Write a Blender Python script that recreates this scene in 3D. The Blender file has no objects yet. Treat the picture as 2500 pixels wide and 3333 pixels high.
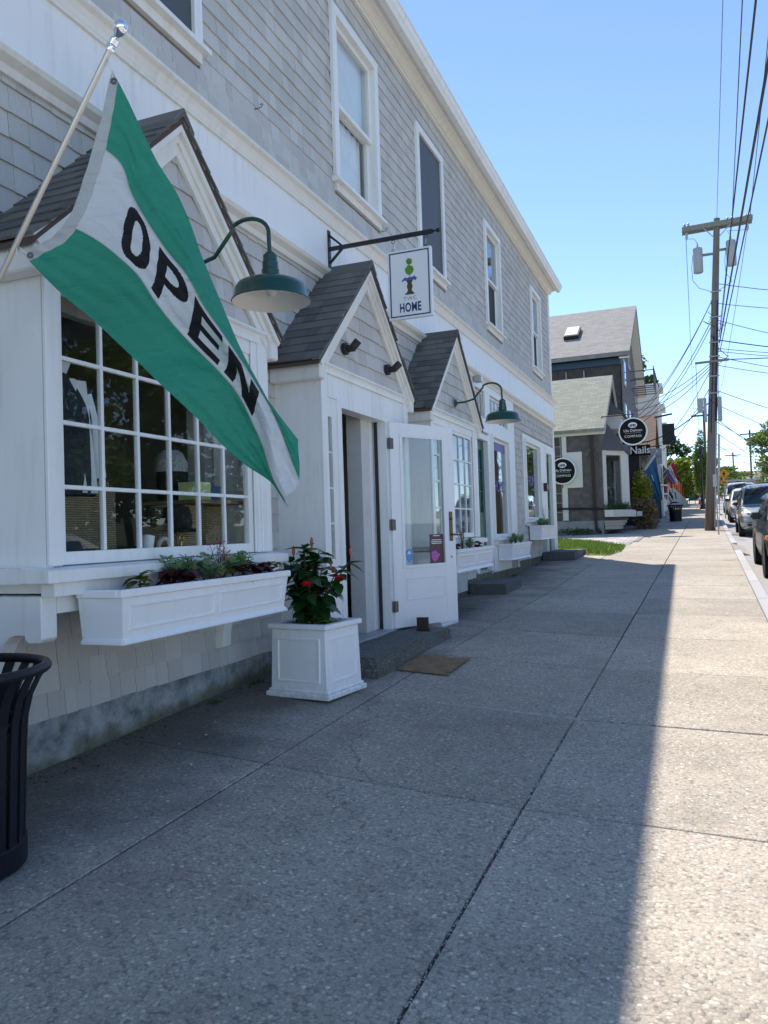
import bpy, bmesh, math, random
from mathutils import Vector, Matrix
random.seed(7)
S = bpy.context.scene
COL = S.collection
R = math.radians
# ------------------------------------------------------------------ camera
YAW, PITCH, ROLL, CAMZ = R(21.639), R(1.427), R(1.829), 1.45
def cam_axes():
    cy, sy, cp, sp = math.cos(YAW), math.sin(YAW), math.cos(PITCH), math.sin(PITCH)
    f = Vector((-sy*cp, cy*cp, sp)); r = Vector((cy, sy, 0)); d = f.cross(r)
    c, s = math.cos(ROLL), math.sin(ROLL)
    return r*c + d*s, d*c - r*s, f
CR, CD, CF = cam_axes()
cam = bpy.data.cameras.new('camera'); camo = bpy.data.objects.new('camera', cam); COL.objects.link(camo)
camo.matrix_world = Matrix(((CR.x, -CD.x, -CF.x, 0), (CR.y, -CD.y, -CF.y, 0), (CR.z, -CD.z, -CF.z, CAMZ), (0, 0, 0, 1)))
cam.sensor_fit = 'HORIZONTAL'; cam.sensor_width = 36; cam.lens = 36*2560/2500
cam.clip_start = 0.05; cam.clip_end = 6000
S.camera = camo
def proj(p):
    q = Vector(p) - Vector((0, 0, CAMZ)); w = q.dot(CF)
    if w < .1: return None
    return (1250 + 2560*q.dot(CR)/w, 1666 + 2560*q.dot(CD)/w, w)
# ------------------------------------------------------------------ world, sun, exposure
SUN = Vector((-2.50, 3.66, 6.83)).normalized()
w = bpy.data.worlds.new('World'); S.world = w; w.use_nodes = True
nt = w.node_tree; nt.nodes.clear()
sky = nt.nodes.new('ShaderNodeTexSky'); sky.sky_type = 'NISHITA'; sky.sun_disc = False
sky.sun_elevation = math.asin(SUN.z); sky.sun_rotation = math.atan2(SUN.x, SUN.y)
sky.air_density = 0.65; sky.dust_density = 0.0; sky.ozone_density = 2.0; sky.altitude = 0
bg = nt.nodes.new('ShaderNodeBackground'); bg.inputs[1].default_value = 0.105
wo = nt.nodes.new('ShaderNodeOutputWorld')
nt.links.new(sky.outputs[0], bg.inputs[0]); nt.links.new(bg.outputs[0], wo.inputs[0])
sl = bpy.data.lights.new('sun', 'SUN'); sl.energy = 2.4; sl.angle = R(0.53); sl.color = (1, .91, .79)
so = bpy.data.objects.new('sun', sl); COL.objects.link(so); so.rotation_euler = SUN.to_track_quat('Z', 'Y').to_euler(); so.location = (-20, 30, 60)
S.view_settings.view_transform = 'Standard'; S.view_settings.look = 'None'
S.view_settings.gamma = 1; S.view_settings.use_curve_mapping = False
S.view_settings.exposure = 1.5
S.render.resolution_x = 768; S.render.resolution_y = 1024
S.render.engine = 'CYCLES'
S.cycles.max_bounces = 8; S.cycles.transparent_max_bounces = 16; S.cycles.caustics_reflective = False; S.cycles.caustics_refractive = False

# ------------------------------------------------------------------ helpers
WL = {}            # world location of each object's origin
def wloc(o): return WL.get(o.name, Vector((0, 0, 0)))
def thing(name, label, cat, loc=(0, 0, 0), group=None):
    o = bpy.data.objects.new(name, None); COL.objects.link(o); o.location = loc; o.empty_display_size = .1
    o['label'] = label; o['category'] = cat
    if group: o['group'] = group
    WL[o.name] = Vector(loc); return o
def tag(o, label, cat, group=None):
    o['label'] = label; o['category'] = cat
    if group: o['group'] = group
    return o
def kind(o, k): o['kind'] = k; return o
class MB:
    def __init__(s): s.v = []; s.f = []; s.m = []
    def add(s, vs, fs, m=0):
        n = len(s.v); s.v += [tuple(p) for p in vs]; s.f += [tuple(i+n for i in f) for f in fs]; s.m += [m]*len(fs); return s
    def box(s, x0, x1, y0, y1, z0, z1, m=0):
        return s.add([(x0,y0,z0),(x1,y0,z0),(x1,y1,z0),(x0,y1,z0),(x0,y0,z1),(x1,y0,z1),(x1,y1,z1),(x0,y1,z1)],
            [(0,3,2,1),(4,5,6,7),(0,1,5,4),(1,2,6,5),(2,3,7,6),(3,0,4,7)], m)
    def hexa(s, b, t, m=0):    # bottom quad, top quad
        return s.add(list(b)+list(t), [(3,2,1,0),(4,5,6,7),(0,1,5,4),(1,2,6,5),(2,3,7,6),(3,0,4,7)], m)
    def prism(s, poly, axis, a, b, m=0):   # poly 2-D, extruded along axis ('x': (y,z), 'y': (x,z), 'z': (x,y))
        n = len(poly)
        def P(p, t): return {'x': (t, p[0], p[1]), 'y': (p[0], t, p[1]), 'z': (p[0], p[1], t)}[axis]
        vs = [P(p, a) for p in poly] + [P(p, b) for p in poly]
        fs = [tuple(range(n)), tuple(range(2*n-1, n-1, -1))] + [(i, i+n, (i+1) % n+n, (i+1) % n) for i in range(n)]
        return s.add(vs, fs, m)
    def tube(s, pts, r, n=8, m=0, cap=True):
        pts = [Vector(p) for p in pts]; rs = r if isinstance(r, (list, tuple)) else [r]*len(pts); rings = []
        up = None
        for i, p in enumerate(pts):
            t = (pts[min(i+1, len(pts)-1)] - pts[max(i-1, 0)]).normalized()
            if up is None: up = Vector((0, 0, 1)) if abs(t.z) < .9 else Vector((1, 0, 0))
            u = t.cross(up); 
            if u.length < 1e-5: u = t.cross(Vector((0, 1, 0)))
            u.normalize(); v = u.cross(t).normalized(); up = v
            rings.append([p + (u*math.cos(2*math.pi*k/n) + v*math.sin(2*math.pi*k/n))*rs[i] for k in range(n)])
        vs = [q for rg in rings for q in rg]; fs = []
        for i in range(len(pts)-1):
            for k in range(n): fs.append((i*n+k, i*n+(k+1) % n, (i+1)*n+(k+1) % n, (i+1)*n+k))
        if cap: fs += [tuple(range(n-1, -1, -1)), tuple((len(pts)-1)*n+k for k in range(n))]
        return s.add(vs, fs, m)
    def lathe(s, prof, c=(0, 0, 0), n=24, axis='z', m=0, a0=0, a1=2*math.pi):
        full = abs(a1-a0-2*math.pi) < 1e-6; k = n if full else n+1
        vs = []
        for (r, h) in prof:
            for i in range(k):
                a = a0+(a1-a0)*i/n; x, y = r*math.cos(a), r*math.sin(a)
                q = {'z': (x, y, h), 'x': (h, x, y), 'y': (x, h, y)}[axis]
                vs.append((q[0]+c[0], q[1]+c[1], q[2]+c[2]))
        fs = []
        for j in range(len(prof)-1):
            for i in range(n):
                i2 = (i+1) % k; fs.append((j*k+i, j*k+i2, (j+1)*k+i2, (j+1)*k+i))
        return s.add(vs, fs, m)
    def sphere(s, c, r, n=12, m=0, sc=(1, 1, 1)):
        vs = []; h = n//2
        for j in range(h+1):
            t = math.pi*j/h
            for i in range(n):
                a = 2*math.pi*i/n; vs.append((c[0]+sc[0]*r*math.sin(t)*math.cos(a), c[1]+sc[1]*r*math.sin(t)*math.sin(a), c[2]+sc[2]*r*math.cos(t)))
        fs = [(j*n+i, (j+1)*n+i, (j+1)*n+(i+1) % n, j*n+(i+1) % n) for j in range(h) for i in range(n)]
        return s.add(vs, fs, m)
    def grid(s, P, nu, nv, m=None, wrap=False):   # P(i,j) -> point
        vs = [P(i, j) for j in range(nv+1) for i in range(nu+1)]
        fs = [(j*(nu+1)+i, j*(nu+1)+i+1, (j+1)*(nu+1)+i+1, (j+1)*(nu+1)+i) for j in range(nv) for i in range(nu)]
        n = len(s.v); s.v += [tuple(p) for p in vs]; s.f += [tuple(i+n for i in f) for f in fs]
        s.m += [m(i, j) if m else 0 for j in range(nv) for i in range(nu)]; return s
    def mesh(s, name, mats, off=Vector((0, 0, 0)), smooth=False, bevel=0, seg=1, fixn=True):
        me = bpy.data.meshes.new(name); me.from_pydata([(p[0]-off.x, p[1]-off.y, p[2]-off.z) for p in s.v], [], s.f)
        for mt in (mats if isinstance(mats, (list, tuple)) else [mats]): me.materials.append(MT(mt))
        me.polygons.foreach_set('material_index', s.m)
        if bevel or fixn:
            bm = bmesh.new(); bm.from_mesh(me)
            bmesh.ops.remove_doubles(bm, verts=bm.verts, dist=1e-5)
            if fixn: bmesh.ops.recalc_face_normals(bm, faces=bm.faces)
            if bevel:
                es = [e for e in bm.edges if len(e.link_faces) == 2 and e.calc_face_angle(0) > .5]
                bmesh.ops.bevel(bm, geom=es, offset=bevel, segments=seg, affect='EDGES', clamp_overlap=True)
            bm.to_mesh(me); bm.free()
        if smooth:
            me.polygons.foreach_set('use_smooth', [True]*len(me.polygons))
            try: me.set_sharp_from_angle(angle=R(38))
            except Exception: pass
        me.update(); return me
    def build(s, name, mats, parent=None, smooth=False, bevel=0, seg=1, fixn=True, loc=None, local=False):
        off = Vector(loc) if loc is not None else (wloc(parent) if parent else Vector((0, 0, 0)))
        o = bpy.data.objects.new(name, s.mesh(name, mats, Vector((0, 0, 0)) if local else off, smooth, bevel, seg, fixn)); COL.objects.link(o)
        if parent: o.parent = parent; o.location = off - wloc(parent)
        else: o.location = off
        WL[o.name] = off; return o
def inst(me, name, parent=None, loc=(0, 0, 0), rot=(0, 0, 0), sc=(1, 1, 1)):   # loc in world
    o = bpy.data.objects.new(name, me); COL.objects.link(o)
    if parent: o.parent = parent
    o.location = Vector(loc) - (wloc(parent) if parent else Vector((0, 0, 0))); o.rotation_euler = rot; o.scale = sc
    WL[o.name] = Vector(loc); return o
def copy_tree(o, parent=None):
    c = o.copy(); COL.objects.link(c)
    if parent is not None: c.parent = parent
    WL[c.name] = WL.get(o.name, Vector((0, 0, 0)))
    for ch in list(o.children): copy_tree(ch, c)
    return c
def text_mesh(body, size, mt, extrude=.002, sx=1, offset=0, align='CENTER', spacing=1):
    cu = bpy.data.curves.new('t', 'FONT'); cu.body = body; cu.size = size; cu.extrude = extrude; cu.offset = offset
    cu.align_x = align; cu.align_y = 'BOTTOM_BASELINE' if False else 'CENTER'; cu.space_character = spacing; cu.resolution_u = 4
    ob = bpy.data.objects.new('t', cu); COL.objects.link(ob)
    dg = bpy.context.evaluated_depsgraph_get(); me = bpy.data.meshes.new_from_object(ob.evaluated_get(dg))
    bpy.data.objects.remove(ob); bpy.data.curves.remove(cu)
    for v in me.vertices: v.co.x *= sx
    me.materials.clear(); me.materials.append(MT(mt)); return me
def put_text(name, parent, body, size, mt, loc, facing='-y', **k):
    me = text_mesh(body, size, mt, **k)
    rot = {'-y': (R(90), 0, 0), '+x': (R(90), 0, R(90)), '+y': (R(90), 0, R(180))}[facing] if isinstance(facing, str) else facing
    return inst(me, name, parent, loc, rot)
# ------------------------------------------------------------------ materials
MATS = {}
def MT(n): return MATS[n] if isinstance(n, str) else n
class NT:
    def __init__(s, name):
        s.mat = bpy.data.materials.new(name); s.mat.use_nodes = True; s.t = s.mat.node_tree
        s.b = s.t.nodes['Principled BSDF']; MATS[name] = s.mat
    def n(s, t, **k):
        nd = s.t.nodes.new('ShaderNode'+t)
        for a, b in k.items():
            if hasattr(nd, a): setattr(nd, a, b)
        return nd
    def l(s, a, b): s.t.links.new(a, b)
    def pos(s): return s.n('NewGeometry').outputs['Position']
    def noise(s, scale, detail=3, rough=.55, vec=None, obj=False):
        nd = s.n('TexNoise'); nd.inputs['Scale'].default_value = scale; nd.inputs['Detail'].default_value = detail; nd.inputs['Roughness'].default_value = rough
        s.l(vec or (s.n('TexCoord').outputs['Object'] if obj else s.pos()), nd.inputs['Vector']); return nd.outputs['Fac']
    def ramp(s, fac, stops):
        nd = s.n('ValToRGB'); e = nd.color_ramp.elements
        while len(e) < len(stops): e.new(.5)
        for i, (p, c) in enumerate(stops): e[i].position = p; e[i].color = (*c, 1) if len(c) == 3 else c
        s.l(fac, nd.inputs[0]); return nd.outputs[0]
    def math(s, op, a, b=None, clamp=False):
        nd = s.n('Math'); nd.operation = op; nd.use_clamp = clamp
        for i, x in enumerate((a, b)):
            if x is None: continue
            if isinstance(x, (int, float)): nd.inputs[i].default_value = x
            else: s.l(x, nd.inputs[i])
        return nd.outputs[0]
    def mix(s, fac, a, b, blend='MIX'):
        nd = s.n('MixRGB'); nd.blend_type = blend
        for i, x in enumerate((fac, a, b)):
            if isinstance(x, (int, float)): nd.inputs[i].default_value = x
            elif isinstance(x, tuple): nd.inputs[i].default_value = (*x, 1)
            else: s.l(x, nd.inputs[i])
        return nd.outputs[0]
    def bump(s, h, st=.3, dist=.01):
        nd = s.n('Bump'); nd.inputs['Strength'].default_value = st; nd.inputs['Distance'].default_value = dist
        s.l(h, nd.inputs['Height']); s.l(nd.outputs[0], s.b.inputs['Normal'])
    def col(s, x):
        if isinstance(x, tuple): s.b.inputs['Base Color'].default_value = (*x, 1)
        else: s.l(x, s.b.inputs['Base Color'])
    def rough(s, x):
        if isinstance(x, (int, float)): s.b.inputs['Roughness'].default_value = x
        else: s.l(x, s.b.inputs['Roughness'])
def mat(name, c, rough=.55, metal=0, var=.12, scale=6, rnd=0, island=0, bump=0, bscale=60, bdist=.003, coat=0, spec=None):
    t = NT(name); t.rough(rough); t.b.inputs['Metallic'].default_value = metal
    if coat: t.b.inputs['Coat Weight'].default_value = coat; t.b.inputs['Coat Roughness'].default_value = .04
    if spec is not None: t.b.inputs['Specular IOR Level'].default_value = spec
    k = t.math('ADD', t.math('MULTIPLY', t.noise(scale, 4), 2*var), 1-var)
    if rnd: k = t.math('MULTIPLY', k, t.math('ADD', t.math('MULTIPLY', t.n('ObjectInfo').outputs['Random'], 2*rnd), 1-rnd))
    if island: k = t.math('MULTIPLY', k, t.math('ADD', t.math('MULTIPLY', t.n('NewGeometry').outputs['Random Per Island'], 2*island), 1-island))
    t.col(t.mix(1, c, k, 'MULTIPLY'))
    if bump: t.bump(t.noise(bscale, 4), bump, bdist)
    return t
def paint(name, c, rough=.42, dirt=.22, splash=False):
    t = NT(name); t.rough(t.math('ADD', t.math('MULTIPLY', t.noise(9, 3), .25), rough-.12))
    m = t.n('Mapping'); m.inputs['Scale'].default_value = (14, 14, 1.1); t.l(t.pos(), m.inputs[0]); st = t.noise(1, 5, .65, vec=m.outputs[0])
    k = t.math('ADD', t.math('MULTIPLY', t.noise(2.2, 5, .6), .10), .95)
    d = t.math('MULTIPLY', t.ramp(t.math('MULTIPLY', st, t.math('ADD', t.noise(1.4, 4), .5)), [(.50, (0, 0, 0)), (.78, (1, 1, 1))]), dirt)
    cc = t.mix(d, t.mix(1, c, k, 'MULTIPLY'), (.30, .27, .21))
    ch = t.ramp(t.noise(38, 3, .7), [(.70, (0, 0, 0)), (.74, (1, 1, 1))]); cc = t.mix(t.math('MULTIPLY', ch, .22), cc, (.33, .30, .26))
    if splash:      # soil splashed up from the pavement
        sz = t.n('SeparateXYZ'); t.l(t.n('TexCoord').outputs['Object'], sz.inputs[0])
        sp = t.math('MULTIPLY', t.math('ADD', t.math('SUBTRACT', .05, sz.outputs[2]), t.math('MULTIPLY', t.math('SUBTRACT', t.noise(26, 5, .7), .45), .42)), 5, clamp=True); cc = t.mix(t.math('MULTIPLY', sp, .55), cc, (.22, .19, .15))
    t.col(cc); t.bump(t.math('ADD', t.math('MULTIPLY', st, .7), t.noise(45, 3)), .22, .003)
paint('white', (.87, .865, .84))
paint('white_door', (.86, .86, .86), .36, .08)
paint('cream', (.83, .80, .735), .5, .2)  # white trim, with warm light reflected off the ground tinted into it
paint('vinyl', (.88, .88, .88), .38, .12); paint('vinyl_splashed', (.88, .88, .88), .4, .14, True)
def shingle_mat(name, c, rnd, island):
    t = NT(name); t.rough(.75)
    g = t.n('Mapping'); g.inputs['Scale'].default_value = (60, 60, 2.5); t.l(t.pos(), g.inputs['Vector'])
    k = t.math('ADD', t.math('MULTIPLY', t.noise(1, 4, vec=g.outputs[0]), .16), .92)
    k = t.math('MULTIPLY', k, t.math('ADD', t.math('MULTIPLY', t.noise(1.3, 3), .16), .92))
    src = t.n('ObjectInfo').outputs['Random'] if rnd else t.n('NewGeometry').outputs['Random Per Island']
    v = rnd or island
    k = t.math('MULTIPLY', k, t.math('ADD', t.math('MULTIPLY', src, 2*v), 1-v))
    t.col(t.mix(1, c, k, 'MULTIPLY')); t.bump(t.noise(1, 4, vec=g.outputs[0]), .25, .002)
GREY = (.555, .535, .505)
shingle_mat('shingle', GREY, .10, 0); shingle_mat('shingle_field', GREY, 0, .10)
shingle_mat('shingle_back', tuple(c*.8 for c in GREY), 0, .001)
shingle_mat('rshingle', (.125, .125, .115), .28, 0)
shingle_mat('oldshingle', (.115, .105, .10), 0, .22); shingle_mat('oldshingle_o', (.115, .105, .10), .22, 0); shingle_mat('oldshingle_dark', (.062, .055, .05), 0, .25)
mat('roof_edge', (.09, .06, .045), .8)
def comp_roof(name, a, b, sc):
    t = NT(name); t.rough(.9)
    br = t.n('TexBrick'); br.inputs['Scale'].default_value = sc; br.inputs['Mortar Size'].default_value = .012
    br.inputs['Brick Width'].default_value = .9; br.inputs['Row Height'].default_value = .42
    br.inputs['Color1'].default_value = (*a, 1); br.inputs['Color2'].default_value = (*b, 1); br.inputs['Mortar'].default_value = (*[x*.55 for x in a], 1)
    m = t.n('Mapping'); m.inputs['Rotation'].default_value = (0, 0, 0); t.l(t.n('TexCoord').outputs['UV'], br.inputs['Vector'])
    t.col(t.mix(1, br.outputs[0], t.math('ADD', t.math('MULTIPLY', t.noise(25, 4), .5), .75), 'MULTIPLY'))
comp_roof('roof_green', (.22, .235, .19), (.30, .315, .26), 3)
comp_roof('roof_grey', (.22, .215, .205), (.29, .285, .275), 3)
comp_roof('roof_brown', (.17, .115, .09), (.21, .145, .11), 3)
# glass: thin pane, reflection by Fresnel over a clear body
def glass(name, tint=(.86, .92, .90), ior=1.62):
    t = NT(name); t.t.nodes.remove(t.b)
    fr = t.n('Fresnel'); bf = t.n('NewGeometry').outputs['Backfacing']; t.l(t.math('ADD', t.math('MULTIPLY', bf, 1/ior-ior), ior), fr.inputs[0])
    gl = t.n('BsdfGlossy'); gl.inputs['Roughness'].default_value = .012; gl.inputs['Color'].default_value = (.95, .97, 1, 1)
    tr = t.n('BsdfTransparent'); tr.inputs[0].default_value = (*tint, 1)
    bn = t.n('Bump'); bn.inputs['Strength'].default_value = .035; bn.inputs['Distance'].default_value = .02
    t.l(t.noise(3.0, 1), bn.inputs['Height']); t.l(bn.outputs[0], gl.inputs['Normal']); t.l(bn.outputs[0], fr.inputs['Normal'])
    mx = t.n('MixShader'); t.l(fr.outputs[0], mx.inputs[0]); t.l(tr.outputs[0], mx.inputs[1]); t.l(gl.outputs[0], mx.inputs[2])
    t.l(mx.outputs[0], t.t.nodes['Material Output'].inputs[0])
glass('glass', (.95, .97, .96), 1.31); glass('carglass', (.25, .30, .30), 1.6)
# exposed aggregate paving
def aggregate(name, lo, hi, stain=0):
    t = NT(name); t.rough(.82); p = t.pos()
    vo = t.n('TexVoronoi'); vo.inputs['Scale'].default_value = 74; t.l(p, vo.inputs['Vector'])
    v2 = t.n('TexVoronoi'); v2.inputs['Scale'].default_value = 150; t.l(p, v2.inputs['Vector'])
    sep = t.n('SeparateColor'); t.l(vo.outputs['Color'], sep.inputs[0])
    peb = t.ramp(sep.outputs[0], [(0, tuple(c*.62 for c in lo)), (.35, lo), (.75, tuple((a+b)/2 for a, b in zip(lo, hi))), (.93, hi), (1, tuple(min(.75, c*1.4) for c in hi))])
    sel = t.math('GREATER_THAN', sep.outputs[1], .42)
    sep2 = t.n('SeparateColor'); t.l(v2.outputs['Color'], sep2.inputs[0])
    fine = t.mix(sep2.outputs[0], tuple(c*.75 for c in lo), tuple(c*1.12 for c in lo))
    c = t.mix(sel, fine, peb)
    edge = t.ramp(vo.outputs['Distance'], [(.45, (1, 1, 1)), (.85, (.6, .6, .6))])
    c = t.mix(sel, c, t.mix(1, c, edge, 'MULTIPLY'))
    c = t.mix(1, c, t.math('ADD', t.math('MULTIPLY', t.noise(.9, 6, .62), .75), .62), 'MULTIPLY')
    gum = t.n('TexVoronoi'); gum.inputs['Scale'].default_value = 1.7; t.l(p, gum.inputs['Vector'])
    gm = t.math('MULTIPLY', t.math('LESS_THAN', t.math('ADD', gum.outputs['Distance'], t.math('MULTIPLY', t.noise(22, 2), .02)), .042), .5)
    c = t.mix(gm, c, tuple(x*.25 for x in lo))
    dr = t.ramp(t.noise(2.6, 6, .7), [(.52, (0, 0, 0)), (.66, (1, 1, 1))]); c = t.mix(t.math('MULTIPLY', dr, .30), c, tuple(x*.42 for x in lo))
    lt_ = t.ramp(t.noise(1.7, 6, .7), [(.60, (0, 0, 0)), (.72, (1, 1, 1))]); c = t.mix(t.math('MULTIPLY', lt_, .22), c, hi)
    c = t.mix(1, c, t.math('ADD', t.math('MULTIPLY', t.n('ObjectInfo').outputs['Random'], .24), .88), 'MULTIPLY')
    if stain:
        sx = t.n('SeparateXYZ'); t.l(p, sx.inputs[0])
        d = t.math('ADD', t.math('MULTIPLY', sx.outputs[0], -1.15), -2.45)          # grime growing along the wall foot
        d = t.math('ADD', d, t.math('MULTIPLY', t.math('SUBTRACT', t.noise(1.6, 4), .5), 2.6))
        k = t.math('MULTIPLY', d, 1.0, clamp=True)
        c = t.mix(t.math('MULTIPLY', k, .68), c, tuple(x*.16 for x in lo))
    if stain:      # hairline cracks, broken up by noise
        wp = t.n('VectorMath'); wp.operation = 'ADD'; t.l(p, wp.inputs[0]); nz = t.n('TexNoise'); nz.inputs['Scale'].default_value = 3; nz.inputs['Detail'].default_value = 5; t.l(p, nz.inputs['Vector']); sc_ = t.n('VectorMath'); sc_.operation = 'SCALE'; sc_.inputs['Scale'].default_value = .35; t.l(nz.outputs['Color'], sc_.inputs[0]); t.l(sc_.outputs[0], wp.inputs[1])
        ck = t.n('TexVoronoi'); ck.feature = 'DISTANCE_TO_EDGE'; ck.inputs['Scale'].default_value = .42; t.l(wp.outputs[0], ck.inputs['Vector'])
        k = t.math('MULTIPLY', t.math('LESS_THAN', ck.outputs['Distance'], .0011), t.math('GREATER_THAN', t.noise(.8, 2), .52)); c = t.mix(t.math('MULTIPLY', k, .55), c, (.07, .06, .05))
    t.col(c)
    h = t.math('MULTIPLY', t.math('SUBTRACT', 1, vo.outputs['Distance']), sel)
    t.bump(h, .55, .006)
aggregate('paving', (.40, .358, .30), (.54, .475, .39), 1)
aggregate('stepstone', (.115, .12, .105), (.22, .22, .20))
mat('mortar', (.42, .41, .39), .9, var=.3, scale=20)
mat('soil', (.085, .072, .06), .95, var=.4, scale=30, bump=.6, bscale=60, bdist=.01)
mat('mulch', (.035, .026, .02), .95, var=.5, scale=40, bump=.8, bscale=70, bdist=.01)
mat('granite_dark', (.10, .105, .10), .85, var=.35, scale=14, bump=.5, bscale=25, bdist=.01)
mat('granite', (.40, .40, .405), .7, var=.25, scale=60, rnd=.1, bump=.3, bscale=80)
mat('asphalt', (.33, .325, .32), .9, var=.22, scale=3, bump=.4, bscale=160, bdist=.004)
mat('roadpaint', (.72, .72, .70), .7, var=.15, scale=15)
mat('ground', (.10, .11, .06), .95, var=.4, scale=.5)
mat('turf', (.16, .22, .03), .95, var=.45, scale=9)
mat('blade', (.20, .29, .035), .7, var=.4, scale=5, island=.35)
mat('paver', (.42, .41, .39), .85, var=.15, scale=12, rnd=.22, bump=.3, bscale=50)
t = mat('bounce_pavement', (.55,.54,.52), .9, var=.15, scale=1)  # colour lightened so the far side throws more sunlight onto the facade
t = mat('concrete', (.27, .29, .28), .9, var=.35, scale=4, bump=.4, bscale=30)
t = NT('foundation'); t.rough(.9)
c = t.mix(t.ramp(t.noise(4.5, 7, .68), [(.36, (0, 0, 0)), (.64, (1, 1, 1))]), (.12, .135, .135), (.44, .46, .46))
sx = t.n('SeparateXYZ'); t.l(t.pos(), sx.inputs[0])
hh = t.math('SUBTRACT', sx.outputs[2], t.math('MULTIPLY', sx.outputs[1], .05))     # moss along the foot
k = t.math('SUBTRACT', t.math('ADD', .03, t.math('MULTIPLY', t.noise(5, 4), .22)), hh)
k = t.math('MULTIPLY', k, 11, clamp=True)
t.col(t.mix(t.math('MULTIPLY', k, .75), c, (.085, .085, .022))); t.bump(t.noise(30, 4), .3, .005)
mat('green_metal', (.004, .052, .034), .26, var=.12, scale=25, coat=.35)
mat('lamp_inner', (.82, .80, .74), .35, var=.04)
mat('black_metal', (.012, .012, .014), .38, var=.2)
mat('black_plastic', (.015, .015, .016), .5, var=.2)
mat('bin_metal', (.006, .008, .014), .42, var=.2, spec=.35)
mat('alu', (.62, .60, .56), .38, metal=1, var=.06)
mat('chrome', (.9, .92, .95), .06, metal=1, var=.02)
mat('bronze', (.16, .115, .07), .42, metal=.8, var=.25, scale=30)
mat('hinge_metal', (.16, .15, .14), .5, metal=.8, var=.3, scale=30)
mat('galv', (.40, .42, .43), .5, metal=.3, var=.1)
mat('steel_grey', (.36, .38, .40), .45, var=.08)
mat('rust_iron', (.045, .03, .026), .8, var=.4, scale=30)
mat('mat_fiber', (.30, .20, .105), 1, var=.45, scale=120, bump=1, bscale=160, bdist=.01)
mat('door_green', (.022, .105, .075), .4, var=.06)
mat('int_dark', (.32, .28, .23), .8); mat('int_wall', (.45, .43, .40), .8); mat('int_wood', (.20, .13, .08), .6)
mat('int_ceiling', (.62, .61, .59), .8); mat('frame_black', (.02, .02, .02), .5); mat('picture', (.10, .085, .05), .6, var=.5, scale=12)
mat('denim', (.012, .017, .033), .85, var=.5, scale=18); mat('shirt', (.80, .82, .88), .8)
def wicker(name, c):
    t = NT(name); t.rough(.8); m = t.n('Mapping'); m.inputs['Scale'].default_value = (1, 1, 1); t.l(t.pos(), m.inputs[0])
    wv = t.n('TexWave'); wv.bands_direction = 'Z'; wv.inputs['Scale'].default_value = 22; wv.inputs['Distortion'].default_value = 1.5; wv.inputs['Detail'].default_value = 2; t.l(m.outputs[0], wv.inputs[0])
    w2 = t.n('TexWave'); w2.bands_direction = 'Y'; w2.inputs['Scale'].default_value = 22; w2.inputs['Distortion'].default_value = 1.5; t.l(m.outputs[0], w2.inputs[0])
    h = t.math('MULTIPLY', wv.outputs['Fac'], t.math('ADD', .5, t.math('MULTIPLY', w2.outputs['Fac'], .5)))
    t.col(t.mix(h, tuple(x*.3 for x in c), c)); t.bump(h, .8, .01)
wicker('wicker', (.62, .47, .28))
mat('felt', (.012, .013, .014), .9); mat('book_yellow', (.62, .66, .28), .6); mat('book_blue', (.05, .10, .25), .6); mat('ceramic', (.75, .75, .75), .3)
mat('rope', (.55, .52, .46), .9, bump=.6, bscale=120); mat('brass', (.7, .48, .15), .25, metal=1); mat('leather', (.012, .016, .03), .5)
mat('floral', (.35, .35, .35), .8, var=1.0, scale=45)
mat('flag_green', (.042, .345, .22), .72, var=.05, scale=4); mat('flag_white', (.80, .81, .80), .75, var=.03); mat('flag_black', (.014, .014, .016), .7); mat('flag_hem', (.60, .61, .58), .8)
for nme in ('flag_green', 'flag_white', 'flag_black', 'flag_hem'):      # light shines through the cloth a little
    m_ = MATS[nme]; b_ = m_.node_tree.nodes['Principled BSDF']; lk = b_.inputs['Base Color'].links[0].from_socket
    tl = m_.node_tree.nodes.new('ShaderNodeBsdfTranslucent'); ms = m_.node_tree.nodes.new('ShaderNodeMixShader'); ms.inputs[0].default_value = .38
    m_.node_tree.links.new(lk, tl.inputs[0]); m_.node_tree.links.new(b_.outputs[0], ms.inputs[1]); m_.node_tree.links.new(tl.outputs[0], ms.inputs[2])
    m_.node_tree.links.new(ms.outputs[0], m_.node_tree.nodes['Material Output'].inputs[0])
    N_ = m_.node_tree.nodes; ge = N_.new('ShaderNodeNewGeometry'); mp = N_.new('ShaderNodeMapping'); mp.inputs['Rotation'].default_value = (0, R(48), 0); mp.inputs['Scale'].default_value = (3, 12, 16); cz = N_.new('ShaderNodeTexNoise'); cz.inputs['Scale'].default_value = 1; cz.inputs['Detail'].default_value = 4; cz.inputs['Distortion'].default_value = .6; bu = N_.new('ShaderNodeBump'); bu.inputs['Strength'].default_value = .8; bu.inputs['Distance'].default_value = .035
    for q_, r_ in ((ge.outputs['Position'], mp.inputs[0]), (mp.outputs[0], cz.inputs['Vector']), (cz.outputs['Fac'], bu.inputs['Height']), (bu.outputs[0], b_.inputs['Normal']), (bu.outputs[0], tl.inputs['Normal'])): m_.node_tree.links.new(q_, r_)
mat('flag_blue', (.035, .16, .33), .75); mat('flag_red', (.55, .03, .07), .7); mat('flag_navy', (.10, .13, .28), .7)
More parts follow.
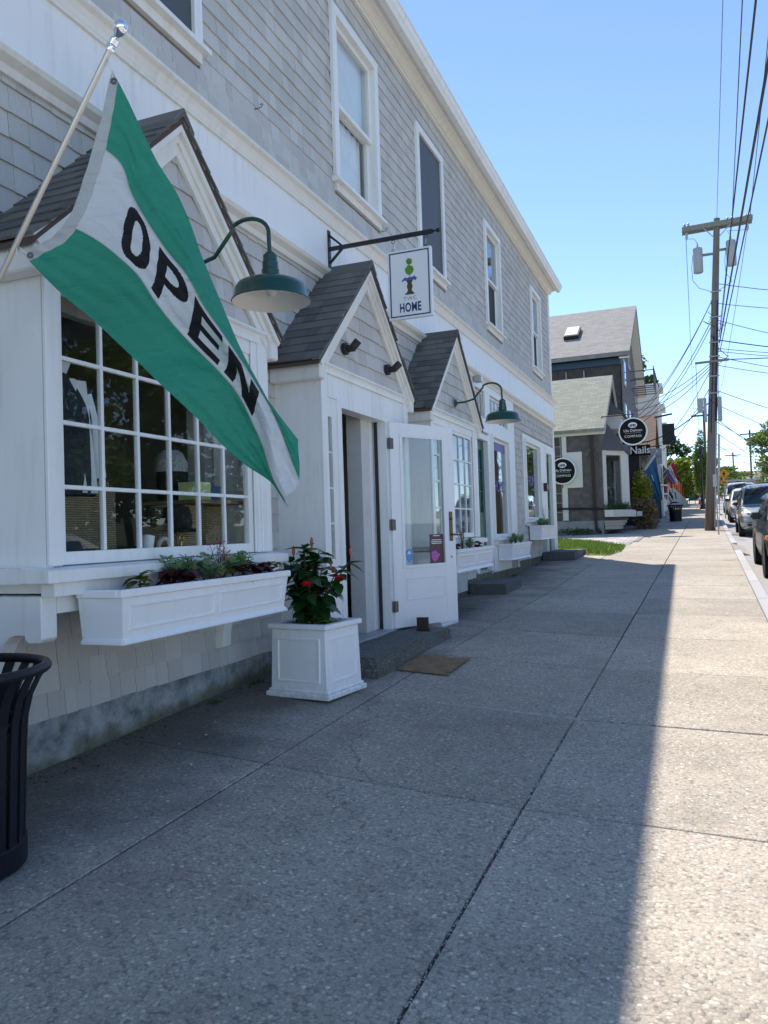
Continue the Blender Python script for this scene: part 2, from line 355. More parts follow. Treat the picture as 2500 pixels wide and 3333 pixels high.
def leafmat(name, c, var=.3, rnd=.25, isl=0, rough=.45, trans=.3):
    t = mat(name, c, rough, var=var, scale=8, rnd=rnd, island=isl)
    lk = t.b.inputs['Base Color'].links[0].from_socket
    tl = t.n('BsdfTranslucent'); ms = t.n('MixShader'); ms.inputs[0].default_value = trans
    t.l(t.mix(1, lk, (1.2, 1.3, .6), 'MULTIPLY'), tl.inputs[0]); t.l(t.b.outputs[0], ms.inputs[1]); t.l(tl.outputs[0], ms.inputs[2]); t.l(ms.outputs[0], t.t.nodes['Material Output'].inputs[0])
leafmat('leaf_hib', (.026, .078, .020), rough=.3); leafmat('leaf_euo', (.30, .43, .27)); leafmat('leaf_col', (.075, .008, .02), rough=.5)
leafmat('leaf_colg', (.15, .17, .05)); leafmat('leaf_jenny', (.26, .34, .03)); leafmat('leaf_gaura', (.085, .08, .05)); leafmat('leaf_grassy', (.07, .12, .05), isl=.3, rnd=0)
leafmat('petal_red', (.62, .025, .035), rough=.6); leafmat('petal_pink', (.55, .06, .20), rough=.6); leafmat('petal_bud', (.65, .20, .13), rough=.6)
leafmat('bark_stem', (.05, .045, .02), trans=0); leafmat('stem_red', (.16, .05, .05), trans=0)
leafmat('tree_dark', (.06, .105, .022), rnd=.1, isl=.4); leafmat('tree_light', (.20, .26, .03), rnd=.1, isl=.35); leafmat('tree_mid', (.155, .22, .045), rnd=.1, isl=.4)
leafmat('bush_yellow', (.26, .27, .02), rnd=0, isl=.3); leafmat('bush_red', (.24, .17, .10), rnd=0, isl=.5)
mat('bark', (.10, .085, .07), .95, var=.4, scale=10, bump=.6, bscale=30)
t = NT('polewood'); t.rough(.85)
g = t.n('Mapping'); g.inputs['Scale'].default_value = (26, 26, .7); t.l(t.pos(), g.inputs[0])
c = t.mix(t.noise(1, 5, vec=g.outputs[0]), (.10, .085, .072), (.30, .26, .215))
sx = t.n('SeparateXYZ'); t.l(t.pos(), sx.inputs[0])
t.col(t.mix(t.math('MULTIPLY', t.math('SUBTRACT', 3.6, sx.outputs[2]), .35, clamp=True), c, t.mix(t.noise(1, 5, vec=g.outputs[0]), (.035, .018, .012), (.26, .15, .08)))); t.bump(t.noise(1, 5, vec=g.outputs[0]), .6, .01)
mat('clapboard', (.19, .185, .19), .8, var=.15, scale=4)
mat('oldwood', (.24, .235, .20), .9, var=.3, scale=8); mat('cable', (.025, .022, .03), .6); mat('cable_grey', (.17, .18, .21), .6)
mat('white_trim_old', (.66, .66, .63), .6, var=.08); mat('blue_trim', (.02, .055, .12), .5, var=.25); mat('block', (.085, .078, .07), .9, rnd=.25, var=.2); mat('blockmortar', (.40, .38, .35), .9)
mat('sign_black', (.010, .011, .012), .7, var=.05, spec=.15); mat('sign_white', (.80, .81, .82), .4, var=.03); mat('navy', (.025, .045, .15), .4); mat('letter_grey', (.25, .27, .30), .5)
mat('topiary', (.10, .26, .02), .6, var=.6, scale=60); mat('urn', (.07, .055, .025), .5, var=.3, scale=40); mat('violet', (.07, .09, .38), .5, var=.4, scale=60)
mat('hydrangea', (.55, .12, .42), .6, var=.6, scale=70); mat('poster', (.10, .05, .06), .5); mat('sticker_blue', (.10, .30, .62), .4); mat('window_violet', (.14, .12, .38), .5)
mat('car_silver', (.30, .335, .32), .28, metal=.5, var=.02, coat=1); mat('car_black', (.006, .007, .008), .35, var=.02, coat=.25, spec=.3); mat('car_white', (.74, .75, .76), .3, var=.02, coat=1)
mat('car_white_b', (.66, .67, .68), .3, var=.02, coat=1)
mat('tyre', (.014, .014, .015), .85); mat('rim', (.50, .51, .53), .3, metal=.8); mat('trim_black', (.012, .012, .013), .5); mat('headlamp', (.70, .72, .74), .12, var=.3, scale=14); mat('amber', (.75, .22, .03), .25); mat('tail_red', (.4, .02, .02), .25); mat('plate', (.7, .72, .75), .4)
mat('safety_orange', (.75, .10, .03), .6); mat('ped_yellow', (.78, .36, .01), .5); mat('skin', (.42, .26, .19), .6); mat('cloth_dark', (.02, .022, .03), .85); mat('cloth_tan', (.25, .20, .14), .85); mat('cloth_red', (.35, .03, .03), .85)
mat('maroon', (.18, .075, .075), .8, var=.2, scale=3); mat('stucco', (.70, .66, .57), .9, var=.1); mat('white_far', (.75, .74, .71), .8, var=.08); mat('brickred', (.36, .17, .12), .9, var=.15)
mat('curtain', (.86, .86, .86), .85); mat('blockdark', (.03, .03, .032), .7)
mat('screen', (.075, .080, .088), .55, var=.08)
# ================================================================== THE SETTING
SLOPE = .0368
def gz(x, y):
    fade = min(1, max(0, (12-y)/5))
    return SLOPE*min(y, 150) + .04*fade*min(2.6, max(0, -.8-x))
def kx(y): return .575 + .0112*y            # inner edge of the kerb
# ground sheet to the horizon
mb = MB(); ys = [-120, -20, 0, 20, 60, 150, 400, 3000]
mb.grid(lambda i, j: ((-2500, -60, -8, 0, 8, 60, 2500)[i], ys[j], SLOPE*min(max(ys[j], -120), 150)-.34), 6, len(ys)-1)
kind(mb.build('ground', 'ground'), 'structure')
# road
mb = MB(); ys = [-40, 0, 20, 40, 80, 150, 400]
mb.grid(lambda i, j: (kx(min(ys[j], 150))+.11 if i == 0 else kx(min(ys[j], 150))+8.2, ys[j], SLOPE*min(ys[j], 150)-.13), 1, len(ys)-1)
road = kind(mb.build('road', 'asphalt'), 'structure')
def flat_strip(name, y0, y1, x0, x1, mt, parent, dz=.004):
    mb = MB(); b = [(x0(y0) if callable(x0) else x0, y0), (x1(y0) if callable(x1) else x1, y0), (x1(y1) if callable(x1) else x1, y1), (x0(y1) if callable(x0) else x0, y1)]
    mb.add([(x, y, SLOPE*y-.13+dz) for x, y in b], [(0, 1, 2, 3)]); return mb.build(name, mt, parent)
for yl in (12.4, 18.95, 25.6, 32.4, 39.2, 46): flat_strip('parking_line', yl, yl+.11, lambda y: kx(y)+.5, lambda y: kx(y)+2.5, 'roadpaint', road)
for yl in range(0, 120, 12): flat_strip('centre_line', yl, yl+12, lambda y: kx(y)+5.0, lambda y: kx(y)+5.1, 'ped_yellow', road)
# opposite pavement, added wide and pale to bounce sun; seen in shop windows
mb = MB(); mb.grid(lambda i, j: (kx(ys[j] if ys[j] < 150 else 150)+(8.2, 8.2, 15.2, 15.2)[i], ys[j], SLOPE*min(ys[j], 150)+(-.14, 0, 0, -.3)[i]), 3, len(ys)-1)
kind(mb.build('opposite_pavement', 'bounce_pavement'), 'structure')
# pavement of cast slabs, each its own piece with an open joint
side = kind(MB().grid(lambda i, j: ((-3.6, -2.1, -.8, .75)[i] if ys2[j] < 20.3 else (-3.6, -2.1, -.8, .75)[i], ys2[j], gz((-3.6, -2.1, -.8, .75)[i], ys2[j])-.055), 3, len(ys2 := [-6, 0, 5, 7, 8, 10, 12, 20, 40, 80, 150])-1).build('pavement', 'soil'), 'structure')
def jx(c, y): return (-3.36, -2.30+.0135*y, -.86+.0135*y, kx(y)-.004)[c]
def slab(c, y0, y1, gap=.0068):
    def corner(cc, yy, sx, sy):
        x = jx(cc, yy) + sx*gap
        if sx*gap == 0: pass
        y = yy - .085*(x+.8) + sy*gap
        return (x, y)
    b = [corner(c, y0, 1, 1), corner(c+1, y0, -1, 1), corner(c+1, y1, -1, -1), corner(c, y1, 1, -1)]
    top = [(x, y, gz(x, y)+random.uniform(-.0025, .0025)) for x, y in b]
    bot = [(x, y, gz(x, y)-.12) for x, y in b]
    mb = MB(); mb.hexa(bot, top); return mb.build('slab', 'paving', side, bevel=.004)
yj = [-5, -2.2, .75, 3.67, 5.22, 6.76, 8.33]
while yj[-1] < 60: yj.append(yj[-1]+1.56+random.uniform(-.02, .02))
while yj[-1] < 120: yj.append(yj[-1]+6)
for a, b in zip(yj[:-1], yj[1:]):
    for c in range(3): slab(c, a, b)
# pale cement smeared in one joint
mb = MB(); y = 5.22
for i in range(40):
    x = -2.15+i*.035
    if i % 1 == 0: mb.hexa(*[[(x+dx, 5.22-.085*(x+.8)+dy*(1+.5*math.sin(i*1.7)), gz(x, 5.2)+zz) for dx, dy in ((0, -.006), (.036, -.006), (.036, .016), (0, .016))] for zz in (-.02, .0035)])
mb.build('cement_fill', 'mortar', side)
# kerb stones
def kerbstone(y0, y1, h=0):
    a = [(kx(y0), y0+.004), (kx(y0)+.15, y0+.004), (kx(y1)+.15, y1-.004), (kx(y1), y1-.004)]
    mb = MB(); mb.hexa([(x, y, SLOPE*y-.3) for x, y in a], [(x, y, SLOPE*y+.006) for x, y in a]); return mb
kerb = kind(kerbstone(-6, -4).build('kerb', 'granite', bevel=.012), 'structure')
y = -4
while y < 110:
    L = random.uniform(1.6, 2.2)
    if y < 20.3 < y+L: L = 20.3-y
    if y >= 20.25 and y < 23: y = 23.05; continue
    kerbstone(y, y+L).build('kerb_stone', 'granite', kerb, bevel=.012); y += L
# dropped apron at the driveway
mb = MB(); mb.hexa([(kx(20.3), 20.31, SLOPE*20.3-.3), (1.15, 20.31, SLOPE*20.3-.3), (1.18, 23.03, SLOPE*23-.3), (kx(23), 23.03, SLOPE*23-.3)], [(kx(20.3)+.002, 20.31, SLOPE*20.3), (1.15, 20.31, SLOPE*20.3-.12), (1.18, 23.03, SLOPE*23-.12), (kx(23)+.002, 23.03, SLOPE*23)])
kind(mb.build('driveway_apron', 'paving'), 'structure')
# lawn and paver path between the buildings
mb = MB(); LAWN = [(-3.33, 20.4), (-2.56, 20.35), (-2.52, 19.55), (-1.95, 19.35), (-1.78, 20.6), (-1.85, 22.8), (-2.9, 25.1), (-4.6, 27.4), (-12, 28), (-12, 20.4)]
mb.add([(x, y, gz(x, y)+.012) for x, y in LAWN], [tuple(range(len(LAWN)))]); lawn = kind(mb.build('lawn', 'turf'), 'structure')
def inside(p, poly):
    c = False; n = len(poly)
    for i in range(n):
        a, b = poly[i], poly[i-1]
        if (a[1] > p[1]) != (b[1] > p[1]) and p[0] < (b[0]-a[0])*(p[1]-a[1])/(b[1]-a[1])+a[0]: c = not c
    return c
mb = MB(); n = 0
while n < 16000:
    x, y = random.uniform(-6.5, -1.6), random.uniform(19.3, 27.5)
    if not inside((x, y), LAWN): continue
    n += 1; a = random.uniform(0, 6.3); h = random.uniform(.035, .10); z = gz(x, y)+.01; dx, dy = .008*math.cos(a), .008*math.sin(a)
    mb.add([(x-dx, y-dy, z), (x+dx, y+dy, z), (x+random.uniform(-.03, .03), y+random.uniform(-.03, .03), z+h)], [(0, 1, 2)])
g_ = tag(kind(mb.build('grass', 'blade', fixn=False), 'stuff'), 'short green grass of the small lawn between shop and stone office', 'grass')
mb = MB(); PATH = [(-1.86, 22.95), (-1.62, 26.4), (-1.9, 29.2), (-3.0, 29.2), (-12, 29.2), (-12, 28.1), (-4.6, 27.5), (-2.9, 25.2)]
mb.add([(x, y, gz(x, y)+.008) for x, y in PATH], [tuple(range(len(PATH)))]); path = kind(mb.build('path', 'mortar'), 'structure')
pm = MB().box(-.5, .5, -.5, .5, 0, 1).mesh('paver', 'paver', bevel=.08)
for r in range(23):
    for c in range(17):
        x = -6.4+c*.29+(.145 if r % 2 else 0); y = 23.05+r*.27
        if inside((x, y), PATH): inst(pm, 'paver', path, (x, y, gz(x, y)-.02), (R(2.1), 0, random.uniform(-.05, .05)), (.27, .25, .04+random.uniform(0, .01)))
# ================================================================== THE GREY SHINGLED SHOP
XW = -3.33; XB = -2.90; Y0, Y1 = -3.0, 20.25
SHOP = thing('shop_building', 'long two storey shop with painted grey shingles, white trim and three small gables', 'building', (XW, 8, .1))
# openings in the front wall: (y0, y1, z0, z1)
BAY1, PORCH, BAY2 = 3.98, 6.98, 9.92
OPN = [(BAY1-.95, BAY1+.9, 1.36, 2.80), (PORCH-.98, PORCH+.98, .40, 2.80), (BAY2-.95, BAY2+.9, 1.36, 2.80),
       (12.45, 13.35, .75, 3.0), (13.55, 14.9, 1.3, 3.1), (12.55, 13.2, 3.33, 3.78), (13.6, 14.95, 3.33, 3.80),
       (16.45, 18.2, 1.62, 3.26), (18.98, 19.85, .85, 3.28)]
UPW = [(3.72, 4.92), (7.27, 8.52), (9.91, 11.10), (13.57, 14.75), (17.75, 18.92)]
UZ0, UZ1 = 5.10, 6.95
for a, b in UPW: OPN.append((a+.07, b-.07, UZ0-.02, UZ1-.07))
def rects_minus(y0, y1, z0, z1, ops):
    ysn = sorted({y0, y1, *[v for o in ops for v in o[:2] if y0 < v < y1]}); out = []
    for a, b in zip(ysn[:-1], ysn[1:]):
        m = (a+b)/2; zs = [z0]
        for o in sorted([o for o in ops if o[0] < m < o[1]], key=lambda o: o[2]):
            if o[2] > zs[-1]: out.append((a, b, zs[-1], min(o[2], z1)))
            zs.append(max(zs[-1], o[3]))
        if zs[-1] < z1: out.append((a, b, zs[-1], z1))
    return out
mb = MB()
for (a, b, c, d) in rects_minus(Y0, Y1, .5, 7.5, OPN): mb.box(XW-.16, XW-.012, a, b, c, d)
wall = mb.build('wall', 'shingle_back', SHOP)
mb = MB().box(-11, XW-.012, Y1-.15, Y1-.002, 0, 7.5).box(-11, XW-.012, Y0, Y0+.15, 0, 7.5).box(-11.15, -11, Y0, Y1, 0, 7.5)
mb.build('rear_wall', 'shingle_back', SHOP)
# interior
mb = MB().box(-10.98, XW-.17, Y0+.16, Y1-.16, .20, .38); mb.build('shop_floor', 'int_wood', SHOP)
mb = MB().box(-10.98, XW-.17, Y0+.16, Y1-.16, 3.85, 4.6); mb.build('shop_ceiling', 'int_ceiling', SHOP)
mb = MB()
mb.box(-6.6, -6.5, Y0+.2, 11.2, .39, 3.84); mb.box(-6.49, XW-.2, 5.45, 5.55, .39, 3.84); mb.box(-6.49, XW-.2, 11.2, 11.3, .39, 3.84); mb.box(-6.49, XW-.2, 15.6, 15.7, .39, 3.84)
mb.box(-6.6, -6.5, 11.3, Y1-.2, .39, 3.84)
mb.build('partition', 'int_dark', SHOP)
mb = MB(); mb.box(-6.4, XW-.18, Y0+.2, Y1-.2, 7.3, 7.45)
for yy in (2.5, 6.1, 9.2, 12.4, 16.3): mb.box(-6.4, XW-.18, yy, yy+.08, 4.61, 7.29)
mb.box(-6.5, -6.41, Y0+.2, Y1-.2, 4.61, 7.29)
mb.build('upper_partition', 'int_wall', SHOP)
# foundation, stepping with the ground
mb = MB()
for a, b, z in ((Y0, 8.6, .50), (8.6, 11.35, .52), (11.35, 13.4, .70), (13.4, 15.6, .66), (15.6, Y1, .80)):
    mb.hexa([(XW-.3, a, gz(XW, a)-.5), (XW-.006, a, gz(XW, a)-.5), (XW-.006, b, gz(XW, b)-.5), (XW-.3, b, gz(XW, b)-.5)], [(XW-.3, a, z), (XW-.006, a, z), (XW-.006, b, z), (XW-.3, b, z)])
mb.build('foundation', 'foundation', SHOP)
# ---- shingle siding
SH = []     # (frame, u0, u1, z0, z1): frame gives plane ('x', value)
def course(xp, y0, y1, z, h, ops, shape=None):
    y = y0 - random.uniform(0, .12)
    while y < y1:
        wd = random.choice((.09, .11, .13, .15, .17, .20, .23))*random.uniform(.92, 1.1); a, b = max(y, y0), min(y+wd, y1); y += wd
        if b-a < .02: continue
        segs = [(a, b)]
        for o in ops:
            if o[2] < z+h*.6 and o[3] > z+h*.35:
                ns = []
                for (p, q) in segs:
                    if o[1] <= p or o[0] >= q: ns.append((p, q))
                    else:
                        if p < o[0]: ns.append((p, o[0]))
                        if q > o[1]: ns.append((o[1], q))
                segs = ns
        for p, q in segs:
            if q-p > .015: SH.append((xp, p+.0014, q-.0014, z+random.uniform(-.005, .004), h))
EXPO = .142
lowops = [(BAY1-1.06, BAY1+1.04, 1.3, 2.8), (PORCH-1.04, PORCH+1.06, 0, 2.8), (BAY2-1.06, BAY2+1.04, 1.3, 2.8), (12.3, 15.5, .6, 3.95), (12.3, 13.5, .0, .8), (16.32, 18.3, 1.5, 3.42), (18.3, Y1-.02, .0, 3.42)]
z = .49
while z < 3.95:
    for (a, b, zb) in ((.6, 8.6, .48), (8.6, 11.8, .50), (11.8, 15.7, .66), (15.7, Y1-.13, .78)):
        if z+EXPO > zb: course(XW, a, b, max(z, zb), EXPO*1.0 if z >= zb else z+EXPO-zb, lowops)
    z += EXPO
upops = [(a, b, UZ0-.12, UZ1) for a, b in UPW]
z = 4.64; k = 0
while z < 7.36:
    fl = [.045, .022, .006][k] if k < 3 else 0
    course(XW+fl, 2.4, Y1-.10, z, min(EXPO, 7.38-z), upops); z += EXPO; k += 1
# gable triangles
GZ0, GZ1, GHW = 2.93, 4.05, 1.17       # roof edge height, ridge height, half width at the front
def gable_course(yc):
    z = 2.90
    while z < 3.86:
        half = (3.88-z)/(GZ1-GZ0)*GHW*.97
        course(XB, yc-half, yc+half, z, EXPO, []); z += EXPO
for yc in (BAY1, PORCH, BAY2): gable_course(yc)
def sh_pts(s):
    xp, a, b, z, h = s; return (xp+.012, (a+b)/2, z+h/2)
unit = MB(); unit.add([(0, 0, 0), (0, 1, 0), (1, 1, 0), (1, 0, 0), (0, 0, 1), (0, 1, 1), (.12, 1, 1), (.12, 0, 1)], [(0, 1, 2, 3), (4, 7, 6, 5), (0, 3, 7, 4), (1, 5, 6, 2), (3, 2, 6, 7), (0, 4, 5, 1)])
unit_me = unit.mesh('shingle', 'shingle')
def vis_area(s):
    p = proj(sh_pts(s))
    if not p or not (-30 < p[0] < 2530 and -30 < p[1] < 3363): return 0
    return (s[2]-s[1])*s[4]/(p[2]**2)
SH.sort(key=vis_area, reverse=True)
for s in SH[:290]:
    xp, a, b, z, h = s
    inst(unit_me, 'shingle', wall, (xp-.006, a, z), sc=(.015+random.uniform(0, .005), b-a, h+.01))
mb = MB()
for s in SH[290:]:
    xp, a, b, z, h = s; d = .015+random.uniform(0, .005); x = xp-.006; z1 = z+h+.01
    mb.add([(x, a, z), (x, b, z), (x+d, b, z), (x+d, a, z), (x, a, z1), (x, b, z1), (x+d*.12, b, z1), (x+d*.12, a, z1)], [(0, 1, 2, 3), (0, 3, 7, 4), (1, 5, 6, 2), (3, 2, 6, 7)])
kind(mb.build('shingle_field', 'shingle_field', wall, fixn=False), 'stuff')
# ---- band course, mouldings, frieze, gutter
def mould(name, prof, y0, y1, mt='cream', parent=SHOP):
    mb = MB(); mb.prism(prof, 'y', y0, y1); return mb.build(name, mt, parent)
MB().box(XW-.012, XW+.045, Y0, Y1-.02, 4.03, 4.56).build('band_board', 'white', SHOP)
def crown(x, z0, z1, d):   # stepped cove profile
    h = z1-z0; return [(x, z0), (x+.02, z0), (x+.02, z0+.12*h), (x+.3*d, z0+.2*h), (x+.38*d, z0+.42*h), (x+.6*d, z0+.68*h), (x+.92*d, z0+.8*h), (x+d, z0+.86*h), (x+d, z1), (x, z1)]
mould('band_crown', crown(XW+.046, 4.50, 4.635, .085), Y0, Y1+.03, 'cream')
mould('band_base', [(XW, 3.93), (XW+.035, 3.93), (XW+.05, 3.97), (XW+.095, 4.0), (XW+.11, 4.028), (XW+.075, 4.05), (XW+.046, 4.075), (XW, 4.075)], Y0, Y1, 'cream')
MB().box(XW-.012, XW+.03, Y0, Y1-.012, 7.36, 7.62).build('frieze_board', 'cream', SHOP)
mould('eave_crown', crown(XW+.031, 7.40, 7.50, .12), Y0, Y1+.1)
MB().box(XW+.031, XW+.24, Y0, Y1+.15, 7.501, 7.53).build('soffit', 'cream', SHOP)
mould('gutter', [(XW+.215, 7.455), (XW+.29, 7.455), (XW+.315, 7.50), (XW+.33, 7.515), (XW+.345, 7.575), (XW+.36, 7.585), (XW+.36, 7.60), (XW+.345, 7.60), (XW+.335, 7.58), (XW+.30, 7.53), (XW+.241, 7.53), (XW+.241, 7.60), (XW+.215, 7.60)], Y0, Y1+.16, 'white')
mb = MB(); mb.prism([(XW+.27, 7.56), (-7.1, 9.3), (-11.3, 7.56), (-11.3, 7.50), (-7.1, 9.2), (XW+.2, 7.535)], 'y', Y0-.1, Y1+.15); mb.build('roof', 'roof_grey', SHOP)
mb = MB().box(XW-.012, XW+.03, Y1-.13, Y1+.01, 4.64, 7.36).box(XW-.012, XW+.03, Y1-.13, Y1+.01, .85, 3.93); mb.build('corner_board', 'white', SHOP)
# ---- upper windows
def window(parent, xf, y0, y1, z0, z1, cols=1, rows=1, casing=.1, sill=True, sash=2, glassx=-.05, name='window', shade=None):
    wn = MB(); c = casing
    wn.box(xf-.01, xf+.037, y0-.002, y1+.002, z1-c, z1)
    w_ = wn.build(name, 'white', parent, bevel=.003)
    for ya in (y0, y1-c): MB().box(xf-.01, xf+.035, ya, ya+c, z0, z1-c).build('casing', 'white', w_, bevel=.003)
    if sill:
        MB().prism([(xf-.05, z0-.05), (xf+.085, z0-.05), (xf+.085, z0-.012), (xf-.05, z0+.012)], 'y', y0-.04, y1+.04).build('sill', 'white', w_, bevel=.003)
        MB().box(xf-.01, xf+.03, y0+.01, y1-.01, z0-.13, z0-.051).build('apron', 'cream', w_)
    a, b, p, q = y0+c, y1-c, z0+.012, z1-c; mid = (p+q)/2; s = .05
    lin = MB().box(xf-.14, xf-.0101, a-.02, a, p, q).box(xf-.14, xf-.0101, b, b+.02, p, q).box(xf-.14, xf-.0101, a, b, q, q+.02); lin.build('jamb', 'white', w_)
    parts = [(p, q, glassx)] if sash == 1 else [(mid-.02, q, glassx), (p, mid+.02, glassx-.045)]
    for (u, v, gx) in parts:
        f = MB().box(xf+gx-.02, xf+gx+.02, a, a+s, u, v).box(xf+gx-.02, xf+gx+.02, b-s, b, u, v).box(xf+gx-.02, xf+gx+.019, a+s, b-s, v-s, v).box(xf+gx-.02, xf+gx+.019, a+s, b-s, u, u+s)
        f.build('sash', 'white', w_)
        MB().box(xf+gx-.003, xf+gx+.003, a+s, b-s, u+s, v-s).build('pane', 'glass', w_)
    return w_
for i, (a, b) in enumerate(UPW):
    w_ = window(SHOP, XW+.012, a, b, UZ0, UZ1)
    if i in (0, 2):       # insect screen over the whole opening
        MB().box(XW+.012-.008, XW+.012+.004, a+.1, b-.1, UZ0+.02, UZ1-.1).build('insect_screen', 'screen', w_)
    if i == 1:
        cu = MB(); cu.grid(lambda u, v: (XW-.165+.018*math.sin(u*1.9), a+.14+(b-a-.28)*u/20, UZ0+.05+v*.85), 20, 1); cu.build('curtain', 'curtain', w_, fixn=False); MB().box(XW-.13, XW-.125, a+.11, b-.11, (UZ0+UZ1)/2-.05, UZ1-.1).build('reflected_sky_panel', 'curtain', w_)  # white panel behind the upper sash stands in for reflected sky
    if i in (3, 4):
        MB().box(XW-.075, XW-.068, a+.12, b-.12, UZ0+.02, (UZ0+UZ1)/2-.03).build('insect_screen', 'blockdark', w_)
# ---- the three gable roofs
rs_me = MB().box(0, 1, 0, 1, 0, 1).mesh('roof_shingle', 'rshingle')
def gable(yc, left_soffit=True):
    xf = XB+.075; xb = XW-.02; hw, z0, z1 = GHW, GZ0, GZ1; sl = math.atan2(z1-z0, hw)
    mb = MB(); th = .05
    pol = [(yc-hw-.025, z0-.085), (yc, z1-.075), (yc+hw+.025, z0-.085), (yc+hw+.025, z0-.058), (yc, z1-.032), (yc-hw-.025, z0-.058)]
    mb.prism(pol, 'x', xb, xf); rf = mb.build('gable_roof', 'roof_edge', SHOP)
    L = math.hypot(hw, z1-z0); ex = .128; n = int(L/ex)
    for s in (-1, 1):
        for r in range(n+1):
            d0 = L+.03-r*ex                      # distance from the ridge of the butt edge
            x = xb
            while x < xf+.015:
                wd = random.uniform(.10, .19); x1 = min(x+wd, xf+.018)
                if x1-x > .02:
                    y = yc+s*d0*math.cos(sl); zz = z1-d0*math.sin(sl)
                    ln = min(ex*1.25, d0+.01)
                    o = inst(rs_me, 'roof_shingle', rf, (x+.001 if s > 0 else x1-.001, y, zz-.018), sc=(x1-x-.002, ln, .014))
                    o.rotation_euler = (0, 0, 0)
                    # local y runs up the slope
                    up = Vector((0, -s*math.cos(sl-.075), math.sin(sl-.075))); xx = Vector((1 if s > 0 else -1, 0, 0)); nn = xx.cross(up) 
                    if nn.z < 0: nn = -nn
                    m = Matrix((xx, up, xx.cross(up))).transposed()
                    o.rotation_euler = m.to_euler()
                    if xx.cross(up).z < 0: o.scale.z *= -1
                x = x1
    mb = MB(); mb.prism([(yc-.10, z1-.105), (yc, z1+.0), (yc+.10, z1-.105), (yc+.10, z1-.085), (yc, z1+.022), (yc-.10, z1-.085)], 'x', xb, xf+.02); mb.build('ridge_cap', 'rshingle', rf)
    # rake boards with a cove
    for s in (-1, 1):
        up = Vector((0, -s*math.cos(sl), math.sin(sl))); nn = Vector((0, s*math.sin(sl), math.cos(sl)))
        A = Vector((0, yc+s*(hw+.015), z0-.03)); Lr = math.hypot(hw+.015, z1-z0-.02)
        def rake(x0, x1, n0, n1, nm):
            mb = MB(); q = []
            for x in (x0, x1):
                for nv in (n0, n1):
                    bt = A+nn*nv; # top end on the centre plane
                    k = (yc-bt.y)/up.y; q.append(((x, bt.y, bt.z), (x, yc, bt.z+k*up.z)))
            (a0, a1), (b0, b1), (c0, c1), (d0, d1) = q
            mb.hexa([a0, b0, d0, c0], [a1, b1, d1, c1]); return mb.build(nm, 'cream', rf)
        rake(XB+.045, xf-.002, -.075, -.004, 'rake_crown'); rake(XB+.03, XB+.0449, -.12, -.004, 'rake_cove'); rake(XB+.005, XB+.0299, -.175, -.004, 'rake_board')
    return rf
for yc in (BAY1, PORCH, BAY2): gable(yc)
# gable triangle backing
for yc in (BAY1, PORCH, BAY2):
    mb = MB(); mb.prism([(yc-1.02, 2.87), (yc+1.02, 2.87), (yc, 3.95)], 'x', XB-.09, XB-.004); mb.build('gable_wall', 'shingle_back', SHOP)
